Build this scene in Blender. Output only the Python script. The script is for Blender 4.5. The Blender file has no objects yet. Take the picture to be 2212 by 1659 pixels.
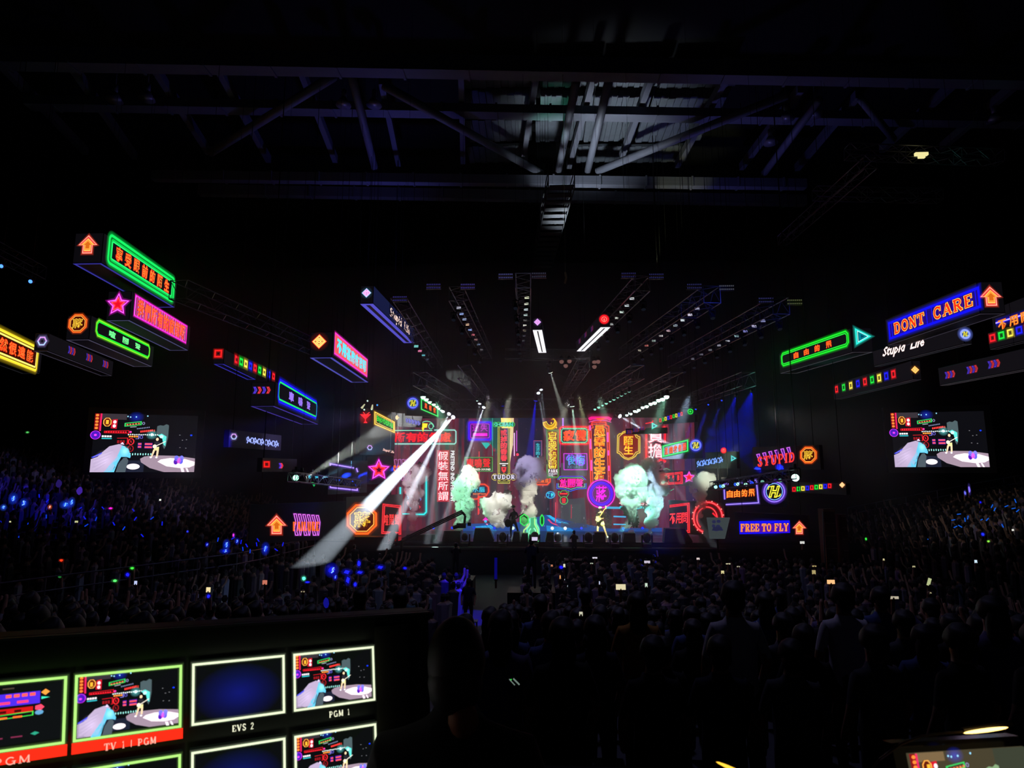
import bpy, bmesh, math, random
from math import pi, sin, cos, tan, radians, atan2, hypot
from mathutils import Vector, Matrix, noise, Euler
random.seed(7)
S = bpy.context.scene
COL = S.collection
V3 = Vector

# ------------------------------------------------------------------ camera
F = 1300.0; CX = 1106.0; CY = 829.5
cam_d = bpy.data.cameras.new('camera'); cam = bpy.data.objects.new('camera', cam_d); COL.objects.link(cam)
cam_d.sensor_width = 36.0; cam_d.lens = F/2212*36.0; cam_d.clip_end = 300; cam_d.clip_start = 0.05
CAM = V3((0.0, 0.0, 5.7))
PITCH = math.atan2(183, 1300); YAW = math.atan2(59*cos(PITCH), 1300)
cam.location = CAM; cam.rotation_euler = (pi/2+PITCH, 0, YAW)
S.camera = cam
cam_d.dof.use_dof = True; cam_d.dof.focus_distance = 30.0; cam_d.dof.aperture_fstop = 5.6
RM = Euler(cam.rotation_euler, 'XYZ').to_matrix()

def ray(px, py):
    return RM @ V3(((px-CX)/F, -(py-CY)/F, -1.0))
def P(px, py, d):                      # point of the pixel's line of sight at distance d along the hall (world y)
    r = ray(px, py); return CAM + r*(d/r.y)
def Pz(px, py, z):
    r = ray(px, py); return CAM + r*((z-CAM.z)/r.z)
def proj(p):
    q = RM.transposed() @ (V3(p)-CAM)
    return (CX+F*q.x/-q.z, CY-F*q.y/-q.z, -q.z) if q.z < -0.01 else (-1e5, -1e5, -1)
def pm(d): return F/d                  # pixels per metre at distance d

# ------------------------------------------------------------------ world, exposure
w = bpy.data.worlds.new('hall'); S.world = w; w.use_nodes = True
w.node_tree.nodes['Background'].inputs[0].default_value = (0.35, 0.4, 0.7, 1)
w.node_tree.nodes['Background'].inputs[1].default_value = 0.006
S.view_settings.view_transform = 'Standard'
try: S.view_settings.look = 'None'
except Exception: pass
S.view_settings.exposure = 0.0; S.view_settings.gamma = 1.0; S.view_settings.use_curve_mapping = False
cy = S.cycles
cy.max_bounces = 5; cy.diffuse_bounces = 1; cy.glossy_bounces = 2; cy.volume_bounces = 3; cy.transmission_bounces = 2
cy.transparent_max_bounces = 24; cy.use_denoising = True; cy.sample_clamp_indirect = 2.0
cy.use_adaptive_sampling = False; cy.caustics_reflective = False; cy.caustics_refractive = False
cy.volume_step_rate = 4.0
HAZE = 0.016

def srgb(c):
    def f(v):
        v = v/255.0
        return v/12.92 if v <= 0.04045 else ((v+0.055)/1.055)**2.4
    return (f(c[0]), f(c[1]), f(c[2]), 1.0)

# ------------------------------------------------------------------ materials
MATS = {}
def mat(name, rgb=(30, 30, 32), rough=0.6, metal=0.0, bump=0.0):
    if name in MATS: return MATS[name]
    m = bpy.data.materials.new(name); m.use_nodes = True; nt = m.node_tree; b = nt.nodes['Principled BSDF']
    c = srgb(rgb)
    tex = nt.nodes.new('ShaderNodeTexNoise'); tex.inputs['Scale'].default_value = 7.0
    ramp = nt.nodes.new('ShaderNodeMix'); ramp.data_type = 'RGBA'
    ramp.inputs[6].default_value = (c[0]*0.8, c[1]*0.8, c[2]*0.8, 1); ramp.inputs[7].default_value = (c[0]*1.2, c[1]*1.2, c[2]*1.2, 1)
    nt.links.new(tex.outputs[0], ramp.inputs[0]); nt.links.new(ramp.outputs[2], b.inputs['Base Color'])
    b.inputs['Roughness'].default_value = rough; b.inputs['Metallic'].default_value = metal
    if bump:
        bp = nt.nodes.new('ShaderNodeBump'); bp.inputs['Strength'].default_value = bump
        nt.links.new(tex.outputs[0], bp.inputs['Height']); nt.links.new(bp.outputs[0], b.inputs['Normal'])
    MATS[name] = m; return m
def emis(name, rgb, s=1.0, sample=False):
    if name in MATS: return MATS[name]
    m = bpy.data.materials.new(name); m.use_nodes = True; nt = m.node_tree; nt.nodes.clear()
    e = nt.nodes.new('ShaderNodeEmission'); o = nt.nodes.new('ShaderNodeOutputMaterial')
    e.inputs[0].default_value = srgb(rgb); e.inputs[1].default_value = s
    nt.links.new(e.outputs[0], o.inputs[0])
    m.cycles.emission_sampling = 'AUTO' if sample else 'NONE'
    MATS[name] = m; return m
def art_mats():
    if 'led_pixels' in MATS: return MATS['led_pixels'], MATS['led_halo']
    out = []
    for nm in ('led_pixels', 'led_halo'):
        m = bpy.data.materials.new(nm); m.use_nodes = True; nt = m.node_tree; nt.nodes.clear()
        a = nt.nodes.new('ShaderNodeAttribute'); a.attribute_name = 'Col'
        e = nt.nodes.new('ShaderNodeEmission'); e.inputs[1].default_value = 1.45
        o = nt.nodes.new('ShaderNodeOutputMaterial')
        nt.links.new(a.outputs['Color'], e.inputs[0])
        if nm == 'led_halo':
            t = nt.nodes.new('ShaderNodeBsdfTransparent'); ad = nt.nodes.new('ShaderNodeAddShader')
            nt.links.new(e.outputs[0], ad.inputs[0]); nt.links.new(t.outputs[0], ad.inputs[1]); nt.links.new(ad.outputs[0], o.inputs[0])
        else: nt.links.new(e.outputs[0], o.inputs[0])
        m.cycles.emission_sampling = 'NONE'
        MATS[nm] = m; out.append(m)
    return out
BLACK = mat('black_metal', (26, 26, 28), 0.5, 0.4)
HOUSE = mat('led_cabinet_black', (48, 46, 50), 0.6)
ALU = mat('truss_aluminium', (120, 122, 130), 0.4, 0.7)
DARKCLOTH = mat('black_cloth', (16, 16, 18), 0.9)
STEEL = mat('roof_steel', (110, 112, 125), 0.6, 0.1)

# ------------------------------------------------------------------ objects
def tag(o, label=None, cat=None, group=None, kind=None):
    if label: o['label'] = label
    if cat: o['category'] = cat
    if group: o['group'] = group
    if kind: o['kind'] = kind
    return o
def link(name, me, parent=None, m=None):
    o = bpy.data.objects.new(name, me); COL.objects.link(o)
    if m is not None:
        me.materials.clear(); me.materials.append(m)
    if parent is not None: o.parent = parent
    return o
def thing(name, label, cat, loc=(0, 0, 0), group=None, rz=0):
    o = bpy.data.objects.new(name, None); COL.objects.link(o); o.location = loc; o.rotation_euler = (0, 0, rz)
    return tag(o, label, cat, group)
def wloc(o):
    v = V3()
    while o is not None: v = v+o.location; o = o.parent
    return v
class MB:
    def __init__(s): s.v = []; s.f = []
    def quad(s, a, b, c, d):
        n = len(s.v); s.v += [V3(a), V3(b), V3(c), V3(d)]; s.f.append((n, n+1, n+2, n+3))
    def box8(s, c):                    # 8 corners: 4 bottom ring, 4 top ring
        n = len(s.v); s.v += [V3(p) for p in c]
        for q in ((3, 2, 1, 0), (4, 5, 6, 7), (0, 1, 5, 4), (1, 2, 6, 5), (2, 3, 7, 6), (3, 0, 4, 7)): s.f.append(tuple(n+i for i in q))
    def box(s, x0, y0, z0, x1, y1, z1):
        s.box8([(x0, y0, z0), (x1, y0, z0), (x1, y1, z0), (x0, y1, z0), (x0, y0, z1), (x1, y0, z1), (x1, y1, z1), (x0, y1, z1)])
    def cbox(s, c, sx, sy, sz, M=None):
        q = [V3((a*sx/2, b*sy/2, d*sz/2)) for d in (-1, 1) for a, b in ((-1, -1), (1, -1), (1, 1), (-1, 1))]
        s.box8([V3(c)+(M @ p if M else p) for p in q])
    def tube(s, a, b, r, n=6, r2=None, cap=True):
        a = V3(a); b = V3(b); d = (b-a)
        if d.length < 1e-6: return
        d.normalize(); u = d.orthogonal().normalized(); w_ = d.cross(u); r2 = r if r2 is None else r2
        k = len(s.v)
        for p, rr in ((a, r), (b, r2)):
            for i in range(n):
                t = 2*pi*i/n; s.v.append(p+u*(rr*cos(t))+w_*(rr*sin(t)))
        for i in range(n): j = (i+1) % n; s.f.append((k+i, k+j, k+n+j, k+n+i))
        if cap: s.f.append(tuple(k+i for i in reversed(range(n)))); s.f.append(tuple(k+n+i for i in range(n)))
    def path(s, pts, r, n=6):
        for a, b in zip(pts, pts[1:]): s.tube(a, b, r, n)
    def ball(s, c, rx, ry=None, rz=None, nu=10, nv=6, M=None):
        ry = rx if ry is None else ry; rz = rx if rz is None else rz; k = len(s.v); c = V3(c)
        def pt(x, y, z):
            p = V3((x*rx, y*ry, z*rz)); return c+(M @ p if M else p)
        s.v.append(pt(0, 0, -1))
        for j in range(1, nv):
            t = -pi/2+pi*j/nv
            for i in range(nu): s.v.append(pt(cos(t)*cos(2*pi*i/nu), cos(t)*sin(2*pi*i/nu), sin(t)))
        s.v.append(pt(0, 0, 1)); e = len(s.v)-1
        for i in range(nu): s.f.append((k, k+1+(i+1) % nu, k+1+i))
        for j in range(nv-2):
            for i in range(nu):
                a = k+1+j*nu+i; b = k+1+j*nu+(i+1) % nu; s.f.append((a, b, b+nu, a+nu))
        for i in range(nu): s.f.append((e, e-nu+i, e-nu+(i+1) % nu))
    def disc(s, c, nrm, r, n=12):
        nrm = V3(nrm).normalized(); u = nrm.orthogonal().normalized(); w_ = nrm.cross(u); k = len(s.v)
        for i in range(n): s.v.append(V3(c)+u*(r*cos(2*pi*i/n))+w_*(r*sin(2*pi*i/n)))
        s.f.append(tuple(k+i for i in range(n)))
    def prism(s, pts, off):            # closed 3D polygon extruded by vector off
        n = len(pts); k = len(s.v); off = V3(off)
        s.v += [V3(p) for p in pts]+[V3(p)+off for p in pts]
        s.f.append(tuple(range(k, k+n))); s.f.append(tuple(reversed(range(k+n, k+2*n))))
        for i in range(n): j = (i+1) % n; s.f.append((k+j, k+i, k+n+i, k+n+j))
    def mesh(s, name, origin=None):
        me = bpy.data.meshes.new(name); o = V3(origin) if origin is not None else V3()
        me.from_pydata([p-o for p in s.v], [], s.f); me.update(); return me
    def build(s, name, m, parent=None, smooth=False):
        off = wloc(parent)
        me = s.mesh(name, off)
        if smooth:
            for p in me.polygons: p.use_smooth = True
        return link(name, me, parent, m)

# ------------------------------------------------------------------ 2D artwork for LED faces
class Face:
    def __init__(s, O, U, V): s.O = V3(O); s.U = V3(U).normalized(); s.V = V3(V).normalized(); s.N = s.U.cross(s.V).normalized()
    def pt(s, u, v, n=0.0): return s.O+s.U*u+s.V*v+s.N*n
    def uv(s, px, py):
        r = ray(px, py); t = (s.O-CAM).dot(s.N)/r.dot(s.N); q = CAM+r*t-s.O; return (q.dot(s.U), q.dot(s.V))
GL = {}
def glyph(t, off=0.0, shear=0.0, res=1):
    key = (t, off, shear, res)
    if key in GL: return GL[key]
    c = bpy.data.curves.new('t', 'FONT'); c.body = t; c.offset = off; c.resolution_u = res; c.shear = shear
    o = bpy.data.objects.new('t', c); COL.objects.link(o)
    dg = bpy.context.evaluated_depsgraph_get()
    me = bpy.data.meshes.new_from_object(o.evaluated_get(dg))
    r = ([(v.co.x, v.co.y) for v in me.vertices], [tuple(p.vertices) for p in me.polygons])
    bpy.data.objects.remove(o); bpy.data.curves.remove(c); bpy.data.meshes.remove(me)
    GL[key] = r; return r
def bbox(vs):
    xs = [p[0] for p in vs]; ys = [p[1] for p in vs]; return min(xs), min(ys), max(xs), max(ys)
class Art:
    def __init__(s, tf=None): s.v = []; s.c = []; s.f = []; s.m = []; s.tf = tf; s.lay = 0
    def _add(s, pts, cols, faces, mi, lay):
        n = len(s.v)
        for p, c in zip(pts, cols):
            q = s.tf(p[0], p[1]) if s.tf else p
            s.v.append((q[0], q[1], 0.02+0.004*lay)); s.c.append(c)
        for f in faces: s.f.append(tuple(n+i for i in f)); s.m.append(mi)
    def poly(s, pts, col, lay=1):
        s._add(pts, [srgb(col)]*len(pts), [tuple(range(len(pts)))], 0, lay)
    def rect(s, x0, y0, x1, y1, col, lay=1): s.poly([(x0, y0), (x1, y0), (x1, y1), (x0, y1)], col, lay)
    def ell(s, cx, cy_, rx, ry, col, lay=1, n=20): s.poly([(cx+rx*cos(2*pi*i/n), cy_+ry*sin(2*pi*i/n)) for i in range(n)], col, lay)
    def _off(s, pts, closed):
        n = len(pts); out = []
        for i in range(n):
            p = pts[i]
            a = pts[i-1] if (i > 0 or closed) else None; b = pts[(i+1) % n] if (i < n-1 or closed) else None
            def nrm(q, r):
                dx, dy = r[0]-q[0], r[1]-q[1]; L = hypot(dx, dy) or 1e-9; return (-dy/L, dx/L)
            if a is None: nx, ny = nrm(p, b)
            elif b is None: nx, ny = nrm(a, p)
            else:
                n1 = nrm(a, p); n2 = nrm(p, b); mx, my = n1[0]+n2[0], n1[1]+n2[1]; L = mx*mx+my*my
                k = 2.0/max(L, 1.15); nx, ny = (mx*k, my*k) if L > .02 else n1
            out.append((nx, ny))
        return out
    def line(s, pts, w_, col, closed=False, lay=2, glow=0, gw=4.0, core=None):
        pts = list(pts); n = len(pts); o = s._off(pts, closed); m = n if closed else n-1
        def strip(offs, cols, mi, ly):
            vs = []; cs = []
            for k, c in zip(offs, cols):
                for p, q in zip(pts, o): vs.append((p[0]+q[0]*k, p[1]+q[1]*k)); cs.append(c)
            fs = []
            for r in range(len(offs)-1):
                for i in range(m): j = (i+1) % n; fs.append((r*n+i, r*n+j, (r+1)*n+j, (r+1)*n+i))
            s._add(vs, cs, fs, mi, ly)
        c = srgb(col); h = w_/2
        strip([-h, h], [c, c], 0, lay)
        if core: strip([-h*0.35, h*0.35], [srgb(core)]*2, 0, lay+1)
        if glow:
            z = (0, 0, 0, 1); g = tuple(x*glow for x in c[:3])+(1,); g2 = tuple(x*glow*0.3 for x in c[:3])+(1,); W = h*gw
            strip([-W, -W*0.5, 0, W*0.5, W], [z, g2, g, g2, z], 1, lay-1)
    def halo(s, cx, cy_, rx, ry, col, k=0.4, lay=0, n=20):
        c = srgb(col); vs = [(cx, cy_)]; cs = [tuple(x*k for x in c[:3])+(1,)]
        for i in range(n): vs.append((cx+rx*0.55*cos(2*pi*i/n), cy_+ry*0.55*sin(2*pi*i/n))); cs.append(tuple(x*k*0.35 for x in c[:3])+(1,))
        for i in range(n): vs.append((cx+rx*cos(2*pi*i/n), cy_+ry*sin(2*pi*i/n))); cs.append((0, 0, 0, 1))
        fs = [(0, 1+i, 1+(i+1) % n) for i in range(n)]+[(1+i, 1+n+i, 1+n+(i+1) % n, 1+(i+1) % n) for i in range(n)]
        s._add(vs, cs, fs, 1, lay)
    def glyphs(s, t, x0, y0, x1, y1, col, off=0.0, lay=3, shear=0.0, base=None):
        if not t.strip(): return
        vs, fs = glyph(t, off, shear)
        bx = bbox(glyph(t, base if base is not None else 0.0, shear)[0])
        W = bx[2]-bx[0] or 1; H = bx[3]-bx[1] or 1
        s._add([(x0+(p[0]-bx[0])/W*(x1-x0), y0+(p[1]-bx[1])/H*(y1-y0)) for p in vs], [srgb(col)]*len(vs), fs, 0, lay)
    def row(s, t, x0, y0, x1, y1, col, edge=None, vert=False, fill=0.82, bold=0.02, e=0.05, lay=3):
        n = len(t)
        for i, ch in enumerate(t):
            if vert: a, b = y1+(y0-y1)*(i+1)/n, y1+(y0-y1)*i/n; g = (b-a)*(1-fill)/2; r = (x0, a+g, x1, b-g)
            else: a, b = x0+(x1-x0)*i/n, x0+(x1-x0)*(i+1)/n; g = (b-a)*(1-fill)/2; r = (a+g, y0, b-g, y1)
            if edge: s.glyphs(ch, *r, edge, off=e, lay=lay)
            s.glyphs(ch, *r, col, off=bold if edge is None else 0.0, lay=lay+1)
    def latin(s, t, x0, y0, x1, y1, col, edge=None, lay=3, wt=0.2, sl=0.0, ew=0.09):
        ws = [SERIF[c][0] if c in SERIF else 0.5 for c in t]; tot = sum(ws)+0.22*(len(t)-1); x = 0
        for c, wd in zip(t, ws):
            if c in SERIF:
                for pts, k in SERIF[c][1]:
                    q = [((x+p[0]*wd)/tot, p[1]) for p in pts]
                    ww = abs(y1-y0)*wt*k
                    Q = [(x0+(x1-x0)*p[0]+sl*(p[1])*abs(y1-y0), y0+(y1-y0)*p[1]) for p in q]
                    if edge: s.line(s._ext(Q, abs(y1-y0)*ew*0.6), ww+abs(y1-y0)*ew, edge, lay=lay)
                    s.line(Q, ww*(0.85 if edge else 1), col, lay=lay+1)
            x += wd+0.22
    def _ext(s, Q, e):
        Q = list(Q)
        for a, b, i in ((0, 1, 0), (-1, -2, -1)):
            dx, dy = Q[a][0]-Q[b][0], Q[a][1]-Q[b][1]; L = hypot(dx, dy) or 1; Q[i] = (Q[a][0]+dx/L*e, Q[a][1]+dy/L*e)
        return Q
    def build(s, name, face, parent=None, label=None):
        if not s.v: return None
        off = wloc(parent)
        me = bpy.data.meshes.new(name)
        me.from_pydata([face.pt(*p)-off for p in s.v], [], s.f)
        a = me.color_attributes.new('Col', 'FLOAT_COLOR', 'POINT')
        a.data.foreach_set('color', [x for c in s.c for x in c])
        o = link(name, me, parent); m0, m1 = art_mats(); me.materials.append(m0)
        if any(s.m): me.materials.append(m1); me.polygons.foreach_set('material_index', s.m)
        me.update()
        if label: o['label'] = label
        return o
def arc(cx, cy_, rx, ry, a0, a1, n=8): return [(cx+rx*cos(radians(a0+(a1-a0)*i/n)), cy_+ry*sin(radians(a0+(a1-a0)*i/n))) for i in range(n+1)]
ST = 1.0; TH = 0.45
def _sf(x, y, w_=0.3): return ([(x-w_/2, y), (x+w_/2, y)], TH)
SERIF = {
 'D': (0.75, [([(.2, 0), (.2, 1)], ST), ([(0, .04), (.5, .04)]+arc(.5, .5, .38, .46, -90, 90)[1:]+[(0, .96)], .7)]),
 'O': (0.8, [(arc(.5, .5, .42, .47, 0, 360, 14), .75)]),
 'N': (0.8, [([(.15, 0), (.15, 1)], .6), ([(.12, 1), (.85, 0)], ST), ([(.85, 0), (.85, 1)], .6), _sf(.15, .02), _sf(.1, .98), _sf(.87, .98)]),
 'T': (0.75, [([(.5, 0), (.5, 1)], ST), ([(.0, .72), (.03, .96), (.97, .96), (1, .72)], TH), _sf(.5, .03, .5)]),
 'C': (0.72, [(arc(.55, .5, .45, .47, 45, 315, 12), .75), ([(.92, .62), (.92, 1)], TH)]),
 'A': (0.8, [([(.1, 0), (.5, 1)], .5), ([(.5, 1), (.88, 0)], ST), ([(.25, .3), (.75, .3)], TH), _sf(.1, .03), _sf(.88, .03)]),
 'R': (0.8, [([(.2, 0), (.2, 1)], ST), ([(0, .96), (.5, .96)]+arc(.5, .73, .3, .23, 90, -90)[1:]+[(.2, .5)], .6), ([(.45, .5), (.85, 0)], .9), _sf(.2, .03, .4), _sf(.9, .03, .2)]),
 'E': (0.68, [([(.2, 0), (.2, 1)], ST), ([(0, .96), (.9, .96), (.9, .7)], TH), ([(.2, .5), (.65, .5)], TH), ([(0, .04), (.92, .04), (.95, .32)], TH)]),
 'F': (0.68, [([(.2, 0), (.2, 1)], ST), ([(0, .96), (.9, .96), (.9, .7)], TH), ([(.2, .5), (.65, .5)], TH), _sf(.2, .03, .45)]),
 'L': (0.65, [([(.25, 0), (.25, 1)], ST), ([(0, .04), (.92, .04), (.95, .32)], TH), _sf(.25, .97, .45)]),
 'Y': (0.75, [([(.5, 0), (.5, .5)], ST), ([(.5, .45), (.12, 1)], .9), ([(.5, .45), (.88, 1)], .5), _sf(.5, .03, .4), _sf(.1, .97), _sf(.9, .97)]),
 'U': (0.78, [([(.2, 1), (.2, .3)]+arc(.5, .3, .3, .27, 180, 360, 6)[1:]+[(.8, 1)], .8), _sf(.2, .97, .35), _sf(.8, .97, .3)]),
 'P': (0.72, [([(.22, 0), (.22, 1)], ST), ([(0, .96), (.5, .96)]+arc(.5, .7, .33, .26, 90, -90)[1:]+[(.2, .44)], .6), _sf(.22, .03, .45)]),
 'I': (0.35, [([(.5, 0), (.5, 1)], ST), _sf(.5, .03, .9), _sf(.5, .97, .9)]),
 'S': (0.62, [([(.88, .78), (.75, .95), (.35, .97), (.12, .75), (.3, .55), (.7, .45), (.9, .25), (.68, .03), (.25, .05), (.1, .25)], .75)]),
 'G': (0.78, [(arc(.5, .5, .42, .47, 45, 350, 12), .75), ([(.9, .0), (.9, .45)], .8), _sf(.85, .45, .4)]),
 'M': (0.95, [([(.15, 0), (.15, 1)], .6), ([(.15, 1), (.5, .1)], ST), ([(.5, .1), (.85, 1)], .5), ([(.85, 0), (.85, 1)], ST), _sf(.15, .03, .28), _sf(.85, .03, .28)]),
 'V': (0.78, [([(.1, 1), (.5, 0)], ST), ([(.5, 0), (.9, 1)], .5), _sf(.1, .97), _sf(.9, .97)]),
 '1': (0.4, [([(.55, 0), (.55, 1), (.25, .8)], .7), _sf(.55, .03, .8)]),
 '2': (0.55, [([(.12, .75), (.3, .96), (.7, .96), (.88, .7), (.1, .04), (.92, .04)], .6)]),
 'K': (0.8, [([(.2, 0), (.2, 1)], ST), ([(.8, 1), (.25, .42)], .5), ([(.4, .55), (.85, 0)], .9), _sf(.2, .03, .4), _sf(.2, .97, .4), _sf(.85, .03), _sf(.8, .97)]),
 '|': (0.2, [([(.5, 0), (.5, 1)], .5)]),
 'H': (0.8, [([(.2, 0), (.2, 1)], ST), ([(.8, 0), (.8, 1)], ST), ([(.2, .5), (.8, .5)], TH), _sf(.2, .03, .35), _sf(.8, .03, .35), _sf(.2, .97, .35), _sf(.8, .97, .35)]),
}
def rr(x0, y0, x1, y1, r, n=4):
    sx = 1 if x1 > x0 else -1; sy = 1 if y1 > y0 else -1; out = []
    for cx_, cy_, a in ((x0+sx*r, y0+sy*r, 180), (x1-sx*r, y0+sy*r, 270), (x1-sx*r, y1-sy*r, 0), (x0+sx*r, y1-sy*r, 90)):
        for i in range(n+1): t = radians(a+90*i/n); out.append((cx_+sx*r*cos(t), cy_+sy*r*sin(t)))
    return out
def cham(x0, y0, x1, y1, r): return rr(x0, y0, x1, y1, r, 1)
def ngon(cx_, cy_, r, n, a0=0, ky=1): return [(cx_+r*cos(radians(a0)+2*pi*i/n), cy_+ky*r*sin(radians(a0)+2*pi*i/n)) for i in range(n)]
RED = (255, 30, 30); GRN = (20, 225, 60); YEL = (255, 222, 60); BLU = (20, 20, 255); ORG = (255, 95, 35); PNK = (255, 50, 190); LAV = (190, 165, 255); CYN = (40, 225, 230)

# icons: drawn round (x, y) at half size h; ky = -1 when y runs down
def i_arrow(a, x, y, h, ky=1):
    sh = [(0, 1), (1, -.02), (.5, -.02), (.5, -.95), (-.5, -.95), (-.5, -.02), (-1, -.02)]
    T = lambda k, dy=0: [(x+p[0]*h*k, y+ky*(p[1]*h*k+dy*h)) for p in sh]
    a.poly(T(1), (255, 70, 60), 1); a.line(T(1), h*.1, (255, 80, 60), True, 2, .4, 5); a.line(T(.96), h*.05, (255, 190, 170), True, 3)
    a.poly(T(.72, -.03), (255, 190, 90), 4); a.poly(T(.62, -.03), (255, 140, 50), 5); a.poly(T(.4, -.04), (190, 90, 20), 6)
def i_star(a, x, y, h, ky=1, core=(200, 10, 30)):
    T = lambda k: [(x+h*k*(1 if i % 2 == 0 else .47)*sin(pi*i/5), y+ky*h*k*(1 if i % 2 == 0 else .47)*cos(pi*i/5)) for i in range(10)]
    a.line(T(1), h*.14, (255, 40, 235), True, 2, .35, 4, (255, 130, 240)); a.poly(T(.82), (150, 0, 90), 3); a.line(T(.66), h*.09, (255, 90, 90), True, 4); a.poly(T(.6), (255, 20, 40), 5); a.poly(T(.33), core, 6)
def i_oct(a, x, y, h, ky=1, ch='蔣'):
    a.poly(ngon(x, y, h, 8, 22.5), (60, 12, 5), 1)
    a.line(ngon(x, y, h, 8, 22.5), h*.13, (255, 95, 30), True, 2, .3, 4); a.line(ngon(x, y, h*.84, 8, 22.5), h*.07, (255, 165, 70), True, 3)
    a.glyphs(ch, x-h*.5, y-ky*h*.48, x+h*.5, y+ky*h*.48, (235, 190, 55), off=.035, lay=5); a.glyphs(ch, x-h*.5, y-ky*h*.48, x+h*.5, y+ky*h*.48, (120, 60, 10), lay=6, off=-.008)
def i_hex(a, x, y, h, ky=1):
    P_ = ngon(x, y, h, 6, 0); a.line(P_, h*.3, (170, 150, 225), True, 2, .3, 5); a.line(P_[:4], h*.15, (150, 215, 245) if ky < 0 else (225, 130, 210), False, 3); a.line(P_[3:]+P_[:1], h*.15, (225, 130, 210) if ky < 0 else (150, 215, 245), False, 3)
def i_chev(a, x, y, h, ky=1, n=4, dim=1.0, sp=.75):
    for k in range(n):
        c = (90, 60, 235) if k % 2 == 0 else (250, 60, 70); c = tuple(int(v*dim) for v in c); cx_ = x+(k-(n-1)/2)*h*sp
        a.line([(cx_-.35*h, y-h*.8), (cx_+.05*h, y-h*.8), (cx_+.45*h, y), (cx_+.05*h, y+h*.8), (cx_-.35*h, y+h*.8), (cx_+.05*h, y)], h*.13, c, True, 2, .35, 5)
def i_sq(a, x, y, h, col=RED, hx=None):
    hx = hx or h; a.line([(x-hx, y-h), (x+hx, y-h), (x+hx, y+h), (x-hx, y+h)], h*.4, col, True, 2, .5, 4)
def i_dia(a, x, y, h, c1=(255, 70, 40), c2=(255, 205, 110), c3=(225, 120, 40)):
    D = lambda k: [(x+h*k, y), (x, y+h*k), (x-h*k, y), (x, y-h*k)]
    a.poly(D(1), c1, 1); a.poly(D(.88), c2, 2); a.line(D(.62), h*.05, c3, True, 3); a.line(D(.38), h*.05, c3, True, 3)
    a.halo(x, y, h*1.35, h*1.35, c1, .1)
    for dx, dy in ((0, 0), (0, .55), (0, -.3), (.4, 0), (-.5, 0)): a.rect(x+dx*h-h*.07, y+dy*h-h*.07, x+dx*h+h*.07, y+dy*h+h*.07, (150, 30, 40), 4)
def i_H(a, x, y, h, ky=1, ring=(60, 60, 255), thick=.2):
    a.line(ngon(x, y, h, 28), h*thick, ring, True, 2, .5, 5, (150, 150, 255)); a.line(ngon(x, y, h*.8, 24), h*.06, (120, 190, 255), True, 3)
    for off_, c, l in ((.075, (240, 228, 60), 4), (-.005, (60, 62, 14), 6)):
        a.glyphs('H', x-h*.45, y-ky*h*.48, x+h*.45, y+ky*h*.48, c, off=off_, lay=l, shear=.35)
    a.line([(x-h*.62, y+ky*h*.2), (x-h*.55, y+ky*h*.48), (x-h*.25, y+ky*h*.5)], h*.09, (240, 228, 60), lay=5); a.line([(x+h*.3, y-ky*h*.46), (x+h*.55, y-ky*h*.4), (x+h*.6, y-ky*h*.2)], h*.09, (240, 228, 60), lay=5)
def i_tri(a, x, y, h, c=(40, 225, 205)):
    T = lambda k: [(x-h*.8*k, y-h*k), (x-h*.8*k, y+h*k), (x+h*k, y)]
    a.line(T(1), h*.18, c, True, 2, .5, 5); a.line(T(.75), h*.08, (190, 250, 250), True, 3); a.poly(T(.6), (0, 110, 130), 3); a.poly(T(.25), (0, 60, 90), 4)
def i_round(a, x, y, h, c=(255, 25, 35)):
    a.ell(x, y, h*.9, h*.9, c, 1); a.line(ngon(x, y, h, 24), h*.15, c, True, 2, .6, 5); a.line(ngon(x, y, h*.6, 18), h*.1, (255, 150, 130), True, 3); a.rect(x-h*.15, y-h*.45, x+h*.15, y+h*.2, (255, 120, 110), 3)
def i_cock(a, x, y, h, ky=1):
    T = lambda pts: [(x+p[0]*h, y+ky*p[1]*h) for p in pts]
    a.poly(T([(-1, .6), (1, .6), (.1, -.25), (-.1, -.25)]), (250, 40, 50), 2); a.poly(T([(-.08, -.2), (.08, -.2), (.08, -.75), (-.08, -.75)]), (250, 40, 50), 2); a.poly(T([(-.35, -.98), (.35, -.98), (.2, -.72), (-.2, -.72)]), (250, 40, 50), 3)
    a.line(T([(-.4, .98), (0, .4), (.75, .95)]), h*.12, (255, 60, 60), False, 3); a.halo(x, y, h*1.3, h*1.3, RED, .3)
def squig(a, x0, y0, x1, y1, h, n, c=(150, 165, 255)):
    for k in range(n):
        f = (k+.5)/n; x = x0+(x1-x0)*f; y = y0+(y1-y0)*f; r = h*.5; g = (x1-x0)/n
        if k % 2 == 0: pts = [(x-g*.45, y-h*.45*YS), (x-g*.1, y-h*.1*YS)]+[(x+r*.5*cos(t*.9), y+h*.15*YS+r*.6*sin(t*.9)) for t in range(0, 6)]+[(x+g*.4, y-h*.3*YS)]
        else: pts = [(x+r*.45*cos(t*.8+2), y+r*.8*sin(t*.8+2)) for t in range(0, 8)]
        a.line(pts, h*.13, c, False, 2)
YS = 1
def each_square(mk, pts, hx, hy, face, parent):
    for i, q in enumerate(pts): a = mk(); squares(a, [q], hx, hy, [((250, 30, 40), (30, 215, 60), (250, 225, 80), (30, 30, 245))[i % 4]]); a.build('coloured_square', face, parent)
def squares(a, pts, hx, hy, cols=None):
    cols = cols or [(250, 30, 40), (30, 215, 60), (250, 225, 80), (30, 30, 245)]
    for i, (x, y) in enumerate(pts):
        a.line([(x-hx, y-hy), (x+hx, y-hy), (x+hx, y+hy), (x-hx, y+hy)], hx*.5, cols[i % len(cols)], True, 2, .45, 4)

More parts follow.
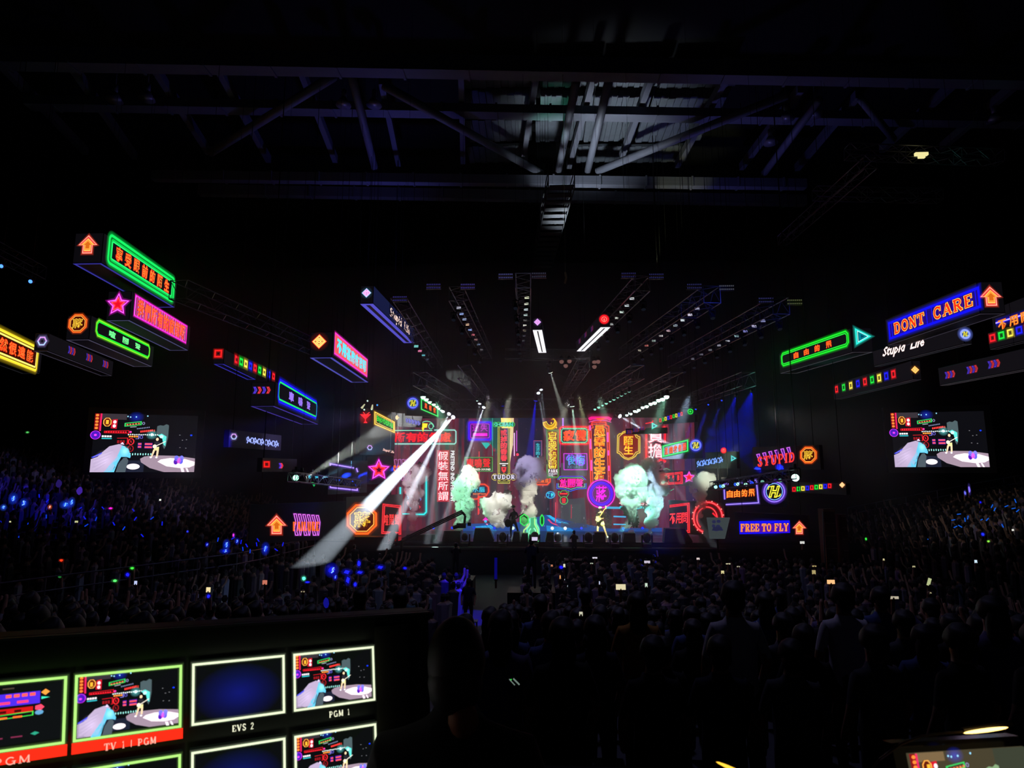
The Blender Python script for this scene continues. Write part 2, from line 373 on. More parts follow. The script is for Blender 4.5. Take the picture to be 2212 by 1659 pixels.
# ------------------------------------------------------------------ large structure
FLOORM = mat('arena_floor', (42, 44, 50), 0.7, 0.0, 0.1)
WALLM = mat('hall_wall', (22, 22, 26), 0.95)
ROOFM = mat('roof_sheet', (100, 106, 114), 0.8, 0.1, 0.05)
def struct(name, mb, m, smooth=False):
    o = mb.build(name, m, None, smooth); o['kind'] = 'structure'; return o
b = MB(); b.box(-55, -12, -0.3, 55, 56, 0.0); struct('floor', b, FLOORM)
b = MB(); b.box(-55, 55.5, 0, 55, 56, 29); struct('wall_back', b, WALLM)
b = MB(); b.box(-55, -12, 0, -54.5, 55.5, 29); struct('wall_left', b, WALLM)
b = MB(); b.box(54.5, -12, 0, 55, 55.5, 29); struct('wall_right', b, WALLM)
b = MB(); b.box(-55, -12, 28.6, 55, 56, 29); struct('ceiling', b, mat('ceiling_black', (14, 14, 17), 0.95))
# stepped seating the camera looks down from
TY = [4.0+0.9*i for i in range(17)]
def tier_z(y):
    if y < TY[0]: return 3.05
    i = int((y-TY[0])/0.9)
    return max(0.0, 2.9-0.18*i) if i < 17 else 0.0
b = MB()
for i, y in enumerate(TY): 
    z = 2.9-0.18*i
    if z > 0: b.box(-19, y, 0, 19, y+0.9, z)
o = struct('floor_seating_tiers', b, FLOORM)
b = MB(); b.box(-6, -3, 0, 6, 3.98, 3.9); struct('floor_control_platform', b, mat('platform_black', (18, 18, 20), 0.9))
# stage
b = MB(); b.box(-21, 34.2, 0, 21, 45, 1.62); struct('floor_stage', b, mat('stage_fascia', (40, 42, 44), 0.7))
b = MB(); b.box(-21, 34.15, 1.62, 21, 45, 1.7)
struct('floor_stage_deck', b, mat('stage_gloss', (30, 34, 42), 0.25))
b = MB(); b.box(-54, 46.5, 0, 54, 46.7, 22)
struct('wall_stage_drape', b, mat('drape_black', (20, 20, 23), 0.95, 0, 0.4))
# side stands: a ruled surface between a front and a top curve
def lerp(a, b_, t): return a+(b_-a)*t
def curve(pts, t):
    t = min(max(t, 0), 1)*(len(pts)-1); i = min(int(t), len(pts)-2); return V3(pts[i]).lerp(V3(pts[i+1]), t-i)
LF = [(-12.5, 33, .9), (-13.2, 27, .9), (-17.4, 20, .9), (-21, 13, .9)]; LB = [(-20, 44, 2.6), (-26.5, 40, 4.2), (-33, 35, 6.6), (-42, 27, 9.5)]
RF = [(17, 35, .6), (18.5, 27, .6), (20, 20, .6), (23, 12, .6)]; RB = [(22, 45, 1.6), (28, 41, 3.4), (33, 36, 5.0), (44, 26, 7.6)]
for nm, A, B_, rows in (('floor_stand_left', LF, LB, 24), ('floor_stand_right', RF, RB, 22)):
    b = MB(); N = 18
    for r in range(rows):
        f0 = r/rows; f1 = (r+1)/rows
        for k in range(N):
            a0 = curve(A, k/N); a1 = curve(A, (k+1)/N); c0 = curve(B_, k/N); c1 = curve(B_, (k+1)/N)
            p = [a0.lerp(c0, f0), a1.lerp(c1, f0), a1.lerp(c1, f1), a0.lerp(c0, f1)]; z = p[0].z
            q = [V3((v.x, v.y, z)) for v in p]; lo = V3((0, 0, -(z if r == 0 else (a0.lerp(c0, f0).z-a0.lerp(c0, f0-1/rows).z))))
            b.quad(*q); b.quad(q[0]+lo, q[1]+lo, q[1], q[0])
    struct(nm, b, mat('stand_concrete', (34, 34, 40), 0.9))
# roof: girders across the hall, tube braces, purlins, lit sheets
def girder(name, px0, py0, px1, py1, z, h, wd, label, m=STEEL, bot=True):
    a = Pz(px0, py0, z); c = Pz(px1, py1, z); b = MB(); d = (c-a).normalized(); n = V3((-d.y, d.x, 0))
    b.box8([a-n*wd/2, c-n*wd/2, c+n*wd/2, a+n*wd/2]+[p+V3((0, 0, h)) for p in (a-n*wd/2, c-n*wd/2, c+n*wd/2, a+n*wd/2)])
    k = int((c-a).length/3)
    for i in range(k):
        p = a.lerp(c, (i+.5)/k); b.cbox(p+V3((0, 0, h/2)), 0.12, wd+.12, h+.1)
    o = b.build(name, m); return tag(o, label, 'girder', kind=None)
girder('roof_girder', -60, 142, 2300, 186, 24.0, 0.8, 0.7, 'front steel girder, nearest and highest across the hall roof')
girder('roof_girder', 60, 232, 2260, 272, 25.6, 0.5, 0.75, 'pale slim steel beam crossing the roof behind the front girder')
girder('roof_girder', 330, 390, 1740, 408, 24.0, 0.6, 0.5, 'dark steel girder behind the lit roof sheets, below the tube braces')
girder('roof_girder', 430, 422, 1740, 444, 24.2, 0.7, 0.5, 'farthest and lowest steel girder over the stage rig')
b = MB()
for (x0, y0, x1, y1) in ((0, 145, 185, 335), (150, 145, 290, 345), (330, 150, 450, 335), (468, 150, 580, 352), (648, 155, 724, 352), (824, 182, 861, 360), (996, 165, 1000, 355), (1158, 172, 1128, 362), (1283, 170, 1229, 365), (1408, 172, 1342, 348), (1568, 178, 1463, 363), (1730, 200, 1602, 368), (1855, 212, 1722, 370), (2060, 190, 1905, 330), (2190, 195, 2035, 325)):
    a = Pz(x0, y0, 26.2); c = Pz(x1, y1, 26.2); pr = MB(); pr.tube(a, c, 0.0, 4)
    d = (c-a).normalized(); n = V3((-d.y, d.x, 0)); k = 0.16; pr = MB()
    pr.box8([a-n*k, c-n*k, c+n*k, a+n*k]+[p+V3((0, 0, .5)) for p in (a-n*k, c-n*k, c+n*k, a+n*k)])
    o = pr.build('roof_purlin', STEEL); tag(o, 'straight steel purlin running along the hall under the roof', 'beam', 'purlins between the roof girders')
for (x0, y0, x1, y1, r, lab) in ((720, 165, 455, 330, .24, 'left slanting tube brace rising to the front girder'), (830, 185, 1170, 375, .24, 'tube brace falling from left to right across the lit roof sheets'), (1700, 205, 1290, 370, .24, 'tube brace rising rightwards across the lit roof sheets'), (1245, 175, 1205, 375, .22, 'upright round tube left of the roof centre, reaching from girder to girder'), (1315, 175, 1268, 375, .22, 'upright round tube right of the roof centre with a pale lower collar'), (760, 165, 810, 365, .22, 'dark blue round tube at the left of the roof'), (1770, 215, 1650, 375, .22, 'round tube lit by a warm patch at the right of the roof'), (1860, 215, 1930, 300, .2, 'short slanting tube far right under the roof')):
    b = MB(); b.tube(Pz(x0, y0, 25.0), Pz(x1, y1, 25.0), r, 12); tag(b.build('roof_tube_brace', STEEL, None, True), lab, 'tube')
b = MB(); ca = Pz(1213, 405, 20.5); cb_ = Pz(1170, 585, 20.5); cd = (cb_-ca).normalized(); cn = V3((-cd.y, cd.x, 0)); rt = thing('roof_catwalk', 'dim grey catwalk running from the last girder towards the stage centre', 'catwalk', ca)
n = int((cb_-ca).length/.9)
for i in range(n):
    q = ca.lerp(cb_, i/n); b.cbox(q, 1.3, .5, .05)
CATW = mat('catwalk_grey', (30, 31, 34), .8); b.build('deck', CATW, rt); b = MB()
for k in (-1, 1):
    for h in (0, .5, 1.0): b.tube(ca+cn*k*.7+V3((0, 0, h)), cb_+cn*k*.7+V3((0, 0, h)), .03, 5)
for i in range(0, n, 2):
    q = ca.lerp(cb_, i/n)
    for k in (-1, 1): b.tube(q+cn*k*.7, q+cn*k*.7+V3((0, 0, 1)), .03, 5); b.tube(q+cn*k*.7+V3((0, 0, 1)), V3((q.x+cn.x*k*.7, q.y+cn.y*k*.7, 28.58)), .012, 4)
b.build('railing', CATW, rt)
# lit corrugated sheets between the purlins
k = 0
for row, (y0, y1) in enumerate(((166, 188), (196, 240), (262, 305), (318, 350))):
    for (xa, xb) in ((1000, 1160), (1170, 1290), (1292, 1420), (1425, 1590)):
        if row == 3 and xa in (1170,): continue
        sh = lambda x, y: x+(x-1040)*(180-y)*0.00125+(0)
        a = Pz(sh(xa, y0), y0, 27.0); c = Pz(sh(xb, y1), y1, 27.0); x0 = a.x; x1 = Pz(sh(xb, y0), y0, 27).x
        b = MB(); n = 10; ya, yb = min(a.y, c.y), max(a.y, c.y)
        for i in range(n):
            u0 = lerp(x0, x1, i/n)+.02; u1 = lerp(x0, x1, (i+1)/n)-.02; b.box(u0, ya, 27.0+.05*(i % 2), u1, yb, 27.12)
        b.box(x0, ya, 27.1, x1, yb, 27.2)
        tag(b.build('roof_sheet', ROOFM), 'grey corrugated roof sheet lit from the stage', 'roof sheet', 'lit roof sheets over the hall centre')
for x, y in ((247, 218), (317, 215), (742, 228), (808, 228), (1700, 258), (1762, 250), (2150, 262), (1665, 310)):
    p = Pz(x, y, 25.3); b = MB(); b.tube(p, p+V3((0, 0, .45)), .42, 14, .16); b.tube(p+V3((0, 0, .45)), p+V3((0, 0, .9)), .14, 8); b.tube(p+V3((0, 0, .9)), p+V3((0, 0, 3.28)), .02, 5)
    r = thing('highbay_lamp', 'unlit dome shaped high bay lamp hanging under the roof', 'lamp', p, 'switched off high bay lamps')
    b.build('reflector', mat('dome_grey', (150, 150, 160), .4, .4), r, True)
# ------------------------------------------------------------------ haze, and the spot used for beams and added fill
hm = bpy.data.materials.new('stage_haze'); hm.use_nodes = True; nt = hm.node_tree; nt.nodes.clear()
vs = nt.nodes.new('ShaderNodeVolumeScatter'); vo = nt.nodes.new('ShaderNodeOutputMaterial')
vs.inputs['Density'].default_value = HAZE; vs.inputs['Anisotropy'].default_value = 0.5; vs.inputs['Color'].default_value = (1, 1, 1, 1)
nt.links.new(vs.outputs[0], vo.inputs['Volume'])
b = MB(); b.box(-21, 29.4, 1.72, 19, 44.5, 16)
o = b.build('stage_haze', hm); tag(o, 'thin haze over the stage that shows the light beams', 'haze', kind='stuff')
hm2 = hm.copy(); hm2.name = 'outer_haze'; hm2.node_tree.nodes[vs.name].inputs['Density'].default_value = HAZE*.22
b = MB(); b.box(-21, 24.5, 1.72, 19, 29.39, 16); o = b.build('outer_haze', hm2); tag(o, 'thinner haze drifting over the front of the crowd before the stage', 'haze', kind='stuff')

def spot(src, dst, half_deg, power, rgb, blend=0.3, radius=0.06):
    l = bpy.data.lights.new('beam', 'SPOT'); l.energy = power; l.color = srgb(rgb)[:3]; l.spot_size = radians(max(1.0, 2*half_deg)); l.spot_blend = blend; l.shadow_soft_size = radius
    o = bpy.data.objects.new('beam_or_fill_light', l); COL.objects.link(o); o.location = src
    o.rotation_euler = (V3(dst)-V3(src)).to_track_quat('-Z', 'Y').to_euler(); return o

# ------------------------------------------------------------------ hanging LED boxes
HANG = mat('cable_black', (14, 14, 15), .6, .5)
def led_box(label, FL, FR, B, d, hpx, side, frame=(45, 45, 150), fw=0.05, group=None, backh=None, cab=HOUSE, face=(14, 12, 16)):
    a = P(*FL, d); c = P(*FR, d); z = (a.z+c.z)/2; a.z = c.z = z
    s_ = c if side == 'R' else a
    q = Pz(*B, z) if abs(B[1]-1012) > 30 else P(*B, backh or d+5); q.z = z
    L = q-s_; L.z = 0
    if side == 'R': A0, A1, A2, A3 = a, c, c+L, a+L
    else: A0, A1, A2, A3 = a, c, c+L, a+L
    x, y = (FR if side == 'R' else FL)
    H = P(x, y-hpx, d).z-z
    up = V3((0, 0, H))
    r = thing('led_sign_box', label, 'LED sign', (A0+A1)/2, group)
    b = MB(); b.box8([A0, A1, A2, A3, A0+up, A1+up, A2+up, A3+up]); b.build('cabinet', cab, r)
    for t in (.2, .8):
        p = A0.lerp(A3, t).lerp(A1.lerp(A2, t), .5)+up; bb = MB(); bb.tube(p, V3((p.x, p.y, 28.58)), .007, 4); bb.build('suspension_cable', HANG, r)
    end = Face(A0, A1-A0, (0, 0, 1)); ln = L.length
    sf = Face(A1, L, (0, 0, 1)) if side == 'R' else Face(A3, -L, (0, 0, 1))
    und = Face(A0, (A1-A0), -L); und.N = V3((0, 0, -1))
    und.U = (A1-A0).normalized(); und.V = L.normalized()
    W = (A1-A0).length; k = fw; u = Art(); sk = (L.dot(und.U))
    pts = [(0, 0), (W, 0), (W+sk, L.dot(V3((0, 1, 0)))), (sk, L.dot(V3((0, 1, 0))))]
    und.V = V3((0, 1, 0)); und.U = V3((1, 0, 0))
    q_ = [(p[0]+(k if i in (0, 3) else -k), p[1]+(k if i < 2 else -k)) for i, p in enumerate(pts)]
    u.line(q_, k*2, frame, True, 1); u.build('underside_light_frame', und, r)
    fa_ = Art(); fa_.rect(.02, .02, W-.02, H-.02, (8, 7, 10), 0); fa_.lay = 0; e_f = Face(end.pt(0, 0, -.014), end.U, end.V); es = fa_.build('end_screen', e_f, r)
    fa_ = Art(); fa_.rect(.02, .02, ln-.02, H-.02, face, 0); s_f = Face(sf.pt(0, 0, -.014), sf.U, sf.V); ss = fa_.build('side_screen', s_f, r)
    return dict(r=r, ss=ss, es=es, end=end, side=sf, W=W, L=ln, H=H, d=d)
def icon(bx, fn, px, py, hpx, name, face='end', **kw):
    f = bx[face]; x, y = f.uv(px, py); h = hpx/pm(bx['d']); a = Art(); fn(a, x, y, h, **kw); return a.build(name, f, bx['es' if face == 'end' else 'ss'])
def srect(bx, BL, TR): f = bx['side']; a = f.uv(*BL); c = f.uv(*TR); return a[0], a[1], c[0], c[1]
def fit(bx, u0, u1, v0, v1): L, H = bx['L'], bx['H']; return L*u0, H*v0, L*u1, H*v1
def border(bx, R, kind, rad, layers, name='sign_border', back=None):
    a = Art(); x0, y0, x1, y1 = R; h = abs(y1-y0)
    if back: a.rect(x0, y0, x1, y1, back, 0)
    for ins, w_, c, g in layers:
        i = ins*h; f = rr if kind == 'r' else cham; a.line(f(x0+i, y0+i, x1-i, y1-i, max(.01, rad*h-i*.6)), w_*h, c, True, 2+len(a.f) % 3, g, 4)
    return a.build(name, bx['side'], bx['ss'])
def letters(bx, t, R, col, edge=None, mode='row', name='lettering', **kw):
    a = Art(); getattr(a, mode)(t, *R, col, edge, **kw) if mode != 'glyphs' else a.glyphs(t, *R, col, **kw); return a.build(name, bx['side'], bx['ss'])
def inset(R, ix, iy): x0, y0, x1, y1 = R; return x0+(x1-x0)*ix, y0+(y1-y0)*iy, x1-(x1-x0)*ix, y1-(y1-y0)*iy

# left group
B1 = led_box('LED box with orange arrow end and green framed seven character sign, uppermost left', (157, 567), (218, 569), (378, 663), 22, 66, 'R', (45, 42, 130), .05)
icon(B1, i_arrow, 191, 529, 22, 'arrow_symbol')
R = srect(B1, (231, 566), (376, 603)); border(B1, R, 'r', .16, [(0, .09, (20, 230, 90), .5), (.13, .06, (10, 190, 70), 0), (.19, .05, (40, 240, 110), 0)])
letters(B1, '享受眼前的陌生', inset(R, .07, .27), (255, 130, 50), (255, 60, 25), fill=.62, e=.07)
B2 = led_box('LED box with magenta star end and pink striped sign', (229, 691), (279, 691), (407, 756), 24, 62, 'R', (58, 58, 92), .045)
icon(B2, i_star, 256, 658, 25, 'star_symbol')
R = srect(B2, (288, 681), (403, 705)); a = Art(); x0, y0, x1, y1 = R
n = 44
for i in range(n): x = lerp(x0, x1, (i+.5)/n); a.line([(x, y0), (x, y1)], (x1-x0)/n*.5, (255, 60, 150) if i % 2 else (225, 120, 205), lay=1)
a.line([(x0, y0), (x1, y0), (x1, y1), (x0, y1)], .05, (255, 40, 210), True, 2, .5, 4); a.build('striped_panel', B2['side'], B2['ss'])
letters(B2, '我們所有的疲憊呀', inset(R, .04, .12), (255, 100, 40), (255, 60, 50), fill=.84, e=.05)
B3 = led_box('hanging LED box with orange octagon end and green sign of three pale characters', (142, 733), (192, 733), (329, 791), 24, 52, 'R', (62, 58, 78), .04)
icon(B3, i_oct, 169, 699, 22, 'octagon_symbol')
R = srect(B3, (205, 723), (323, 747)); border(B3, R, 'c', .25, [(0, .08, (120, 230, 40), .5), (.1, .08, (20, 235, 50), 0)])
letters(B3, '喧鬧聲', inset(R, .14, .3), (130, 250, 150), (70, 220, 110), fill=.42, e=.05)
B4 = led_box('LED box with pale hexagon end and three chevron groups, below the octagon box', (73, 757), (102, 758), (242, 811), 27, 38, 'R', (52, 48, 62), .03)
icon(B4, i_hex, 92, 737, 10, 'hexagon_symbol')
for x, y in ((154, 758), (192, 773), (227, 787)): icon(B4, i_chev, x, y, 9.5, 'chevron_group', 'side', dim=.8, sp=1.0)
B5 = led_box('yellow framed LED box with orange characters cut off by the left edge', (-160, 729), (-110, 731), (86, 806), 23, 58, 'R', (30, 30, 34), .03)
R = srect(B5, (-95, 734), (82, 752)); border(B5, R, 'r', .12, [(0, .1, (235, 200, 40), .4), (.03, .05, YEL, 0), (.14, .07, (255, 235, 110), 0)], back=(50, 10, 5))
letters(B5, '天空自然很遠能', inset(R, .06, .27), (255, 110, 45), (255, 60, 20), fill=.8, e=.05)
B6 = led_box('LED box with red square end and a row of coloured squares', (461, 786), (483, 785), (553, 819), 27, 31, 'R', (42, 38, 140), .04)
icon(B6, i_sq, 472, 764, 7, 'square_symbol')
each_square(Art, [B6['side'].uv(lerp(510, 590, i/8), lerp(777, 813, i/8)) for i in range(9)], .2, .13, B6['side'], B6['ss'])
B7 = led_box('LED box with chevrons on its end and a blue framed sign', (541, 876), (592, 877), (688, 916), 26, 52, 'R', (58, 45, 135), .045)
icon(B7, i_chev, 566, 843, 8, 'chevron_group', sp=1.25)
R = srect(B7, (599, 866), (684, 869)); border(B7, R, 'c', .2, [(0, .1, (25, 25, 250), .5), (.1, .07, (30, 225, 90), 0)])
letters(B7, '車鳴聲', inset(R, .16, .28), (160, 125, 240), (120, 90, 220), fill=.45, e=.05)
B8 = led_box('LED box with yellow diamond end and pink sign with cyan characters', (669, 772), (717, 771), (796, 825), 25, 54, 'R', (65, 65, 150), .06)
icon(B8, i_dia, 690, 738, 17, 'diamond_symbol')
R = srect(B8, (721, 763), (793, 778)); a = Art(); x0, y0, x1, y1 = R; a.rect(x0, y0, x1, y1, (235, 70, 90), 0)
for i in range(30): x = lerp(x0, x1, (i+.5)/30); a.line([(x, y0), (x, y1)], (x1-x0)/30*.4, (190, 90, 70), lay=1)
a.line([(x0, y0), (x1, y0), (x1, y1), (x0, y1)], .06, (255, 50, 200), True, 2, .4, 4); a.build('striped_panel', B8['side'], B8['ss'])
letters(B8, '不用甚麼來證明', inset(R, .05, .2), (70, 225, 240), (90, 200, 230), fill=.82, e=.06)
B9 = led_box('slim LED box with lavender diamond end and pale script lettering on dark blue', (778, 656), (806, 655), (894, 740), 26, 38, 'R', (72, 68, 170), .1, face=(17, 21, 52))
icon(B9, i_dia, 792, 633, 11, 'diamond_symbol', c1=(120, 190, 240), c2=(215, 160, 235), c3=(225, 175, 235))
a = Art(); c0 = B9['side'].uv(841, 688); c1 = B9['side'].uv(841, 661); c2 = B9['side'].uv(884, 716); a.glyphs('Stupid  Life', c0[0], c0[1], c2[0], c1[1], (255, 215, 200), off=.02, shear=.1); a.build('lettering', B9['side'], B9['ss'])
B10 = led_box('small LED box with lavender diamond end and white underside frame above the stage centre', (1151, 712), (1171, 712), (1180, 761), 27, 24, 'R', (225, 225, 230), .09)
icon(B10, i_dia, 1161, 696, 8, 'diamond_symbol', c1=(190, 140, 225), c2=(205, 145, 225), c3=(210, 150, 230))
B11 = led_box('slim LED box with red disc end and dim chevrons, right of the stage centre', (1297, 706), (1318, 706), (1246, 758), 27, 25, 'L', (225, 225, 230), .09)
icon(B11, i_round, 1305, 690, 9, 'disc_symbol')
for x, y in ((1253, 737), (1266, 723), (1280, 710)): icon(B11, i_chev, x, y, 6, 'chevron_group', 'side', dim=.5, sp=1.0)
# right group
C1 = led_box('long LED box with orange arrow end and a blue sign reading DONT CARE', (2117, 675), (2172, 678), (1917, 745), 22, 66, 'L', (55, 50, 62), .025)
icon(C1, i_arrow, 2139, 641, 21, 'arrow_symbol')
R = srect(C1, (1924, 731), (2114, 622)); a = Art(); x0, y0, x1, y1 = R; h = y1-y0; W = x1-x0
a.rect(x0, y0, x1, y1, (25, 10, 110), 0); a.line([(x0, y0), (x1, y0), (x1, y1), (x0, y1)], h*.13, (15, 15, 255), True, 1, .5, 4)
for f in (.035, .47, .53, .97): a.line([(x0+W*f, y0), (x0+W*f, y1)], h*.06, (15, 15, 235), lay=1)
for i in range(30):
    f = .07+.86*i/29
    if .44 < f < .55: continue
    a.line([(x0+W*f, y0+h*.15), (x0+W*f, y0+h*.87)], h*.035, (70, 10, 160) if i % 2 else (120, 10, 90), lay=1)
a.build('sign_border', C1['side'], C1['ss'])
a = Art(); a.latin('DONT', x0+W*.07, y0+h*.19, x0+W*.44, y0+h*.83, (255, 40, 20), (255, 190, 60), wt=.28); a.build('lettering', C1['side'], C1['ss']); a = Art(); a.latin('CARE', x0+W*.55, y0+h*.19, x0+W*.94, y0+h*.83, (255, 40, 20), (255, 190, 60), wt=.28); a.build('lettering', C1['side'], C1['ss'])
C2 = led_box('LED box with cyan triangle end and green framed sign of four orange characters', (1842, 759), (1886, 760), (1685, 806), 26, 50, 'L', (62, 60, 68), .03)
icon(C2, i_tri, 1862, 727, 16, 'triangle_symbol')
R = srect(C2, (1690, 791), (1832, 714)); border(C2, R, 'c', .22, [(0, .1, (25, 215, 40), .5), (.14, .06, (40, 235, 60), 0)])
letters(C2, '自由的飛', inset(R, .17, .28), (255, 110, 40), (255, 70, 20), fill=.42, e=.05)
C3 = led_box('LED box with glowing blue disc end and white script lettering at the right', (2083, 741), (2100, 743), (1888, 791), 25, 38, 'L', (50, 50, 58), .02)
icon(C3, i_H, 2084, 722, 9, 'disc_symbol', ring=(120, 140, 255), thick=.35)
a = Art(); c0 = C3['side'].uv(1909, 776); c1 = C3['side'].uv(1909, 754); c2 = C3['side'].uv(1998, 745); a.glyphs('Stupid  Life', c0[0], c0[1], c2[0], c1[1]+.06, (255, 225, 220), off=.025, shear=.45); a.build('lettering', C3['side'], C3['ss'])
C4 = led_box('LED box with yellow diamond end and nine coloured squares, below the script box', (1973, 819), (1991, 819), (1802, 862), 28, 40, 'L', (48, 46, 54), .02)
icon(C4, i_dia, 1976, 799, 8.5, 'diamond_symbol', c1=(240, 150, 60), c2=(250, 200, 110))
each_square(Art, [C4['side'].uv(lerp(1808, 1931, i/8), lerp(841, 808, i/8)) for i in range(9)], .13, .14, C4['side'], C4['ss'])
C5 = led_box('LED box with three groups of red and blue chevrons at the right edge', (2236, 792), (2256, 793), (2030, 832), 26, 44, 'L', (66, 60, 66), .03)
for x, y in ((2053, 809), (2101, 798), (2148, 786)): icon(C5, i_chev, x, y, 9, 'chevron_group', 'side', dim=.85, sp=.9)
C6 = led_box('LED box with lavender bar and orange characters at the right edge', (2330, 655), (2350, 657), (2146, 717), 24, 56, 'L', (30, 30, 34), .01)
a = Art(); p0 = C6['side'].uv(2152, 698); p1 = C6['side'].uv(2225, 676); a.line([p0, p1], .12, (30, 20, 230), lay=1, glow=.4); a.line([p0, p1], .06, (190, 170, 255), lay=2); a.build('light_bar', C6['side'], C6['ss'])
a = Art(); p0 = C6['side'].uv(2156, 714); p1 = C6['side'].uv(2230, 668+8); a.row('不用問', p0[0], p0[1], p1[0], p0[1]+.42, (240, 150, 50), (200, 80, 20), fill=.7); a.build('lettering', C6['side'], C6['ss'])
C7 = led_box('LED box with coloured squares at the right edge, above the chevron box', (2330, 705), (2350, 706), (2138, 754), 25, 40, 'L', (50, 48, 54), .02)
each_square(Art, [C7['side'].uv(2145+19.2*i, 730-5.6*i) for i in range(5)], .13, .14, C7['side'], C7['ss'])

# ------------------------------------------------------------------ flat LED panels beside the stage
def panel(label, BL, dA, BR, dB, hpx, name='led_billboard', col=HOUSE, group=None, thick=.25):
    a = P(*BL, dA); c = P(*BR, dB); c.z = a.z = (a.z+c.z)/2; H = P(BL[0], BL[1]-hpx, dA).z-a.z
    f = Face(a, c-a, (0, 0, 1)); r = thing(name, label, 'LED sign', a, group)
    b = MB(); up = V3((0, 0, H)); bk = -f.N*thick; b.box8([a, c, c+bk, a+bk, a+up, c+up, c+up+bk, a+up+bk]); b.build('cabinet', col, r)
    for t in (.1, .9):
        p = a.lerp(c, t)+bk*.5
        bb = MB(); bb.tube(p+up, V3((p.x, p.y, 26)), .015, 4); bb.build('suspension_cable', HANG, r)
    return r, f, (c-a).length, H
def pa(f): return Art(lambda x, y: f.uv(x, y))
YS = -1
r, f, L, H = panel('dark LED panel with a pale hexagon and a lavender squiggle, left of the stage', (494, 958), 27, (606, 980), 32, 30)
a = pa(f); i_hex(a, 504, 943, 6, -1); a.build('hexagon_symbol', f, r); a = pa(f); squig(a, 532, 950, 601, 960, 15, 9); a.build('squiggle_symbol', f, r)
r, f, L, H = panel('dark LED panel with a small red square and chevron, above the left lamp rig', (566, 1015), 28, (640, 1022), 32, 26)
a = pa(f); i_sq(a, 575, 1003, 5); a.build('square_symbol', f, r); a = pa(f); i_chev(a, 606, 1006, 6, -1, 2, sp=.5); a.build('chevron_group', f, r)
r, f, L, H = panel('dark LED panel outlined by two violet bars, beside the magenta star panel', (708, 1064), 32, (792, 1068), 35, 70)
a = pa(f)
for pts in ([(713, 1006), (713, 1002), (764, 1011)], [(769, 1011), (772, 1020)], [(713, 1048), (713, 1053), (771, 1059), (771, 1055)]): a.line(pts, 2.6, (150, 110, 250), lay=2, glow=.4, core=(200, 175, 255))
a.build('light_frame', f, r)
r, f, L, H = panel('tall LED panel with an orange arrow and striped FAILURE lettering', (538, 1170), 28, (745, 1168), 31, 80)
a = pa(f); i_arrow(a, 597, 1134, 20, -1); a.build('arrow_symbol', f, r)
a = pa(f); 
for i in range(6):
    x = 637+9.6*i; a.line([(x-2.5, 1110+i*.7), (x+2.5, 1110+i*.7), (x+6, 1126+i*.5), (x+4, 1148), (x+7-(0 if i % 2 == 0 else 4), 1156), (x+1, 1156), (x-1, 1142), (x+1.5, 1126)], 1.3, (225, 110, 245), True, 1, .3, 4)
a.build('stripe_pattern', f, r)
a = pa(f); a.latin('FAILURE', 633, 1147, 689, 1127, (255, 95, 35), None, wt=.17, lay=4); a.build('lettering', f, r)
r, f, L, H = panel('square black LED panel with a magenta star left of the stage screen', (791, 1045), 35.5, (849, 1047), 36.5, 60)
a = pa(f); i_star(a, 818, 1015, 22, -1, (60, 0, 20)); a.build('star_symbol', f, r)
r, f, L, H = panel('grey lit LED panel with cocktail glass, orange framed sign and hexagon', (776, 985), 34, (852, 982), 37.5, 105)
a = pa(f); i_cock(a, 788.5, 902, 12, -1); a.build('cocktail_glass_symbol', f, r)
a = pa(f); a.line([(809, 890), (851, 912), (851, 934), (809, 916)], 2.2, (255, 190, 60), True, 2, .3, 4, (255, 225, 130)); a.line([(812, 895), (849, 914), (849, 930), (812, 913)], 1, (255, 210, 100), True, 3); a.build('sign_border', f, r)
a = Art(lambda x, y: f.uv(x, y+(x-812)*.49)); a.poly([(812.5, 896.5), (848.5, 896.5), (848.5, 911.5), (812.5, 911.5)], (25, 60, 25), 3); a.glyphs('ENJOYDESPAIR', 813, 911, 848, 897.5, (60, 215, 70), off=.03, lay=5); a.build('lettering', f, r)
a = pa(f); i_hex(a, 798, 967, 5, -1); a.build('hexagon_symbol', f, r); a = Art(lambda x, y: f.uv(x, y+(x-830)*.25)); a.glyphs('Stupid Life', 826, 976, 850, 969, (255, 200, 190), off=.02, shear=.3); a.build('script_lettering', f, r)
r, f, L, H = panel('small dark LED bar with a pale diamond and violet squiggle over the red character sign', (850, 918), 37.6, (912, 926), 39, 26)
a = pa(f); a.poly([(851.5, 902), (857, 896.5), (862.5, 902), (857, 907.5)], (235, 205, 150), 2); a.build('diamond_symbol', f, r); a = pa(f); squig(a, 877, 908, 907, 915, 11, 9, (110, 110, 190)); a.build('squiggle_symbol', f, r)
r, f, L, H = panel('LED box with blue ringed letter H and green sign of three orange characters', (878, 892), 35.5, (948, 905), 36.6, 42)
a = pa(f); i_H(a, 891.5, 871, 10.5, -1, (60, 70, 245)); a.build('letter_disc', f, r)
a = pa(f); a.line([(910, 862), (945, 881), (945, 899), (910, 884)], 1.6, (30, 225, 80), True, 2, .4, 4, (120, 255, 150)); a.build('sign_border', f, r)
a = Art(lambda x, y: f.uv(x, y+(x-915)*.5)); a.row('真相信', 915, 880, 943, 869, (255, 110, 50), (230, 60, 20), fill=.5); a.build('lettering', f, r)
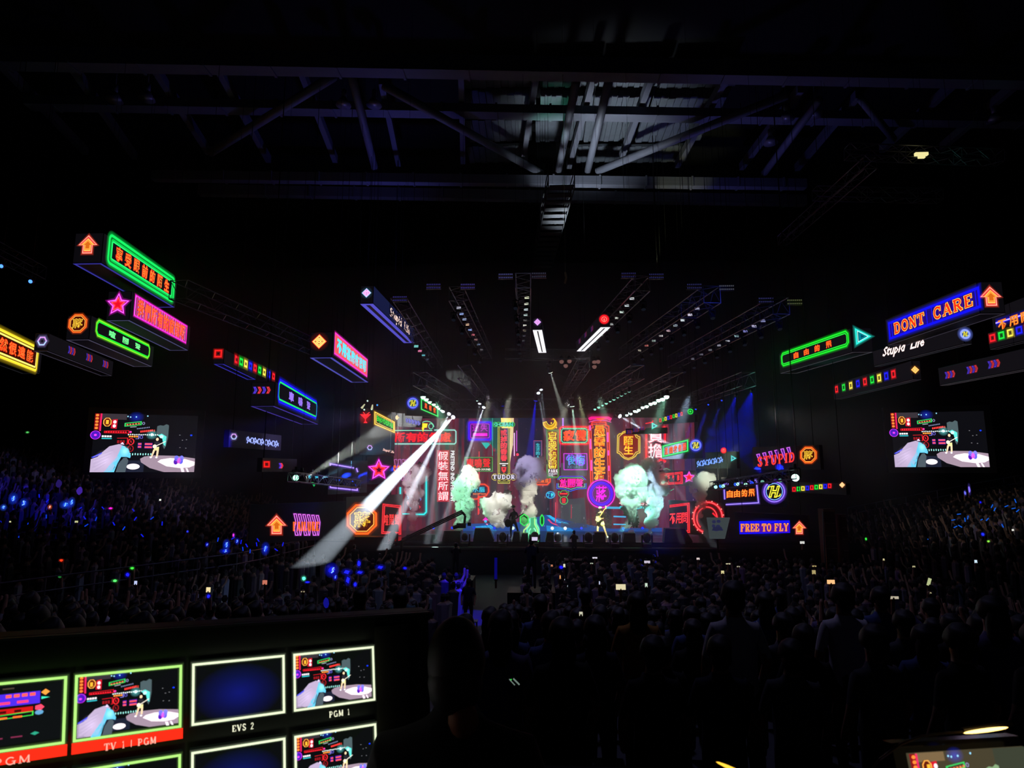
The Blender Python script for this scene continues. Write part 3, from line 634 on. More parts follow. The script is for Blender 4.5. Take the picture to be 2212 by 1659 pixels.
# right of the stage
r, f, L, H = panel('dark LED box with dim chevrons and a cyan triangle crossing the stage screen', (1352, 946), 35, (1440, 928), 34, 20)
a = pa(f)
for x, y in ((1360, 933), (1374.5, 929), (1388, 925)): i_chev(a, x, y, 4.2, -1, 4, .5, .7)
a.build('chevron_group', f, r); a = pa(f); i_tri(a, 1414, 920, 6); a.build('triangle_symbol', f, r)
r, f, L, H = panel('dark LED box with nine small squares and a green disc', (1420, 924), 35, (1501, 904), 33, 22)
each_square(lambda: pa(f), [(lerp(1427, 1473, i/8), lerp(908, 894, i/8)) for i in range(9)], 1.6, 3.3, f, r)
a = pa(f); a.line(ngon(1492, 889, 5.2, 16), 1.2, (40, 230, 70), True, 2, .5, 4); a.poly(ngon(1492, 889, 2.5, 4), (40, 230, 70), 3); a.build('disc_symbol', f, r)
r, f, L, H = panel('LED box with green framed five character sign and a blue ringed letter H', (1430, 998), 35, (1518, 984), 33, 40)
a = pa(f); a.line([(1433, 964), (1486, 951), (1486, 974), (1433, 986)], 2.4, (25, 215, 80), True, 2, .4, 4, (90, 245, 140)); a.build('sign_border', f, r)
a = Art(lambda x, y: f.uv(x, y-(x-1436)*.23)); a.row('放自在個圈', 1436, 982, 1484, 968, (255, 110, 50), (220, 60, 20), fill=.7); a.build('lettering', f, r)
a = pa(f); i_H(a, 1503.5, 962, 11, -1, (70, 80, 250)); a.build('letter_disc', f, r)
r, f, L, H = panel('dark LED panel with lavender squiggle, red disc and cyan triangle', (1503, 1020), 35, (1592, 1003), 32.5, 42)
a = pa(f); squig(a, 1507, 1003, 1562, 993, 14, 9, (110, 150, 240)); a.build('squiggle_symbol', f, r); a = pa(f); i_round(a, 1564, 973, 5.5); a.build('disc_symbol', f, r); a = pa(f); i_tri(a, 1585, 990, 5.5, (30, 200, 200)); a.build('triangle_symbol', f, r)
r, f, L, H = panel('LED panel with striped STUPID lettering and an orange octagon at the right', (1628, 1018), 32, (1773, 1010), 29, 52)
a = pa(f)
for i in range(6):
    x = 1637+13*i; y = 982-i*2.9; a.line([(x-2, y), (x+4, y-1.2), (x+8, y+16), (x+9, y+20), (x+7, y+24), (x+3, y+12)], 1.1, (215, 110, 250), True, 1, .3, 4); a.poly([(x-1, y+.6), (x+3.5, y), (x+7, y+14), (x+3, y+14)], (75, 20, 130), 0)
a.build('stripe_pattern', f, r)
a = Art(lambda x, y: f.uv(x, y-(x-1638)*.14)); a.latin('STUPID', 1638, 1008, 1717, 988, (255, 60, 35), (150, 20, 60), wt=.17, ew=.07, lay=4); a.build('lettering', f, r)
a = pa(f); i_oct(a, 1747, 983, 18, -1); a.build('octagon_symbol', f, r)
r, f, L, H = panel('LED panel with violet frame, orange characters and a large ringed letter H', (1560, 1096), 32, (1700, 1090), 30, 65)
a = pa(f)
for pts in ([(1564, 1045), (1566, 1079)], [(1568, 1090), (1639, 1086), (1634, 1037), (1630, 1037)], [(1596, 1043), (1606, 1042)], [(1615, 1040), (1622, 1039)], [(1566, 1046), (1574, 1045)]): a.line(pts, 2, (130, 100, 250), lay=2, glow=.5, core=(190, 170, 255))
a.build('light_frame', f, r)
a = Art(lambda x, y: f.uv(x, y-(x-1569)*.06)); a.row('自由的飛', 1569, 1075, 1632, 1060, (255, 160, 60), (230, 80, 20), fill=.78); a.build('lettering', f, r)
a = pa(f); i_H(a, 1673, 1062, 22, -1, (120, 70, 235), .12); a.build('letter_disc', f, r)
r, f, L, H = panel('grey LED bar with nine small squares and a pale diamond, low at the right', (1710, 1071), 31, (1828, 1061), 28, 30, col=mat('cabinet_grey', (64, 66, 66), .6))
each_square(lambda: pa(f), [(lerp(1716, 1793, i/8), lerp(1057, 1049.5, i/8)) for i in range(9)], 2.6, 3.8, f, r)
a = pa(f); i_dia(a, 1820, 1047.5, 6.5, (220, 140, 90), (250, 200, 140), (235, 180, 120)); a.build('diamond_symbol', f, r)
r, f, L, H = panel('low LED panel with blue FREE TO FLY sign and an orange arrow', (1590, 1168), 31, (1748, 1164), 29, 62)
a = pa(f); a.poly([(1597, 1126), (1706, 1124), (1707, 1151), (1598, 1154)], (12, 12, 235), 1); a.poly([(1599, 1131), (1705, 1129), (1706, 1149), (1600, 1151)], (25, 10, 150), 2); a.halo(1652, 1139, 62, 20, BLU, .25)
for i in range(36): a.line([(1602+2.9*i, 1132), (1602+2.9*i, 1150)], .6, (150, 10, 120), lay=3)
a.build('sign_border', f, r)
a = Art(lambda x, y: f.uv(x, y-(x-1600)*.012)); 
for t, x0, x1 in (('FREE', 1601, 1640), ('TO', 1647, 1666), ('FLY', 1674, 1703)): a.latin(t, x0, 1148, x1, 1132, (255, 90, 35), (255, 170, 50), wt=.13, ew=.06, lay=5)
a.build('lettering', f, r)
a = pa(f); i_arrow(a, 1727, 1140, 13.5, -1); a.build('arrow_symbol', f, r)
r, f, L, H = panel('red framed LED sign of four characters beside a small magenta star', (1424, 1052), 37, (1502, 1046), 35.5, 36, col=mat('cabinet_grey', (64, 66, 66), .6))
a = pa(f)
for k, w_ in ((0, 1.6), (3, 1)): a.line([(1427+k, 1025+k), (1474-k, 1020+k), (1474-k, 1044-k), (1427+k, 1047-k)], w_, (250, 40, 50), True, 2, .4, 4)
a.build('sign_border', f, r); a = Art(lambda x, y: f.uv(x, y-(x-1428)*.08)); a.row('享受歡騰', 1429, 1041, 1471, 1029, (240, 50, 55), None, fill=.5); a.build('lettering', f, r)
a = pa(f); i_star(a, 1489, 1031, 12, -1); a.build('star_symbol', f, r)
r, f, L, H = panel('red outlined LED sign of three characters with a red ring beside it', (1447, 1158), 36, (1567, 1152), 33, 78, col=mat('cabinet_grey', (64, 66, 66), .6))
a = pa(f)
for k in (0, 3.2): a.line([(1447, 1092+k), (1489-k, 1087+k), (1490-k, 1150-k), (1483-k, 1150-k)], 1.4, (250, 50, 55), False, 2, .4, 4)
a.build('sign_border', f, r); a = Art(lambda x, y: f.uv(x, y-(x-1447)*.08)); a.row('不用問', 1447, 1132, 1487, 1110, (250, 55, 60), None, fill=.9, bold=.015); a.build('lettering', f, r)
a = pa(f); cx_, cy_ = 1530, 1118
a.line(arc(cx_, cy_, 31, 33, 110, 395, 30), 4, (255, 25, 40), lay=2, glow=.5, gw=3, core=(255, 110, 110)); a.line(arc(cx_-2, cy_+2, 22, 25, 130, 380, 22), 2.4, (250, 30, 45), lay=2, glow=.4, core=(255, 100, 100)); a.line([(1540, 1108), (1548, 1116)], 3, (255, 30, 45), lay=3)
for i in range(14): t = radians(110+285*i/13); a.ell(cx_+34*cos(t), cy_+36*sin(t), 1.3, 1.3, (255, 160, 150), 4, 8)
a.build('ring_symbol', f, r)
r, f, L, H = panel('dark LED panel with orange octagon and red three character sign', (745, 1158), 33, (868, 1160), 37, 84, col=mat('cabinet_grey', (64, 66, 66), .6))
a = pa(f); i_oct(a, 781, 1122, 33, -1); a.build('octagon_symbol', f, r)
a = pa(f)
for k in (0, 3.2): a.line([(827+k, 1089+k), (865-k, 1093+k), (865-k, 1154-k), (824+k, 1152-k)], 1.4, (250, 50, 60), True, 2, .4, 4)
a.build('sign_border', f, r); a = pa(f); a.row('喧鬧聲', 828, 1134, 862, 1111, (245, 60, 60), None, fill=.8, bold=.01); a.build('lettering', f, r)

# ------------------------------------------------------------------ main LED wall
WD = 40.0
def wallx(px): return P(px, 1000, WD).x
wz = lambda py: P(1165, py, WD).z
X0, X1 = wallx(847), wallx(1503); Z0, Z1 = wz(1157), wz(903)
wall = thing('stage_led_screen', 'huge stage screen showing rainy neon street signs behind the performers', 'screen', (X0, WD, Z0))
wf = Face((X0, WD, Z0), (1, 0, 0), (0, 0, 1))
lm = bpy.data.materials.new('led_street_image'); lm.use_nodes = True; nt = lm.node_tree; nt.nodes.clear(); N_ = nt.nodes.new; Lk = nt.links.new
tc = N_('ShaderNodeTexCoord'); mp = N_('ShaderNodeMapping'); mp.inputs['Scale'].default_value = (1.6, 1, 0.14)
n1 = N_('ShaderNodeTexNoise'); n1.inputs['Scale'].default_value = 1.3; n1.inputs['Detail'].default_value = 5
cr = N_('ShaderNodeValToRGB'); e_ = cr.color_ramp.elements
e_[0].position = .30; e_[0].color = srgb((26, 30, 44)); e_[1].position = .72; e_[1].color = srgb((178, 30, 58))
for p_, c_ in ((.42, (58, 50, 68)), (.5, (112, 30, 54)), (.58, (110, 58, 82)), (.64, (92, 24, 44))): k_ = e_.new(p_); k_.color = srgb(c_)
em = N_('ShaderNodeEmission'); em.inputs[1].default_value = .8; ou = N_('ShaderNodeOutputMaterial')
Lk(tc.outputs['Object'], mp.inputs[0]); Lk(mp.outputs[0], n1.inputs['Vector']); Lk(n1.outputs[0], cr.inputs[0]); Lk(cr.outputs[0], em.inputs[0]); Lk(em.outputs[0], ou.inputs[0])
b = MB(); b.quad((X0, WD, Z0), (X1, WD, Z0), (X1, WD, Z1), (X0, WD, Z1)); o = b.build('street_picture', lm, wall); lm.cycles.emission_sampling = 'AUTO'
b = MB(); b.box(X0-.2, WD+.02, Z0-.1, X1+.2, WD+.6, Z1+.15); b.build('cabinet', HOUSE, wall)
a = pa(wf)     # painted street: towers, road and light trails of the displayed picture
for pts, c in (([(1003, 903), (1012, 903), (1018, 1060), (1003, 1100)], (20, 26, 40)), ([(1040, 903), (1082, 903), (1078, 985), (1060, 960), (1048, 930)], (16, 72, 66)), ([(1082, 903), (1103, 903), (1106, 925), (1084, 925)], (255, 215, 110)), ([(1103, 903), (1110, 903), (1108, 960), (1100, 1010)], (210, 190, 140)), ([(1119, 903), (1172, 903), (1176, 1010), (1150, 1080), (1120, 1060)], (14, 18, 40)), ([(1040, 956), (1062, 956), (1050, 970)], (30, 170, 160)), ([(1052, 950), (1062, 962), (1078, 975), (1066, 975)], (130, 20, 50)),
               ([(1210, 1080), (1262, 1075), (1268, 1140), (1212, 1140)], (58, 62, 68)), ([(1228, 1090), (1256, 1088), (1254, 1130), (1232, 1132)], (64, 72, 74)), ([(1212, 1000), (1268, 1000), (1268, 1028), (1212, 1028)], (70, 66, 76)), ([(1318, 903), (1345, 903), (1338, 1050), (1320, 1060)], (60, 30, 48)), ([(1478, 990), (1503, 990), (1503, 1090), (1482, 1090)], (42, 26, 58)),
               ([(1000, 1132), (1120, 1128), (1178, 1112), (1240, 1128), (1318, 1142), (1430, 1140), (1430, 1157), (1000, 1157)], (24, 62, 130)), ([(1020, 1138), (1060, 1134), (1075, 1148), (1030, 1150)], (40, 160, 225)), ([(1180, 1113), (1200, 1128), (1230, 1133), (1226, 1129), (1206, 1124), (1188, 1113)], (40, 190, 245)), ([(1182, 1122), (1190, 1130), (1209, 1139), (1204, 1133), (1193, 1129), (1186, 1121)], (245, 60, 100)), ([(1180, 1135), (1230, 1140), (1250, 1152), (1182, 1152)], (30, 130, 200)),
               ([(1310, 1094), (1380, 1096), (1380, 1100), (1310, 1099)], (60, 160, 200)), ([(1325, 1114), (1352, 1115), (1352, 1118), (1325, 1117)], (60, 170, 220)), ([(1325, 1131), (1352, 1132), (1352, 1134), (1325, 1134)], (60, 170, 220)), ([(1432, 925), (1434, 925), (1434, 1040), (1432, 1040)], (90, 40, 80))):
    a.poly(pts, c, 0)
for x, y0, y1, c, w_ in ((1035, 975, 1110, (190, 60, 70), 2.4), (1033, 1060, 1112, (230, 50, 60), 2), (1111, 935, 985, (240, 190, 240), 2), (1116, 930, 975, (180, 70, 190), 2), (1216, 903, 925, (180, 120, 255), 3), (1210, 925, 1010, (150, 50, 140), 1.6), (1064, 903, 985, (40, 150, 130), 1.5), (1200, 1085, 1130, (190, 40, 70), 2), (1234, 1090, 1120, (170, 50, 70), 1.5)): a.line([(x, y0), (x, y1)], w_, c, lay=1)
a.ell(1118, 982, 3, 3, (240, 60, 90), 2); a.poly([(1042, 1124), (1056, 1124), (1049, 1117)], (240, 30, 190), 3); a.ell(1049, 1126, 3, 3, (60, 180, 240), 3); a.line([(1050, 1132), (1054, 1133)], 2, (255, 120, 170), lay=3)
random.seed(5)
for i in range(150): x = random.uniform(1004, 1500); y = random.uniform(905, 1150); a.rect(x, y, x+.5, y+random.uniform(1, 5), random.choice([(190, 180, 200), (150, 80, 110), (120, 150, 170)]), 1)
for i in range(240):  # round patch of dim olive strokes in the picture behind the singer
    t = random.uniform(0, 2*pi); q = random.uniform(0, 1)**.6; x = 1297+28*q*cos(t); y = 1124+24*q*sin(t)
    a.line([(x, y), (x+random.uniform(-6, 6), y+random.uniform(-3, 3))], .8, random.choice([(82, 88, 62), (66, 70, 52), (54, 58, 48)]), lay=2)
a.build('street_scene_shapes', wf, wall)
def wsign(name, fn, label):
    a = pa(wf); fn(a); a.build(name, wf, wall, label)
def f(a):
    a.line([(849, 930), (930, 930), (934, 930)], 1.8, (130, 225, 190), lay=3); a.line([(938, 929), (982, 929), (985, 932), (985, 956), (982, 959), (849, 959)], 1.8, (150, 230, 215), lay=3, glow=.3)
    a.line(arc(922, 924, 16, 14, 200, 350, 8)+arc(931, 921, 5, 6, 0, 400, 10), 1.6, (110, 215, 170), lay=3)
    a.row('所有的焦慮', 852, 954, 975, 935, (255, 30, 45), (200, 15, 35), fill=.86, e=.06, lay=4); a.poly([(908, 914), (924, 915), (922, 924), (917, 924), (914, 934)], (255, 225, 50), 5)
wsign('red_character_sign', f, 'red five character sign in a mint outline with yellow pennant')
def f(a):
    a.rect(944, 1084, 971, 972, (150, 30, 48), 2)
    for i in range(28): a.rect(944, 974+4*i, 971, 975+4*i, (175, 45, 60), 3)
    a.row('假裝無所謂', 947, 1082, 968, 974, (255, 235, 240), (235, 90, 105), vert=True, fill=.86, e=.05, lay=4)
wsign('white_column_sign', f, 'white five character column on a red striped panel')
a = Art(lambda x, y: wf.uv(975+(y-0), 974+x)); a.glyphs('PRETEND INDIFFERENT', 0, -1, 110, 6.5, (235, 235, 240), off=.025, lay=4); a.build('upright_lettering', wf, wall, 'white lettering turned on its side beside the column sign')
def f(a):
    a.rect(1013, 950, 1060, 912, (60, 10, 80), 2); a.line(rr(1013.5, 949.5, 1060, 912.5, 2.5), 3.4, (70, 20, 255), True, 3, .6, 4); a.line(rr(1017, 946, 1057, 916, 2), 1, (210, 40, 230), True, 3)
    a.row('迷失', 1019, 932, 1055, 917, (190, 25, 190), (110, 10, 130), fill=.85, lay=4); a.line([(1022, 939), (1053, 939)], 6, (255, 20, 210), lay=5, glow=.5, gw=2)
wsign('purple_sign', f, 'purple sign with a magenta bar in a violet frame')
def f(a):
    a.rect(1003.5, 1018, 1064, 988, (40, 20, 30), 2)
    for i in range(26): a.line([(1005+2.3*i, 989), (1005+2.3*i, 1017)], .7, (50, 110, 50), lay=3)
    a.line([(1004, 988), (1064, 988), (1064, 1018), (1004, 1018)], 1.2, (70, 160, 80), True, 3); a.row('車鳴聲', 1007, 1010, 1060, 991, (255, 40, 50), (160, 15, 25), fill=.86, lay=4); a.glyphs('UNDESIRED SOUND', 1008, 1016, 1060, 1012, (240, 235, 225), off=.03, lay=6)
wsign('striped_green_sign', f, 'green striped sign with three red characters')
def f(a):
    a.rect(1075, 1044, 1101, 925, (22, 16, 14), 2)
    for k in (0, 3): a.line([(1076+k, 1044-k), (1101-k, 1044-k), (1101-k, 922), (1076+k, 922)], 1, (190, 190, 60) if k else (220, 215, 90), True, 3)
    for i in range(6): a.ell(1070+7.4*i, 917, 5.2, 5.2, (20, 70, 40), 4, 12); a.line(ngon(1070+7.4*i, 917, 5, 12), .9, (70, 215, 90) if i != 2 else (220, 220, 70), True, 5)
    a.glyphs('OCEAN', 1067, 920.5, 1108, 913, (60, 190, 170), off=.05, lay=6)
    a.row('戒掉的青春', 1082, 996, 1095, 928, (255, 45, 70), (190, 20, 50), vert=True, fill=.92, lay=4, e=.05)
    a.rect(1079, 1002.5, 1098, 1000.5, (230, 230, 230), 4); a.rect(1085, 1006.5, 1092, 1004.5, (230, 230, 230), 4)
    a.poly([(1083, 1009), (1094, 1009), (1093, 1017), (1088.5, 1022), (1084, 1017)], (225, 25, 40), 4); a.poly([(1086, 1011.5), (1091, 1011.5), (1088.5, 1016)], (20, 5, 10), 5)
    for i in range(5): x = 1069+10*i; a.ell(x, 1030.5, 7, 7, (40, 36, 30), 4, 14); a.line(arc(x, 1030.5, 7, 7, -60 if i else 60, 60 if i else 300, 6)+[], .8, (230, 210, 90), lay=5); a.line(arc(x, 1030.5, 7, 7, 60, 120, 4), .8, (230, 210, 90), lay=5); a.line(arc(x, 1030.5, 7, 7, 240, 300, 4), .8, (230, 210, 90), lay=5)
    a.latin('TUDOR', 1065, 1034.5, 1112, 1026, (215, 210, 235), None, wt=.3, lay=7)
wsign('tall_yellow_tower_sign', f, 'tall yellow outlined tower sign with red characters and bubble lettering')
def f(a):
    a.line([(1016, 1046), (1047, 1046), (1055, 1052), (1056, 1062), (1050, 1071), (1035, 1074), (1030, 1078), (1012, 1078)], 2, (255, 70, 40), lay=3, glow=.4); a.rect(1018, 1070, 1051, 1051, (20, 30, 60), 2)
    a.row('水腦', 1021, 1063, 1048, 1052, (50, 215, 235), (20, 90, 130), fill=.86, lay=4); a.glyphs('DECEPTION', 1022, 1069, 1050, 1065, (240, 120, 60), off=.03, lay=4)
wsign('rounded_orange_sign', f, 'rounded orange outlined sign with cyan characters, partly in smoke')
def f(a):
    a.poly([(1189, 907)]+arc(1189, 916, 15, 13, -60, 190, 12)+arc(1188, 909, 10, 11, 170, -30, 8), (200, 140, 20), 3); a.line(arc(1187, 914, 14, 12, -60, 185, 10)+arc(1189, 908, 9, 11, 165, -10, 8), 1.3, (255, 225, 60), True, 4)
    a.ell(1191, 914, 1.7, 1.7, (255, 215, 60), 5); a.ell(1202, 924, 1.5, 1.5, (255, 215, 60), 5)
    a.rect(1182, 1012, 1206, 930, (120, 14, 34), 2)
    for k in (0, 2.4): a.line([(1181+k, 1032-k), (1207-k, 1032-k), (1207-k, 929+k), (1181+k, 929+k)], .9, (50, 180, 80), True, 3)
    a.row('享受傷害', 1186, 1012, 1201, 933, (150, 70, 10), (245, 230, 60), vert=True, fill=.9, lay=4, e=.06)
    a.latin('PARK', 1184.5, 1020.5, 1205, 1014, (245, 235, 240), None, wt=.22, lay=5); a.glyphs('EXCELLENT', 1185, 1025, 1204.5, 1022, (215, 215, 225), off=.03, lay=5); a.glyphs('HOTEL', 1185, 1029, 1195, 1026, (215, 215, 225), off=.03, lay=5)
wsign('green_column_sign', f, 'green framed column sign with yellow characters under a crescent moon')
def f(a):
    a.rect(1153.5, 992, 1170, 952, (18, 34, 56), 2); a.line([(1153.5, 994), (1153.5, 952), (1170.5, 952), (1170.5, 986)], 1.1, (160, 70, 110), lay=3); a.line([(1155.5, 992), (1155.5, 954), (1168.5, 954), (1168.5, 986)], .8, (60, 90, 140), lay=3); a.row('生活的人', 1158, 992, 1166, 957, (70, 200, 210), (20, 110, 130), vert=True, fill=.86, lay=4)
wsign('small_blue_column_sign', f, 'small dark blue column sign with cyan characters')
def f(a):
    a.line(rr(1209, 959.5, 1272, 922, 7), 2.6, (250, 35, 50), True, 3, .5, 4); a.line(rr(1213, 955.5, 1268, 926.5, 5), 1.6, (70, 215, 170), True, 4)
    for i in range(16): 
        for y in (924.5, 957.5): a.ell(1215+3.4*i, y, .8, .8, (240, 245, 170), 5, 6)
    for i in range(8):
        for x in (1211, 1270): a.ell(x, 928+3.5*i, .8, .8, (240, 245, 170), 5, 6)
    a.rect(1214.5, 954, 1266.5, 928, (40, 45, 46), 2); a.row('疲憊', 1216, 951.5, 1267, 929.5, (255, 35, 30), (255, 100, 40), fill=.88, e=.04, lay=5)
wsign('red_dotted_sign', f, 'red and mint framed sign with bulbs round two red characters')
def f(a):
    a.rect(1218, 1015, 1268, 980, (50, 52, 74), 2); a.line([(1218, 980), (1267.5, 980), (1268.5, 1014.5), (1218.5, 1014.5)], 1.3, (215, 60, 225), True, 3, .3); a.row('後悔', 1224, 1004, 1263, 983.5, (60, 175, 225), (140, 60, 235), fill=.92, e=.09, lay=4); a.glyphs('REGRET', 1226, 1012, 1260, 1006, (80, 130, 150), lay=4)
wsign('violet_framed_sign', f, 'violet framed sign with blue characters')
def f(a):
    a.line([(1204, 1036), (1210, 1029), (1258, 1029), (1266, 1037)], 1.6, (70, 70, 230), lay=3); a.line([(1207, 1037), (1211, 1032), (1257, 1032), (1262, 1037)], 1.2, (70, 200, 140), lay=3)
    a.line([(1203, 1044), (1203, 1055), (1218, 1056), (1232, 1061), (1248, 1056), (1266, 1055), (1266, 1044)], 1.8, (30, 90, 220), lay=3); a.line([(1206, 1044), (1206, 1052), (1220, 1053), (1233, 1057), (1246, 1053), (1263, 1052), (1263, 1044)], 1.2, (80, 210, 190), lay=3)
    a.row('放開聲', 1209, 1052, 1260, 1035, (255, 20, 200), (255, 40, 110), fill=.9, e=.05, lay=4)
wsign('blue_bracket_sign', f, 'sign with three magenta characters between blue brackets')
def f(a):
    a.line([(1206, 1061), (1211, 1064), (1214, 1060), (1222, 1060), (1225, 1064), (1229, 1060), (1228, 1068), (1223, 1075)], 1.1, (70, 190, 90), lay=3); a.line([(1206, 1061), (1206, 1068), (1212, 1075)], 1.1, (70, 190, 90), lay=3); a.line([(1209, 1066.5), (1226, 1066.5)], 3, (240, 50, 50), lay=4); a.line(ngon(1218, 1081, 8.4, 18), 1.2, (90, 200, 100), True, 3); a.row('昔', 1212.5, 1086.5, 1223.5, 1075.5, (240, 45, 50), None, lay=4, bold=.025)
wsign('bull_head_sign', f, 'green outlined bull head over a ring with a red character')
def f(a):
    a.ell(1189, 1069, 9.5, 7.6, (10, 40, 110), 3); a.line(arc(1189, 1069, 9, 7, 0, 360, 18)[:-1], 1.2, (60, 190, 245), True, 4, .4, 4); a.row('丁靜', 1181.5, 1073, 1196.5, 1065, (60, 220, 230), None, lay=5, bold=.02)
wsign('blue_oval_sign', f, 'small blue oval sign with cyan characters')
def f(a):
    a.line([(1155, 1033), (1155, 1042), (1160, 1047), (1182, 1047), (1188, 1041), (1188, 1033)], 2.2, (255, 80, 45), lay=3, glow=.4); a.row('很遠蓬', 1157, 1043, 1186, 1034, (240, 120, 50), (190, 50, 20), fill=.88, lay=4)
wsign('rounded_red_sign', f, 'small rounded red sign with orange characters, half in smoke')
def f(a):
    a.line([(1272, 906), (1278, 903), (1314, 903), (1320, 907)], 6, (255, 20, 130), lay=3, glow=.3); a.poly([(1285, 903), (1308, 903), (1297, 911)], (255, 80, 40), 5); a.line([(1272, 912), (1286, 908), (1306, 908), (1320, 912)], 1.2, (255, 90, 190), lay=5)
    for k, c, w_ in ((0, (255, 60, 45), 1.8), (4.5, (255, 90, 60), 1.2)):
        a.line([(1275+k+1.5, 1052), (1272+k, 921+k), (1277+k, 919+k), (1279, 912+k), (1308, 912+k), (1310-k, 919+k), (1315-k, 921+k), (1319-k, 1052)], w_, c, False, 4, .4, 4)
    a.poly([(1276, 1050), (1273.5, 925), (1276.5, 925), (1279, 1050)], (150, 15, 20), 3); a.poly([(1316.5, 1050), (1311.5, 925), (1314, 925), (1319, 1050)], (150, 15, 20), 3)
    for x, y0, y1 in ((1274.5, 919, 930), (1275.3, 948, 970), (1277.5, 994, 1017), (1312.5, 934, 955), (1314, 973, 984), (1315, 1006, 1017)): a.line([(x, y0), (x, y1)], 3.8, (255, 70, 190), lay=6)
    a.row('愚蠢的生活', 1284, 1036, 1306, 919, (235, 90, 20), (255, 190, 60), vert=True, fill=.9, e=.05, lay=5)
wsign('tall_red_column_sign', f, 'tall red and pink framed column sign with five orange characters')
def f(a):
    a.ell(1298.5, 1066.5, 28, 29, (60, 20, 110), 5, 36); a.line(ngon(1298.5, 1066.5, 29, 40, 0, 1.03), 1.6, (255, 40, 225), True, 6, .5, 5); a.line(ngon(1298.5, 1066.5, 23, 36, 0, 1.03), 5.5, (80, 20, 240), True, 6); a.line(ngon(1298.5, 1066.5, 18.5, 32, 0, 1.03), .9, (180, 30, 240), True, 8); a.ell(1298.5, 1066.5, 17, 17.5, (92, 40, 88), 7, 28)
    a.row('蔣', 1285, 1083, 1312, 1050, (255, 20, 240), None, lay=9, bold=.012)
wsign('purple_disc_sign', f, 'round purple sign ringed in magenta with one magenta character')
def f(a):
    sh = lambda k: [(1334+k, 941+k), (1338+k, 937+k), (1342+k, 937), (1346, 933+k), (1352, 931+k), (1362, 931+k), (1370, 934+k), (1374-k, 938), (1377-k, 942+k), (1382-k, 944+k), (1382-k, 978-k), (1376-k, 980-k), (1373-k, 985-k), (1366, 990-k), (1357, 993-k), (1348, 990-k), (1342+k, 985-k), (1338+k, 980-k), (1333+k, 978-k)]
    a.poly(sh(1), (112, 22, 20), 3); a.line(sh(0), 1.5, (235, 200, 60), True, 4, .3, 4); a.line(sh(3), 1, (255, 235, 90), True, 4); a.row('陌生', 1348, 982, 1367, 942, (255, 215, 50), (230, 110, 30), vert=True, fill=.9, e=.05, lay=5)
wsign('yellow_badge_sign', f, 'yellow scalloped badge with two characters on dark red')
def f(a):
    a.line([(1394, 915), (1410, 912), (1410, 908)], 2, (255, 30, 50), lay=3); a.line([(1430, 924), (1437, 923), (1436, 956)], 4, (255, 25, 45), lay=3, glow=.4); a.line([(1396, 938), (1396, 992), (1404, 997), (1420, 997), (1430, 992), (1438, 998)], 4, (255, 25, 45), lay=3, glow=.4)
    a.row('負擔', 1401, 990, 1431, 925, (255, 240, 245), (220, 120, 140), vert=True, fill=.9, e=.05, lay=5)
wsign('white_on_red_sign', f, 'two large white characters in a broken red frame')
def f(a):
    a.row('享受絕望', 1336, 1091, 1412, 1074, (245, 235, 240), (210, 120, 130), fill=.8, e=.05, lay=4); a.glyphs('ENJOY DESPAIR', 1339, 1100.5, 1402, 1093.5, (50, 220, 225), off=.03, lay=4)
wsign('white_lettering', f, 'white characters over cyan capitals, mostly behind smoke')
def f(a):
    for c, q in (((60, 130, 70), [(1336, 1022), (1338, 1016), (1346, 1014), (1352, 1018)]), ((60, 130, 70), [(1337, 1026), (1335, 1036), (1340, 1044)]), ((60, 130, 70), [(1338, 1048), (1336, 1056), (1342, 1060)]), ((70, 150, 110), [(1432, 1014), (1440, 1012), (1448, 1016), (1452, 1018)]), ((70, 170, 120), [(1440, 1058), (1448, 1060), (1456, 1056)])): a.line(q, 1.4, c, lay=3)
wsign('green_scrollwork', f, 'green scrollwork round the smoke')
def f(a):
    a.line([(865, 1052), (865, 1087)], 3, (40, 225, 225), lay=3, glow=.4); a.line([(868, 1110), (885, 1110)], 2.4, (40, 225, 225), lay=3); a.line([(898, 1111), (916, 1111), (921, 1106), (921, 1028)], 3, (40, 225, 225), lay=3, glow=.4)
    for i in range(4): x = 852+8*i; a.line([(x, 993), (x+5, 992), (x+12, 1036), (x+8, 1038)], 1, (190, 110, 190), True, 3)
    a.latin('STUP', 850, 1026, 882, 1006, (255, 110, 40), None, wt=.17, lay=5)
    for x, y, c in ((874, 1060, (240, 60, 70)), (880, 1072, (60, 160, 220)), (903, 1062, (240, 90, 80)), (885, 1095, (60, 200, 220)), (905, 1092, (230, 50, 60)), (880, 1084, (240, 70, 60)), (907, 1075, (90, 140, 230))): a.line([(x, y), (x+3, y+3), (x+1, y+6)], 1.3, c, lay=4)
wsign('cyan_bracket_sign', f, 'cyan bracket and striped orange lettering behind the left smoke')

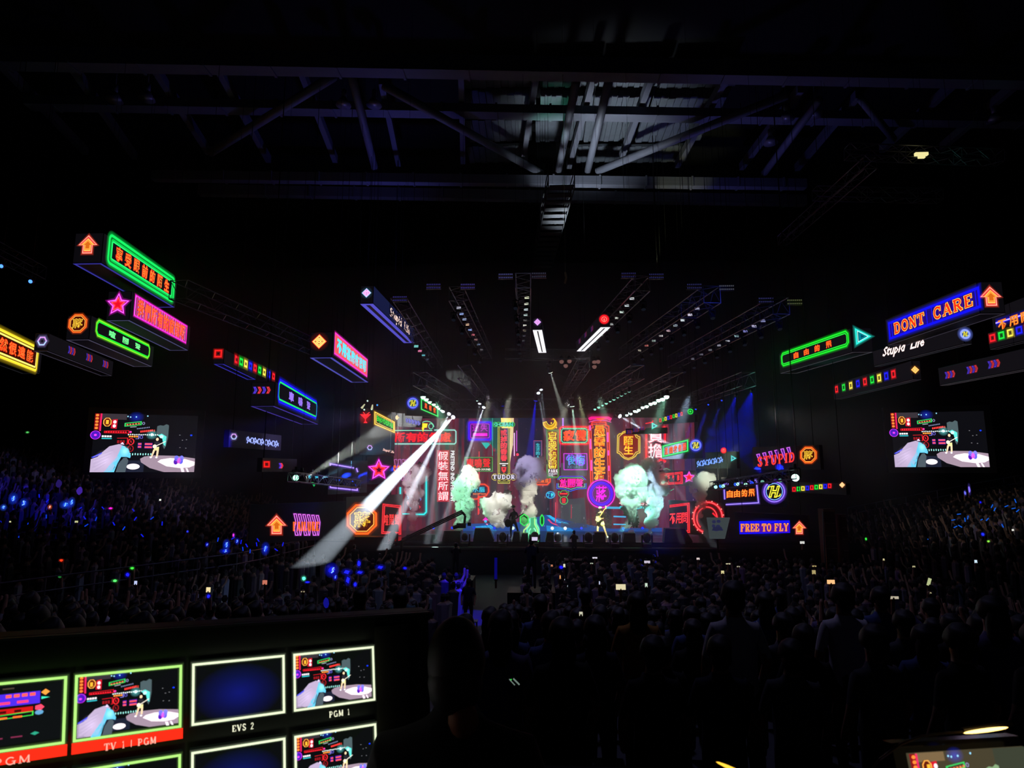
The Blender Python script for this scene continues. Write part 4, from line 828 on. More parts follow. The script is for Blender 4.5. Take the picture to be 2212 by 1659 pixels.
# ------------------------------------------------------------------ the video feed shown on screens and monitors
def feed(f, x0, y0, x1, y1, warm=False, scale=1.0):
    a = Art(lambda u, v: (x0+(x1-x0)*u, y1+(y0-y1)*v)); R_ = a.rect
    bg = (10, 10, 14) if not warm else (62, 56, 40)
    R_(0, 0, 1, 1, bg, 0); R_(.06, 0, .3, .1, (50, 44, 50) if not warm else (110, 90, 62), 1)
    R_(0, 0, .045, .28, (120, 14, 20), 2); R_(.05, 0, .066, .3, (225, 30, 90), 2)
    for i in range(5): a.ell(.022, .03+.055*i, .017, .022, (255, 130, 50), 3, 6)
    a.ell(.02, .37, .05, .075, (70, 20, 170), 2, 14); a.line(ngon(.02, .37, .045, 16, 0, 1.6), .006, (210, 50, 230), True, 3); a.ell(.02, .37, .015, .02, (230, 60, 230), 4, 6)
    P8 = [(.12+.037*cos(radians(22.5+45*i)), .145+.075*sin(radians(22.5+45*i))) for i in range(8)]
    a.poly(P8, (90, 25, 10), 2); a.line(P8, .009, (250, 170, 70), True, 3); R_(.107, .11, .133, .18, (250, 175, 50), 4)
    a.poly([(.165, .1), (.215, .09), (.212, .26), (.155, .25)], (190, 20, 40), 2); a.ell(.19, .14, .016, .03, (250, 230, 235), 3, 8); a.ell(.188, .21, .016, .03, (250, 230, 235), 3, 8)
    a.line([(.29, .16), (.44, .125), (.44, .18), (.29, .21)], .013, (50, 190, 90), True, 2)
    for i in range(5): R_(.303+.027*i, .172-.006*i, .32+.027*i, .195-.006*i, (220, 110, 70), 3)
    a.line(ngon(.465, .155, .011, 8, 0, 2), .005, (150, 150, 200), True, 2); a.line([(.34, .225), (.4, .215)], .008, (190, 190, 200), lay=2)
    for i in range(8): a.ell(.41+.016*i, .25-.004*i, .006, .012, (120, 130, 165), 2, 6)
    for i in range(7): R_(.44+.018*i, .283-.004*i, .453+.018*i, .315-.004*i, (255, 60, 55), 2)
    R_(.57, .26, .58, .3, (200, 60, 40), 2)
    a.line([(.1, .3), (.33, .285), (.33, .335), (.1, .33)], .007, (220, 20, 35), True, 2)
    for i in range(9): R_(.11+.023*i, .302, .126+.023*i, .325, (235, 30, 45), 3)
    a.ell(.347, .31, .013, .02, (255, 60, 170), 3, 5)
    for i in range(4): R_(.08+.024*i, .375, .099+.024*i, .405, (245, 235, 240), 3)
    R_(.08, .42, .175, .436, (50, 190, 200), 3)
    for i in range(16): a.ell(.33+.02*i, .355-.002*(i % 3), .007, .011, (235, 250, 245), 3, 8)
    a.ell(.555, .35, .016, .026, (240, 255, 255), 4, 10); a.halo(.555, .35, .06, .09, (120, 230, 230), .5, 4)
    for i in range(4): R_(.335+.023*i, .375, .353+.023*i, .4, (255, 150, 60), 3)
    a.line([(.4, .425), (.43, .425), (.43, .365)], .006, (150, 140, 250), lay=3); a.line(ngon(.455, .395, .013, 10, 0, 2), .005, (110, 100, 220), True, 3)
    a.line([(.225, .42), (.325, .415), (.325, .52), (.31, .52)], .009, (200, 25, 35), lay=3)
    for i in range(3): R_(.228+.026*i, .455, .247+.026*i, .505, (140, 20, 28), 3)
    for cy_, k in ((.475, 1), (.595, .6)): a.line(ngon(.36, cy_, .026, 16, 0, 2), .01, (int(250*k), int(40*k), int(50*k)), True, 3); a.line([(.355, cy_-.02), (.362, cy_+.02)], .008, (int(220*k), 30, 40), lay=3)
    for (x, y, w_) in ((.43, .5, .03), (.495, .5, .07), (.43, .55, .03), (.495, .555, .07)): R_(x-.004, y-.006, x+w_+.004, y+.036, (60, 25, 150), 2); R_(x, y, x+w_, y+.028, (240, 80, 90), 3)
    for (x, y) in ((.31, .04), (.335, .05), (.39, .045), (.5, .025)): a.ell(x, y, .007, .012, (150, 220, 255), 3, 8)
    a.halo(.39, .05, .08, .1, (20, 50, 200), .5, 1)
    sm = (70, 86, 90) if not warm else (120, 150, 110)
    a.poly([(.6, .2), (.63, .18), (.66, .19), (.69, .16), (.715, .18), (.715, .4), (.7, .55), (.685, .6), (.67, .55), (.66, .4), (.61, .36), (.6, .3)], sm, 3)
    a.poly([(.61, .36), (.65, .33), (.7, .38), (.695, .55), (.675, .52), (.66, .42)], (90, 215, 205), 4); a.ell(.65, .38, .02, .03, (190, 255, 240), 5, 10)
    R_(.25, .8, .5, 1, (26, 30, 46), 1)
    for i in range(9): a.ell(.36+.025*i, .69+.004*(i % 2), .006, .02, (150, 225, 215), 3, 8)
    a.poly(arc(.78, .86, .3, .15, 0, 360, 30)[:-1], (150, 128, 145), 2) if False else a.poly([(.46, .77), (.5, .73), (.6, .71), (.8, .715), (1, .76), (1, 1), (.7, 1), (.56, .93), (.47, .83)], (150, 130, 146), 2)
    a.poly([(.63, .82), (.66, .78), (.75, .755), (.9, .77), (1, .82), (1, .88), (.95, .92), (.85, .93), (.72, .9)], (250, 232, 240), 3)
    a.poly([(.86, .93), (.89, .93), (.905, 1), (.875, 1)], (240, 225, 235), 4); a.poly([(.91, .93), (.93, .93), (.95, 1), (.93, 1)], (240, 225, 235), 4)
    for x, y, c in ((.815, .76, (110, 110, 250)), (.865, .76, (120, 120, 255)), (.81, .82, (80, 20, 170)), (.86, .81, (90, 90, 230)), (.84, .8, (230, 90, 210))): a.ell(x, y, .022, .05, c, 5, 10)
    a.ell(.4, .905, .063, .05, (255, 240, 248), 4, 20)
    sk = (240, 205, 165)
    a.ell(.612, .43, .014, .028, sk, 6, 10); a.poly([(.585, .48), (.61, .46), (.64, .48), (.635, .56), (.595, .57)], (36, 36, 44), 6); a.poly([(.595, .57), (.635, .56), (.635, .63), (.58, .62)], (225, 215, 150), 6)
    a.poly([(.58, .61), (.6, .62), (.575, .74), (.562, .74)], sk, 6); a.poly([(.615, .62), (.635, .62), (.63, .73), (.612, .73)], sk, 6); a.line([(.6, .55), (.695, .465)], .01, (250, 240, 220), lay=8); a.ell(.592, .555, .02, .035, (250, 235, 205), 8, 10)
    for p_ in ((.562, .745), (.617, .745)): a.ell(p_[0], p_[1], .012, .015, (250, 245, 250), 7, 8)
    # blurred horse head with a lilac mane crossing the lower left
    a.poly([(0, .78), (.06, .74), (.1, .66), (.16, .56), (.25, .52), (.31, .56), (.3, .68), (.25, .8), (.2, 1), (0, 1)], (175, 158, 188), 5)
    a.poly([(.0, .75), (.1, .66), (.09, .7), (.02, .76)], (60, 70, 220), 6); a.poly([(.26, .52), (.28, .485), (.3, .53)], (225, 205, 250), 7)
    a.poly([(.28, .54), (.34, .6), (.37, .72), (.365, .76), (.33, .74), (.28, .74), (.25, .85), (.225, 1), (.13, 1), (.17, .9), (.24, .74)], (95, 190, 222), 7); a.poly([(.3, .76), (.33, .75), (.35, .8), (.33, 1), (.24, 1), (.26, .86)], (70, 82, 90), 6)
    for i in range(9): y = .62+.03*i; a.line([(.02+.01*(i % 3), y+.12), (.2-.008*i, y)], .006, (188, 172, 202) if i % 2 else (162, 146, 180), lay=6)
    a.halo(.14, .8, .12, .2, (200, 180, 215), .25, 7); a.halo(.31, .64, .05, .1, (200, 240, 255), .35, 8)
    a.ell(.945 if not warm else .95, .35, .012, .014, (20, 60, 255), 4, 8)
    for x, y in ((.83, .35), (.86, .44), (.9, .43), (.84, .57), (.9, .58)): a.ell(x, y, .008, .006, (120, 120, 125), 3, 6)
    if warm: R_(.72, 0, 1, .7, (52, 56, 44), 1)
    return a
def imag(label, px0, py0, px1, py1, dA, dB, hpx):
    a = P(px0, py0, dA); c = P(px1, py1, dB); c.z = a.z; H = P(px0, py0-hpx, dA).z-a.z; f_ = Face(a, c-a, (0, 0, 1)); L = (c-a).length
    r = thing('relay_screen', label, 'screen', a); m = .35; bk = -f_.N*.3; b = MB()
    q = [f_.pt(-m, -m), f_.pt(L+m, -m), f_.pt(L+m, H+m), f_.pt(-m, H+m)]; b.prism(q, bk); b.build('cabinet', mat('relay_frame', (14, 14, 16), .7), r)
    feed(f_, 0, 0, L, H).build('video_picture', f_, r)
    for t in (.15, .85):
        bb = MB(); p = f_.pt(L*t, H+m, -.15); bb.tube(p, V3((p.x, p.y, 28.58)), .012, 4); bb.build('suspension_cable', HANG, r)
imag('large relay screen hanging over the left stand, showing the guitarist and a horse', 194, 1020, 419, 1024, 34, 36, 127)
imag('large relay screen hanging at the far right, showing the guitarist and a horse', 1933, 1009, 2138, 1013, 37, 36, 117)

# ------------------------------------------------------------------ trusses
TRUSS = {}
def truss(key, label, p0, p1, w_=0.55, r=0.025, hang=True, step=None, m=ALU, flat=False):
    d = (p1-p0); L = d.length; u = d.normalized(); s_ = u.cross(V3((0, 0, 1))).normalized(); t_ = V3((0, 0, 1)) if flat else s_.cross(u).normalized()
    b = MB(); h = w_/2; cs = [(-h, -h), (h, -h), (h, h), (-h, h)]; C_ = lambda q, k: q+s_*cs[k][0]+t_*cs[k][1]
    for k in range(4): b.tube(C_(p0, k), C_(p1, k), r, 5)
    n = max(2, int(L/(step or w_*1.1)))
    for i in range(n+1):
        q = p0.lerp(p1, i/n)
        if i % 4 == 0 or i == n:
            for k in range(4): b.tube(C_(q, k), C_(q, (k+1) % 4), r*.6, 4, cap=False)
        if i < n:
            q2 = p0.lerp(p1, (i+1)/n)
            for k in range(4):
                a_, c_ = (k, (k+1) % 4) if i % 2 == 0 else ((k+1) % 4, k)
                b.tube(C_(q, a_), C_(q2, c_), r*.55, 4, cap=False)
    rt = thing('lighting_truss', label, 'truss', p0)
    b.build('lattice', m, rt)
    if hang:
        for f_ in (.12, .88):
            q = p0.lerp(p1, f_); bb = MB(); bb.tube(q+V3((0, 0, h)), V3((q.x, q.y, 28.58)), .007, 4); bb.build('hoist_chain', HANG, rt)
    TRUSS[key] = (p0, p1); return rt
def T2(key, label, a, d, c, **k): p0 = P(*a, d); p1 = Pz(*c, p0.z); truss(key, label, p0, p1, **k)
T2('a', 'lattice truss left of centre with a row of pale strobe panels', (985, 634), 25, (1052, 765), w_=.62, step=.5)
T2('b', 'upright looking lattice truss left of the stage centre with strobes down its side', (1130, 606), 24, (1136, 762), w_=.62, step=.5)
T2('c', 'lattice truss right of centre with strobe panels leading to the cross truss', (1388, 612), 24, (1255, 750), w_=.62, step=.5)
T2('d', 'long blue lit lattice truss, middle one of the three at the right', (1538, 636), 24, (1349, 765), w_=.7, step=.6)
T2('e', 'long blue lit lattice truss, rightmost and lowest of the three at the right', (1687, 660), 24, (1455, 782), w_=.7, step=.6)
T2('f', 'lattice truss half hidden behind the script box at the left', (860, 660), 25, (944, 783), w_=.7)
T2('g', 'long dim truss running from the upper left towards the cyan sign', (385, 625), 18, (690, 755), w_=.6, r=.02)
T2('h', 'short truss above the green lamps at the left of the stage', (906, 818), 31, (982, 862), w_=.7)
T2('i', 'short truss left of centre above the stage lamps', (1002, 802), 31, (1045, 856), w_=.7)
T2('j', 'truss over the teal lamps right of the stage centre', (1378, 803), 31, (1262, 872), w_=.7)
T2('k', 'truss over the green white lamps right of the stage', (1463, 818), 31, (1328, 882), w_=.7)
T2('l', 'dim truss above the blue beams at the far right of the stage', (1618, 818), 31, (1482, 868), w_=.7)
T2('m', 'short dark truss rising behind the centre spotlight', (1262, 785), 31, (1222, 850), w_=.6)
truss('n', 'bright lattice cross truss hanging over the stage centre', P(1092, 764, 33), P(1274, 768, 33), w_=.55, r=.03)
truss('o', 'long dim rear cross truss behind the lamps over the stage screen', P(975, 874, 41.5), P(1505, 872, 41.5), w_=.7)
truss('p', 'dark horizontal truss high at the far right with a bright worklight on it', P(1830, 328, 24), P(2160, 341, 24), w_=.5)
truss('q', 'faint horizontal truss at the right below the worklight truss', P(1760, 418, 27), P(2030, 424, 27), w_=.5)
T2('r', 'faint truss descending from the worklight at the right', (1880, 352), 24, (1690, 520), w_=.5, r=.02)
truss('s', 'truss carrying blue lamps in front of the right LED panels', P(1540, 1050, 31), P(1712, 1024, 27), w_=.4, r=.025)
truss('t', 'truss carrying lamps in front of the violet barred panel at the left', P(630, 1030, 27), P(772, 1046, 33), w_=.4, r=.025)
# ------------------------------------------------------------------ lamps
def bracket(p, rt):
    best = None; p = V3(p)
    for a_, c_ in TRUSS.values():
        d_ = c_-a_; t = max(0, min(1, (p-a_).dot(d_)/d_.length_squared)); q = a_+d_*t
        if best is None or (q-p).length < best[0]: best = ((q-p).length, q)
    if best[0] < 3.2: q = best[1]
    else: q = V3((p.x, p.y, 28.58))
    b = MB(); b.tube(p, q, .012, 4); b.build('bracket', HANG, rt)
HEAD = mat('lamp_body', (34, 34, 38), .45, .3)
def lamp(p, d, r, glow, s, label, group=None, kind='moving_head_lamp', cat='stage lamp', yoke=True):
    d = V3(d).normalized(); rt = thing(kind, label, cat, p, group)
    b = MB(); b.tube(V3(p)-d*r*2.6, V3(p)-d*r*1.2, r*.7, 8, r*1.05); b.tube(V3(p)-d*r*1.2, V3(p)-d*.01, r*1.05, 10); hd_ = b.build('lamp_head', HEAD, rt)
    if yoke:
        b = MB(); s_ = d.cross(V3((0, 0, 1))); s_ = s_.normalized() if s_.length > .01 else V3((1, 0, 0)); c_ = V3(p)-d*r*1.4
        for k in (-1, 1): b.tube(c_+s_*r*1.25*k, c_+s_*r*1.25*k+V3((0, 0, r*2.4)), r*.18, 5)
        b.tube(c_+s_*r*1.25+V3((0, 0, r*2.4)), c_-s_*r*1.25+V3((0, 0, r*2.4)), r*.25, 5); b.tube(c_+V3((0, 0, r*2.4)), c_+V3((0, 0, r*3.6)), r*.5, 8); b.build('yoke', HEAD, rt)
    b = MB(); b.ball(V3(p)+d*.0, r*.95, r*.95, r*.95, 12, 8) if not yoke else b.disc(V3(p)+d*.01, d, r*.95, 14)
    b.build('lens', emis('lens_%d_%d_%d_%d' % (*glow, s*10), glow, s), hd_)
    if p[2] > 4.5: bracket(V3(p)+V3((0, 0, r)), rt)
    return rt
def strobe(p, wd, ht, glow, s, tilt=-.5):
    rt = thing('strobe_lamp', 'lit rectangular strobe panel hung under a lattice truss', 'stage lamp', p, 'strobe lamps under the stage trusses')
    M = Matrix.Rotation(tilt, 3, 'X'); b = MB(); b.cbox(V3(p)+M @ V3((0, .1, 0)), wd*1.1, .18, ht*1.15, M); hd_ = b.build('housing', HEAD, rt)
    b = MB(); b.cbox(V3(p)+M @ V3((0, 0, 0)), wd, .02, ht, M); b.build('light_panel', emis('strobe_%d_%d_%d' % glow, glow, s), hd_); bracket(V3(p)+V3((0, .12, .05)), rt)
random.seed(3)
def strobes(key, a, c, n, cols, off=(0, 0)):
    p0, p1 = TRUSS[key]
    for i in range(n):
        x = lerp(a[0], c[0], i/(n-1)); y = lerp(a[1], c[1], (i/(n-1))**.93); t = lerp(.1, .95, i/(n-1)); p = P(x, y, lerp(p0.y, p1.y, t))
        strobe(p, .19, .12, cols[i % len(cols)], 1.0)
strobes('a', (991, 665), (1040, 755), 9, [(170, 170, 190), (150, 175, 235), (150, 165, 200), (225, 185, 155), (140, 165, 230), (215, 110, 125), (170, 120, 120), (120, 135, 170), (90, 85, 95)])
strobes('b', (1138, 643), (1131, 736), 9, [(200, 205, 175), (205, 210, 190), (195, 210, 215), (170, 190, 190), (110, 110, 110), (215, 215, 205), (140, 130, 110), (80, 80, 95), (75, 75, 80)])
strobes('c', (1365, 645), (1288, 738), 8, [(190, 195, 200), (180, 190, 195), (195, 215, 205), (200, 205, 195), (170, 175, 175), (120, 140, 140), (150, 160, 155), (130, 165, 150)])
strobes('d', (1506, 667), (1381, 757), 9, [(150, 150, 175), (200, 195, 215), (195, 205, 210), (170, 185, 195), (215, 180, 190), (205, 200, 200), (180, 205, 195), (215, 120, 115), (190, 180, 160)])
strobes('e', (1648, 693), (1496, 775), 9, [(130, 135, 180), (180, 175, 210), (110, 110, 170), (140, 175, 180), (165, 165, 175), (130, 130, 145), (120, 120, 130), (95, 95, 105), (110, 110, 125)])
strobes('f', (899, 748), (923, 776), 4, [(110, 190, 185), (205, 110, 150), (90, 170, 180), (85, 105, 130)])
dn = V3((0, -.25, -1))
# unlit moving heads under the trusses, a faint sheen painted into their lenses
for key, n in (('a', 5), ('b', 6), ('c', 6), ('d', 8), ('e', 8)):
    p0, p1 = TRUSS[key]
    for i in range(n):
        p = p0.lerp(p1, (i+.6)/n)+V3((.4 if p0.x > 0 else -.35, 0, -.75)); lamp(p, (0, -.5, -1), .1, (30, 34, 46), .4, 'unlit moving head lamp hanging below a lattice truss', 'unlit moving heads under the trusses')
for x, y in ((1213, 781), (1230, 780), (1284, 782), (1292, 781), (1222, 790), (1284, 792)):
    lamp(P(x, y, 33), (0, -.6, -1), .13, (150, 105, 100), .55, 'dim reddish lamp hanging under the cross truss', 'dim reddish lamps under the cross truss', yoke=False)
def bar(px, py, d, c):
    p = P(px, py, d); rt = thing('led_bar', 'dim double LED bar fixed at the end of a stage truss', 'stage lamp', p, 'dim LED bars at the truss ends')
    for k in (0, 1):
        b = MB(); b.cbox(p+V3((0, .1, -.14*k)), .62, .12, .1); hd_ = b.build('housing', HEAD, rt)
        b = MB()
        for i in range(8): b.cbox(p+V3((-.26+.075*i, .03, -.14*k)), .045, .02, .05)
        b.build('diode_row', emis('bar_%d' % c[2], c, .8), hd_)
    bracket(p+V3((0, .12, .05)), rt)
for x, y, c in ((936, 614, (50, 44, 105)), (1010, 614, (60, 52, 118)), (863, 641, (50, 44, 106)), (1092, 592, (62, 62, 108)), (1164, 590, (52, 50, 66)), (1358, 590, (36, 34, 78)), (1418, 592, (36, 36, 79)), (1500, 614, (38, 38, 80)), (1570, 617, (70, 72, 81)), (1717, 648, (74, 80, 52)), (1655, 644, (40, 40, 83))): bar(x, y, 24, c)
# beams: (lens pixel, depth) -> (aim pixel, depth), half angle, power, colour, lens radius, label
W_ = (225, 240, 255); G_ = (190, 245, 225)
def beam(a, da, c, dc, half, pw, rgb, label, r=.11, s=3.0, group=None, blend=.35, lens=None, yoke=True):
    p = P(*a, da); q = P(*c, dc); d = (q-p).normalized(); rt = lamp(p, d, r, lens or rgb, s, label, group, yoke=yoke)
    if pw: spot(p+d*.06, q, half, pw, rgb, blend)
    return rt
K = 1.0
beam((979, 901), 38.5, (722, 1170), 27, 2.1, 1500e3*K, W_, 'rightmost lamp of the left fan, throwing the widest white beam down left', .14, 6)
beam((970, 894), 38.5, (842, 1160), 31, 1.6, 420e3*K, W_, 'lamp of the left fan with the second brightest white beam', .13, 5)
beam((957, 889), 38.5, (925, 1160), 33, 1.3, 150e3*K, W_, 'lamp of the left fan with a thin faint beam', .12, 4)
beam((946, 884), 38.5, (940, 1150), 34, 1.3, 90e3*K, G_, 'leftmost lamp of the left fan, beam pointing straight down', .11, 3)
beam((1036, 872), 38.5, (1018, 1000), 37, 1.3, 60e3*K, W_, 'lamp left of the stage centre with a short white beam', .11, 4)
beam((1045, 880), 38.5, (985, 1055), 35, 1.6, 240e3*K, W_, 'lamp left of the stage centre with a beam towards the column sign', .12, 4)
beam((1031, 866), 40, (1029, 990), 39, 1.0, 15e3*K, G_, 'small dim lamp above the purple sign', .08, 2)
beam((1086, 877), 39, (1096, 935), 39.4, 4.0, 30e3*K, (10, 20, 255), 'blue lamp over the yellow tower sign', .1, 2.5)
beam((1157, 866), 39.5, (1142, 1010), 39.7, 5.0, 60e3*K, (10, 20, 255), 'blue lamp with a wide beam left of the moon sign', .14, 3)
beam((1163, 849), 38.5, (1182, 960), 36, 1.2, 60e3*K, W_, 'white lamp pointing to the moon sign, left of a pair', .12, 3)
beam((1169, 842), 38.5, (1180, 930), 37, 1.1, 45e3*K, W_, 'white lamp pointing to the moon sign, right of a pair', .11, 3)
beam((1189, 804), 37, (1232, 945), 39.5, 3.6, 100e3*K, (200, 205, 195), 'highest white lamp over the stage centre with a wide grey beam', .15, 5)
beam((1236, 878), 39, (1249, 990), 39.7, 4.3, 110e3*K, (195, 240, 215), 'lamp with a wide greenish white beam on the red dotted sign', .16, 5)
beam((1228, 875), 39.4, (1285, 935), 39, 1.3, 25e3*K, W_, 'small lamp beside the greenish wide beam', .08, 2)
beam((1339, 899), 38, (1660, 1085), 30, 1.3, 300e3*K, W_, 'lamp throwing a long grey beam down to the right', .14, 4)
beam((1357, 893), 38.5, (1420, 990), 36, 1.1, 70e3*K, W_, 'lamp with a thin beam across the yellow badge sign', .1, 3)
beam((1376, 890), 38.5, (1402, 965), 37, 1.0, 40e3*K, W_, 'lamp with a faint thin beam right of the yellow badge sign', .09, 2)
for i in range(11):
    t = i/10; x, y = lerp(1354, 1440, t), lerp(898, 858, t**.95)-(0 if i % 2 else 1.5); d = lerp(38, 33, t)
    beam((x, y), d, (x+2, y+110), d-.5, 2.0, (34e3 if i > 6 else 0)*K, (150, 240, 215), 'bright green white wash lamp in the rising row right of the stage', lerp(.1, .15, t), 4, 'green white wash lamps right of the stage', lens=(205, 255, 235), yoke=False)
for i in range(10):
    t = i/9; x, y = lerp(1285, 1359, t), lerp(884, 844, t); beam((x, y), lerp(39, 34, t), (x, y+100), 38, 2, 0, G_, 'teal lamp in the diagonal row right of the stage centre', .085+.02*(i % 2), 1.6, 'teal lamps right of the stage centre', lens=(140, 225, 195), yoke=False)
for i, (x, y) in enumerate(((914, 857), (921, 862), (928, 868), (937, 873), (944, 878), (948, 882), (953, 886))):
    beam((x, y), 34+i*.5, (x+1, y+110), 34+i*.5, 1.8, (16e3 if i < 2 else 0)*K, G_, 'green white wash lamp in the falling row left of the stage', .15-.012*i, 4, 'green white wash lamps left of the stage', lens=(205, 255, 235), yoke=False)
beam((1590, 855), 33, (1560, 945), 42, 4.5, 45e3*K, (10, 22, 255), 'blue lamp at the right with a beam falling left, lower of the two', .1, 3)
beam((1624, 845), 32, (1602, 925), 42, 5.0, 60e3*K, (10, 24, 255), 'blue lamp at the right with a beam falling left, upper of the two', .09, 3)
for x, y in ((1530, 874), (1559, 865), (1503, 884)): beam((x, y), 34, (x-20, y+60), 33, 3, 15e3*K, (20, 50, 255), 'tiny blue lamp under the dim right truss', .05, 2.5, 'tiny blue lamps under the dim right truss')
beam((1660, 1039), 29.5, (1592, 965), 38, 3.2, 70e3*K, (12, 28, 255), 'blue lamp on the right panel truss aimed up left, beside the violet frame', .13, 3)
beam((1701, 1034), 28, (1660, 975), 36, 3.0, 45e3*K, (12, 28, 255), 'blue lamp on the right panel truss aimed up left, above the H disc', .13, 3)
beam((1718, 1032), 27.5, (1725, 1040), 20, 3, 0, G_, 'green white lamp at the right end of the panel truss', .17, 4)
for x, y, c in ((1546, 1052, (160, 240, 225)), (1557, 1050, (50, 120, 255)), (1562, 1050, (150, 235, 215)), (1589, 1046, (40, 90, 255)), (1594, 1046, (170, 235, 235)), (1611, 1047, (150, 220, 190)), (1624, 1043, (30, 60, 255)), (1647, 1041, (80, 130, 115)), (1685, 1038, (70, 120, 105))):
    lamp(P(x, y, lerp(31, 28, (x-1546)/150)), (-.3, -1, .1), .09, c, 1.8, 'small blue or mint lamp on the truss before the right LED panels', 'small lamps on the right panel truss')
beam((657, 1033), 28, (800, 948), 34, 4.4, 150e3*K, (215, 225, 215), 'white lamp on the left rig throwing a wide beam up to the right', .15, 7)
beam((688, 1037), 29.5, (770, 995), 33, 4.0, 60e3*K, (90, 170, 210), 'pale blue lamp on the left rig aimed up right', .12, 5)
beam((639, 1032), 27.5, (640, 1060), 15, 3, 0, G_, 'mint oval lamp at the left end of the left rig', .14, 3, lens=(150, 240, 200))
for x, y in ((715, 1041), (740, 1046), (766, 1049)): beam((x, y), lerp(31, 33.5, (x-715)/50), (x+60, y-25), 35.5, 3.2, 40e3*K, (20, 60, 255), 'blue lamp under the violet barred panel', .1, 2.5, 'blue lamps under the violet barred panel')
for x, y in ((670, 1030), (684, 1031)): lamp(P(x, y, 29.5), (-.3, -1, .1), .1, (60, 170, 200), 1.5, 'small cyan lamp beside the left rig beams', 'small cyan lamps on the left rig')
b = MB(); p = P(678, 1046, 29.5); b.prism([p+V3((-.13, 0, .1)), p+V3((.13, 0, .1)), p+V3((0, 0, -.12))], (0, .05, 0)); tag(b.build('triangle_light', emis('tri_green', (30, 170, 90), 1)), 'small green triangular light below the left rig', 'light')
for pts, lab in (([(781, 882), (788, 873)], 'pale tubular lamp arm slanting left over the cocktail sign'), ([(803, 884), (805, 874)], 'short pale tubular lamp arm over the orange sign')):
    b = MB(); b.tube(P(*pts[0], 33), P(*pts[1], 33), .07, 8, .03); tag(b.build('tube_lamp', emis('arm_pale', (215, 215, 170), .9)), lab, 'lamp arm')
for x, y, c in ((794, 866, (200, 240, 220)), (803, 884, (200, 240, 220)), (787, 885, (200, 235, 215)), (815, 875, (60, 150, 255))): lamp(P(x, y, 33), (-.2, -1, -.2), .05, c, 1.5, 'tiny lamp above the cocktail glass panel', 'tiny lamps above the cocktail glass panel')
for x, y in ((3, 575), (66, 608)): lamp(P(x, y, 20), (.2, -1, -.4), .07, (70, 130, 255), 2.5, 'small blue lamp high at the left edge', 'blue lamps high at the left edge')
T2('u', 'dim truss holding blue lamps at the upper left edge', (-20, 535), 16, (85, 590), w_=.4, r=.012)
b = MB(); p = P(1990, 333, 23.6); b.cbox(p, .5, .12, .12); b.cbox(p+V3((0, 0, -.12)), .25, .1, .1); tag(b.build('work_light', emis('work', (225, 215, 150), 1.2)), 'small bright work light on the high right truss', 'work light')
b = MB(); b.path([P(1221, 588, 26), P(1223, 600, 26), P(1220, 612, 26)], .05, 5); b.tube(P(1221, 588, 26), V3((P(1221, 588, 26).x, 26, 28.58)), .012, 4); tag(b.build('cable_bundle', mat('cable_cream', (200, 195, 150), .6)), 'pale bundle of cables hanging over the stage centre', 'cable')
# front of stage: moving heads, wedges, speakers as silhouettes
for x, y, c, r_, lab in ((1086, 1150, (10, 12, 14), .27, 'dark moving head on the stage edge in front of the black clad player'), (1155, 1150, (20, 60, 20), .3, 'green tinged moving head in front of the glowing booth'), (1205, 1151, (14, 14, 16), .26, 'dark moving head on the stage edge right of the booth'), (1271, 1150, (14, 14, 16), .28, 'dark moving head on the stage edge left of the guitarist'), (1328, 1150, (14, 14, 16), .27, 'dark moving head on the stage edge right of the guitarist'), (1397, 1151, (14, 14, 16), .28, 'dark moving head on the stage edge under the blue smoke'), (848, 1155, (14, 14, 16), .28, 'dark moving head at the left end of the stage edge'), (1004, 1149, (14, 14, 16), .22, 'dark moving head beside the sloping wedge speaker')):
    p = P(x, y, 34.0); z0 = 1.45; rt = thing('floor_moving_head', lab, 'stage lamp', (p.x, p.y, z0)); base = V3((p.x, p.y, z0))
    b = MB(); b.cbox(base+V3((0, 0, .1)), .42, .36, .2); b.build('base', HEAD, rt)
    b = MB()
    for k in (-1, 1): b.cbox(base+V3((k*.27, 0, .42)), .07, .16, .5)
    b.build('yoke', HEAD, rt); b = MB(); b.ball(base+V3((0, 0, .52)), r_*.82, r_*.8, r_*1.0, 14, 9); b.build('lamp_head', HEAD, rt, True)
b = MB(); b.box(-10, 33.6, 1.33, 10, 34.15, 1.45); b.box(-10, 33.7, 0, 10, 34.1, 1.33); tag(b.build('lamp_shelf', mat('stage_fascia', (40, 42, 44), .7)), 'low black shelf along the stage front carrying the floor lamps', 'shelf')
for x, y, c, lab in ((1221, 1143, (225, 235, 240), 'white'), (1108, 1143, (190, 220, 210), 'white'), (1193, 1148, (225, 235, 240), 'white'), (1068, 1141, (30, 50, 220), 'blue'), (1346, 1142, (20, 40, 230), 'blue'), (1388, 1141, (20, 50, 230), 'blue'), (1256, 1141, (50, 70, 220), 'blue'), (977, 1142, (20, 50, 230), 'blue'), (936, 1143, (20, 50, 230), 'blue'), (1024, 1142, (20, 40, 190), 'blue')):
    p = P(x, y, 38.2); p.z = max(p.z, 2.05); lamp(p, (0, -1, .1), .09 if lab == 'blue' else .11, c, 1.6, 'small %s floor lamp at the back of the stage' % lab, '%s floor lamps at the back of the stage' % lab, yoke=False)
    b = MB(); b.tube(V3((p.x, p.y+.1, 1.7)), p+V3((0, .1, -.1)), .05, 5)
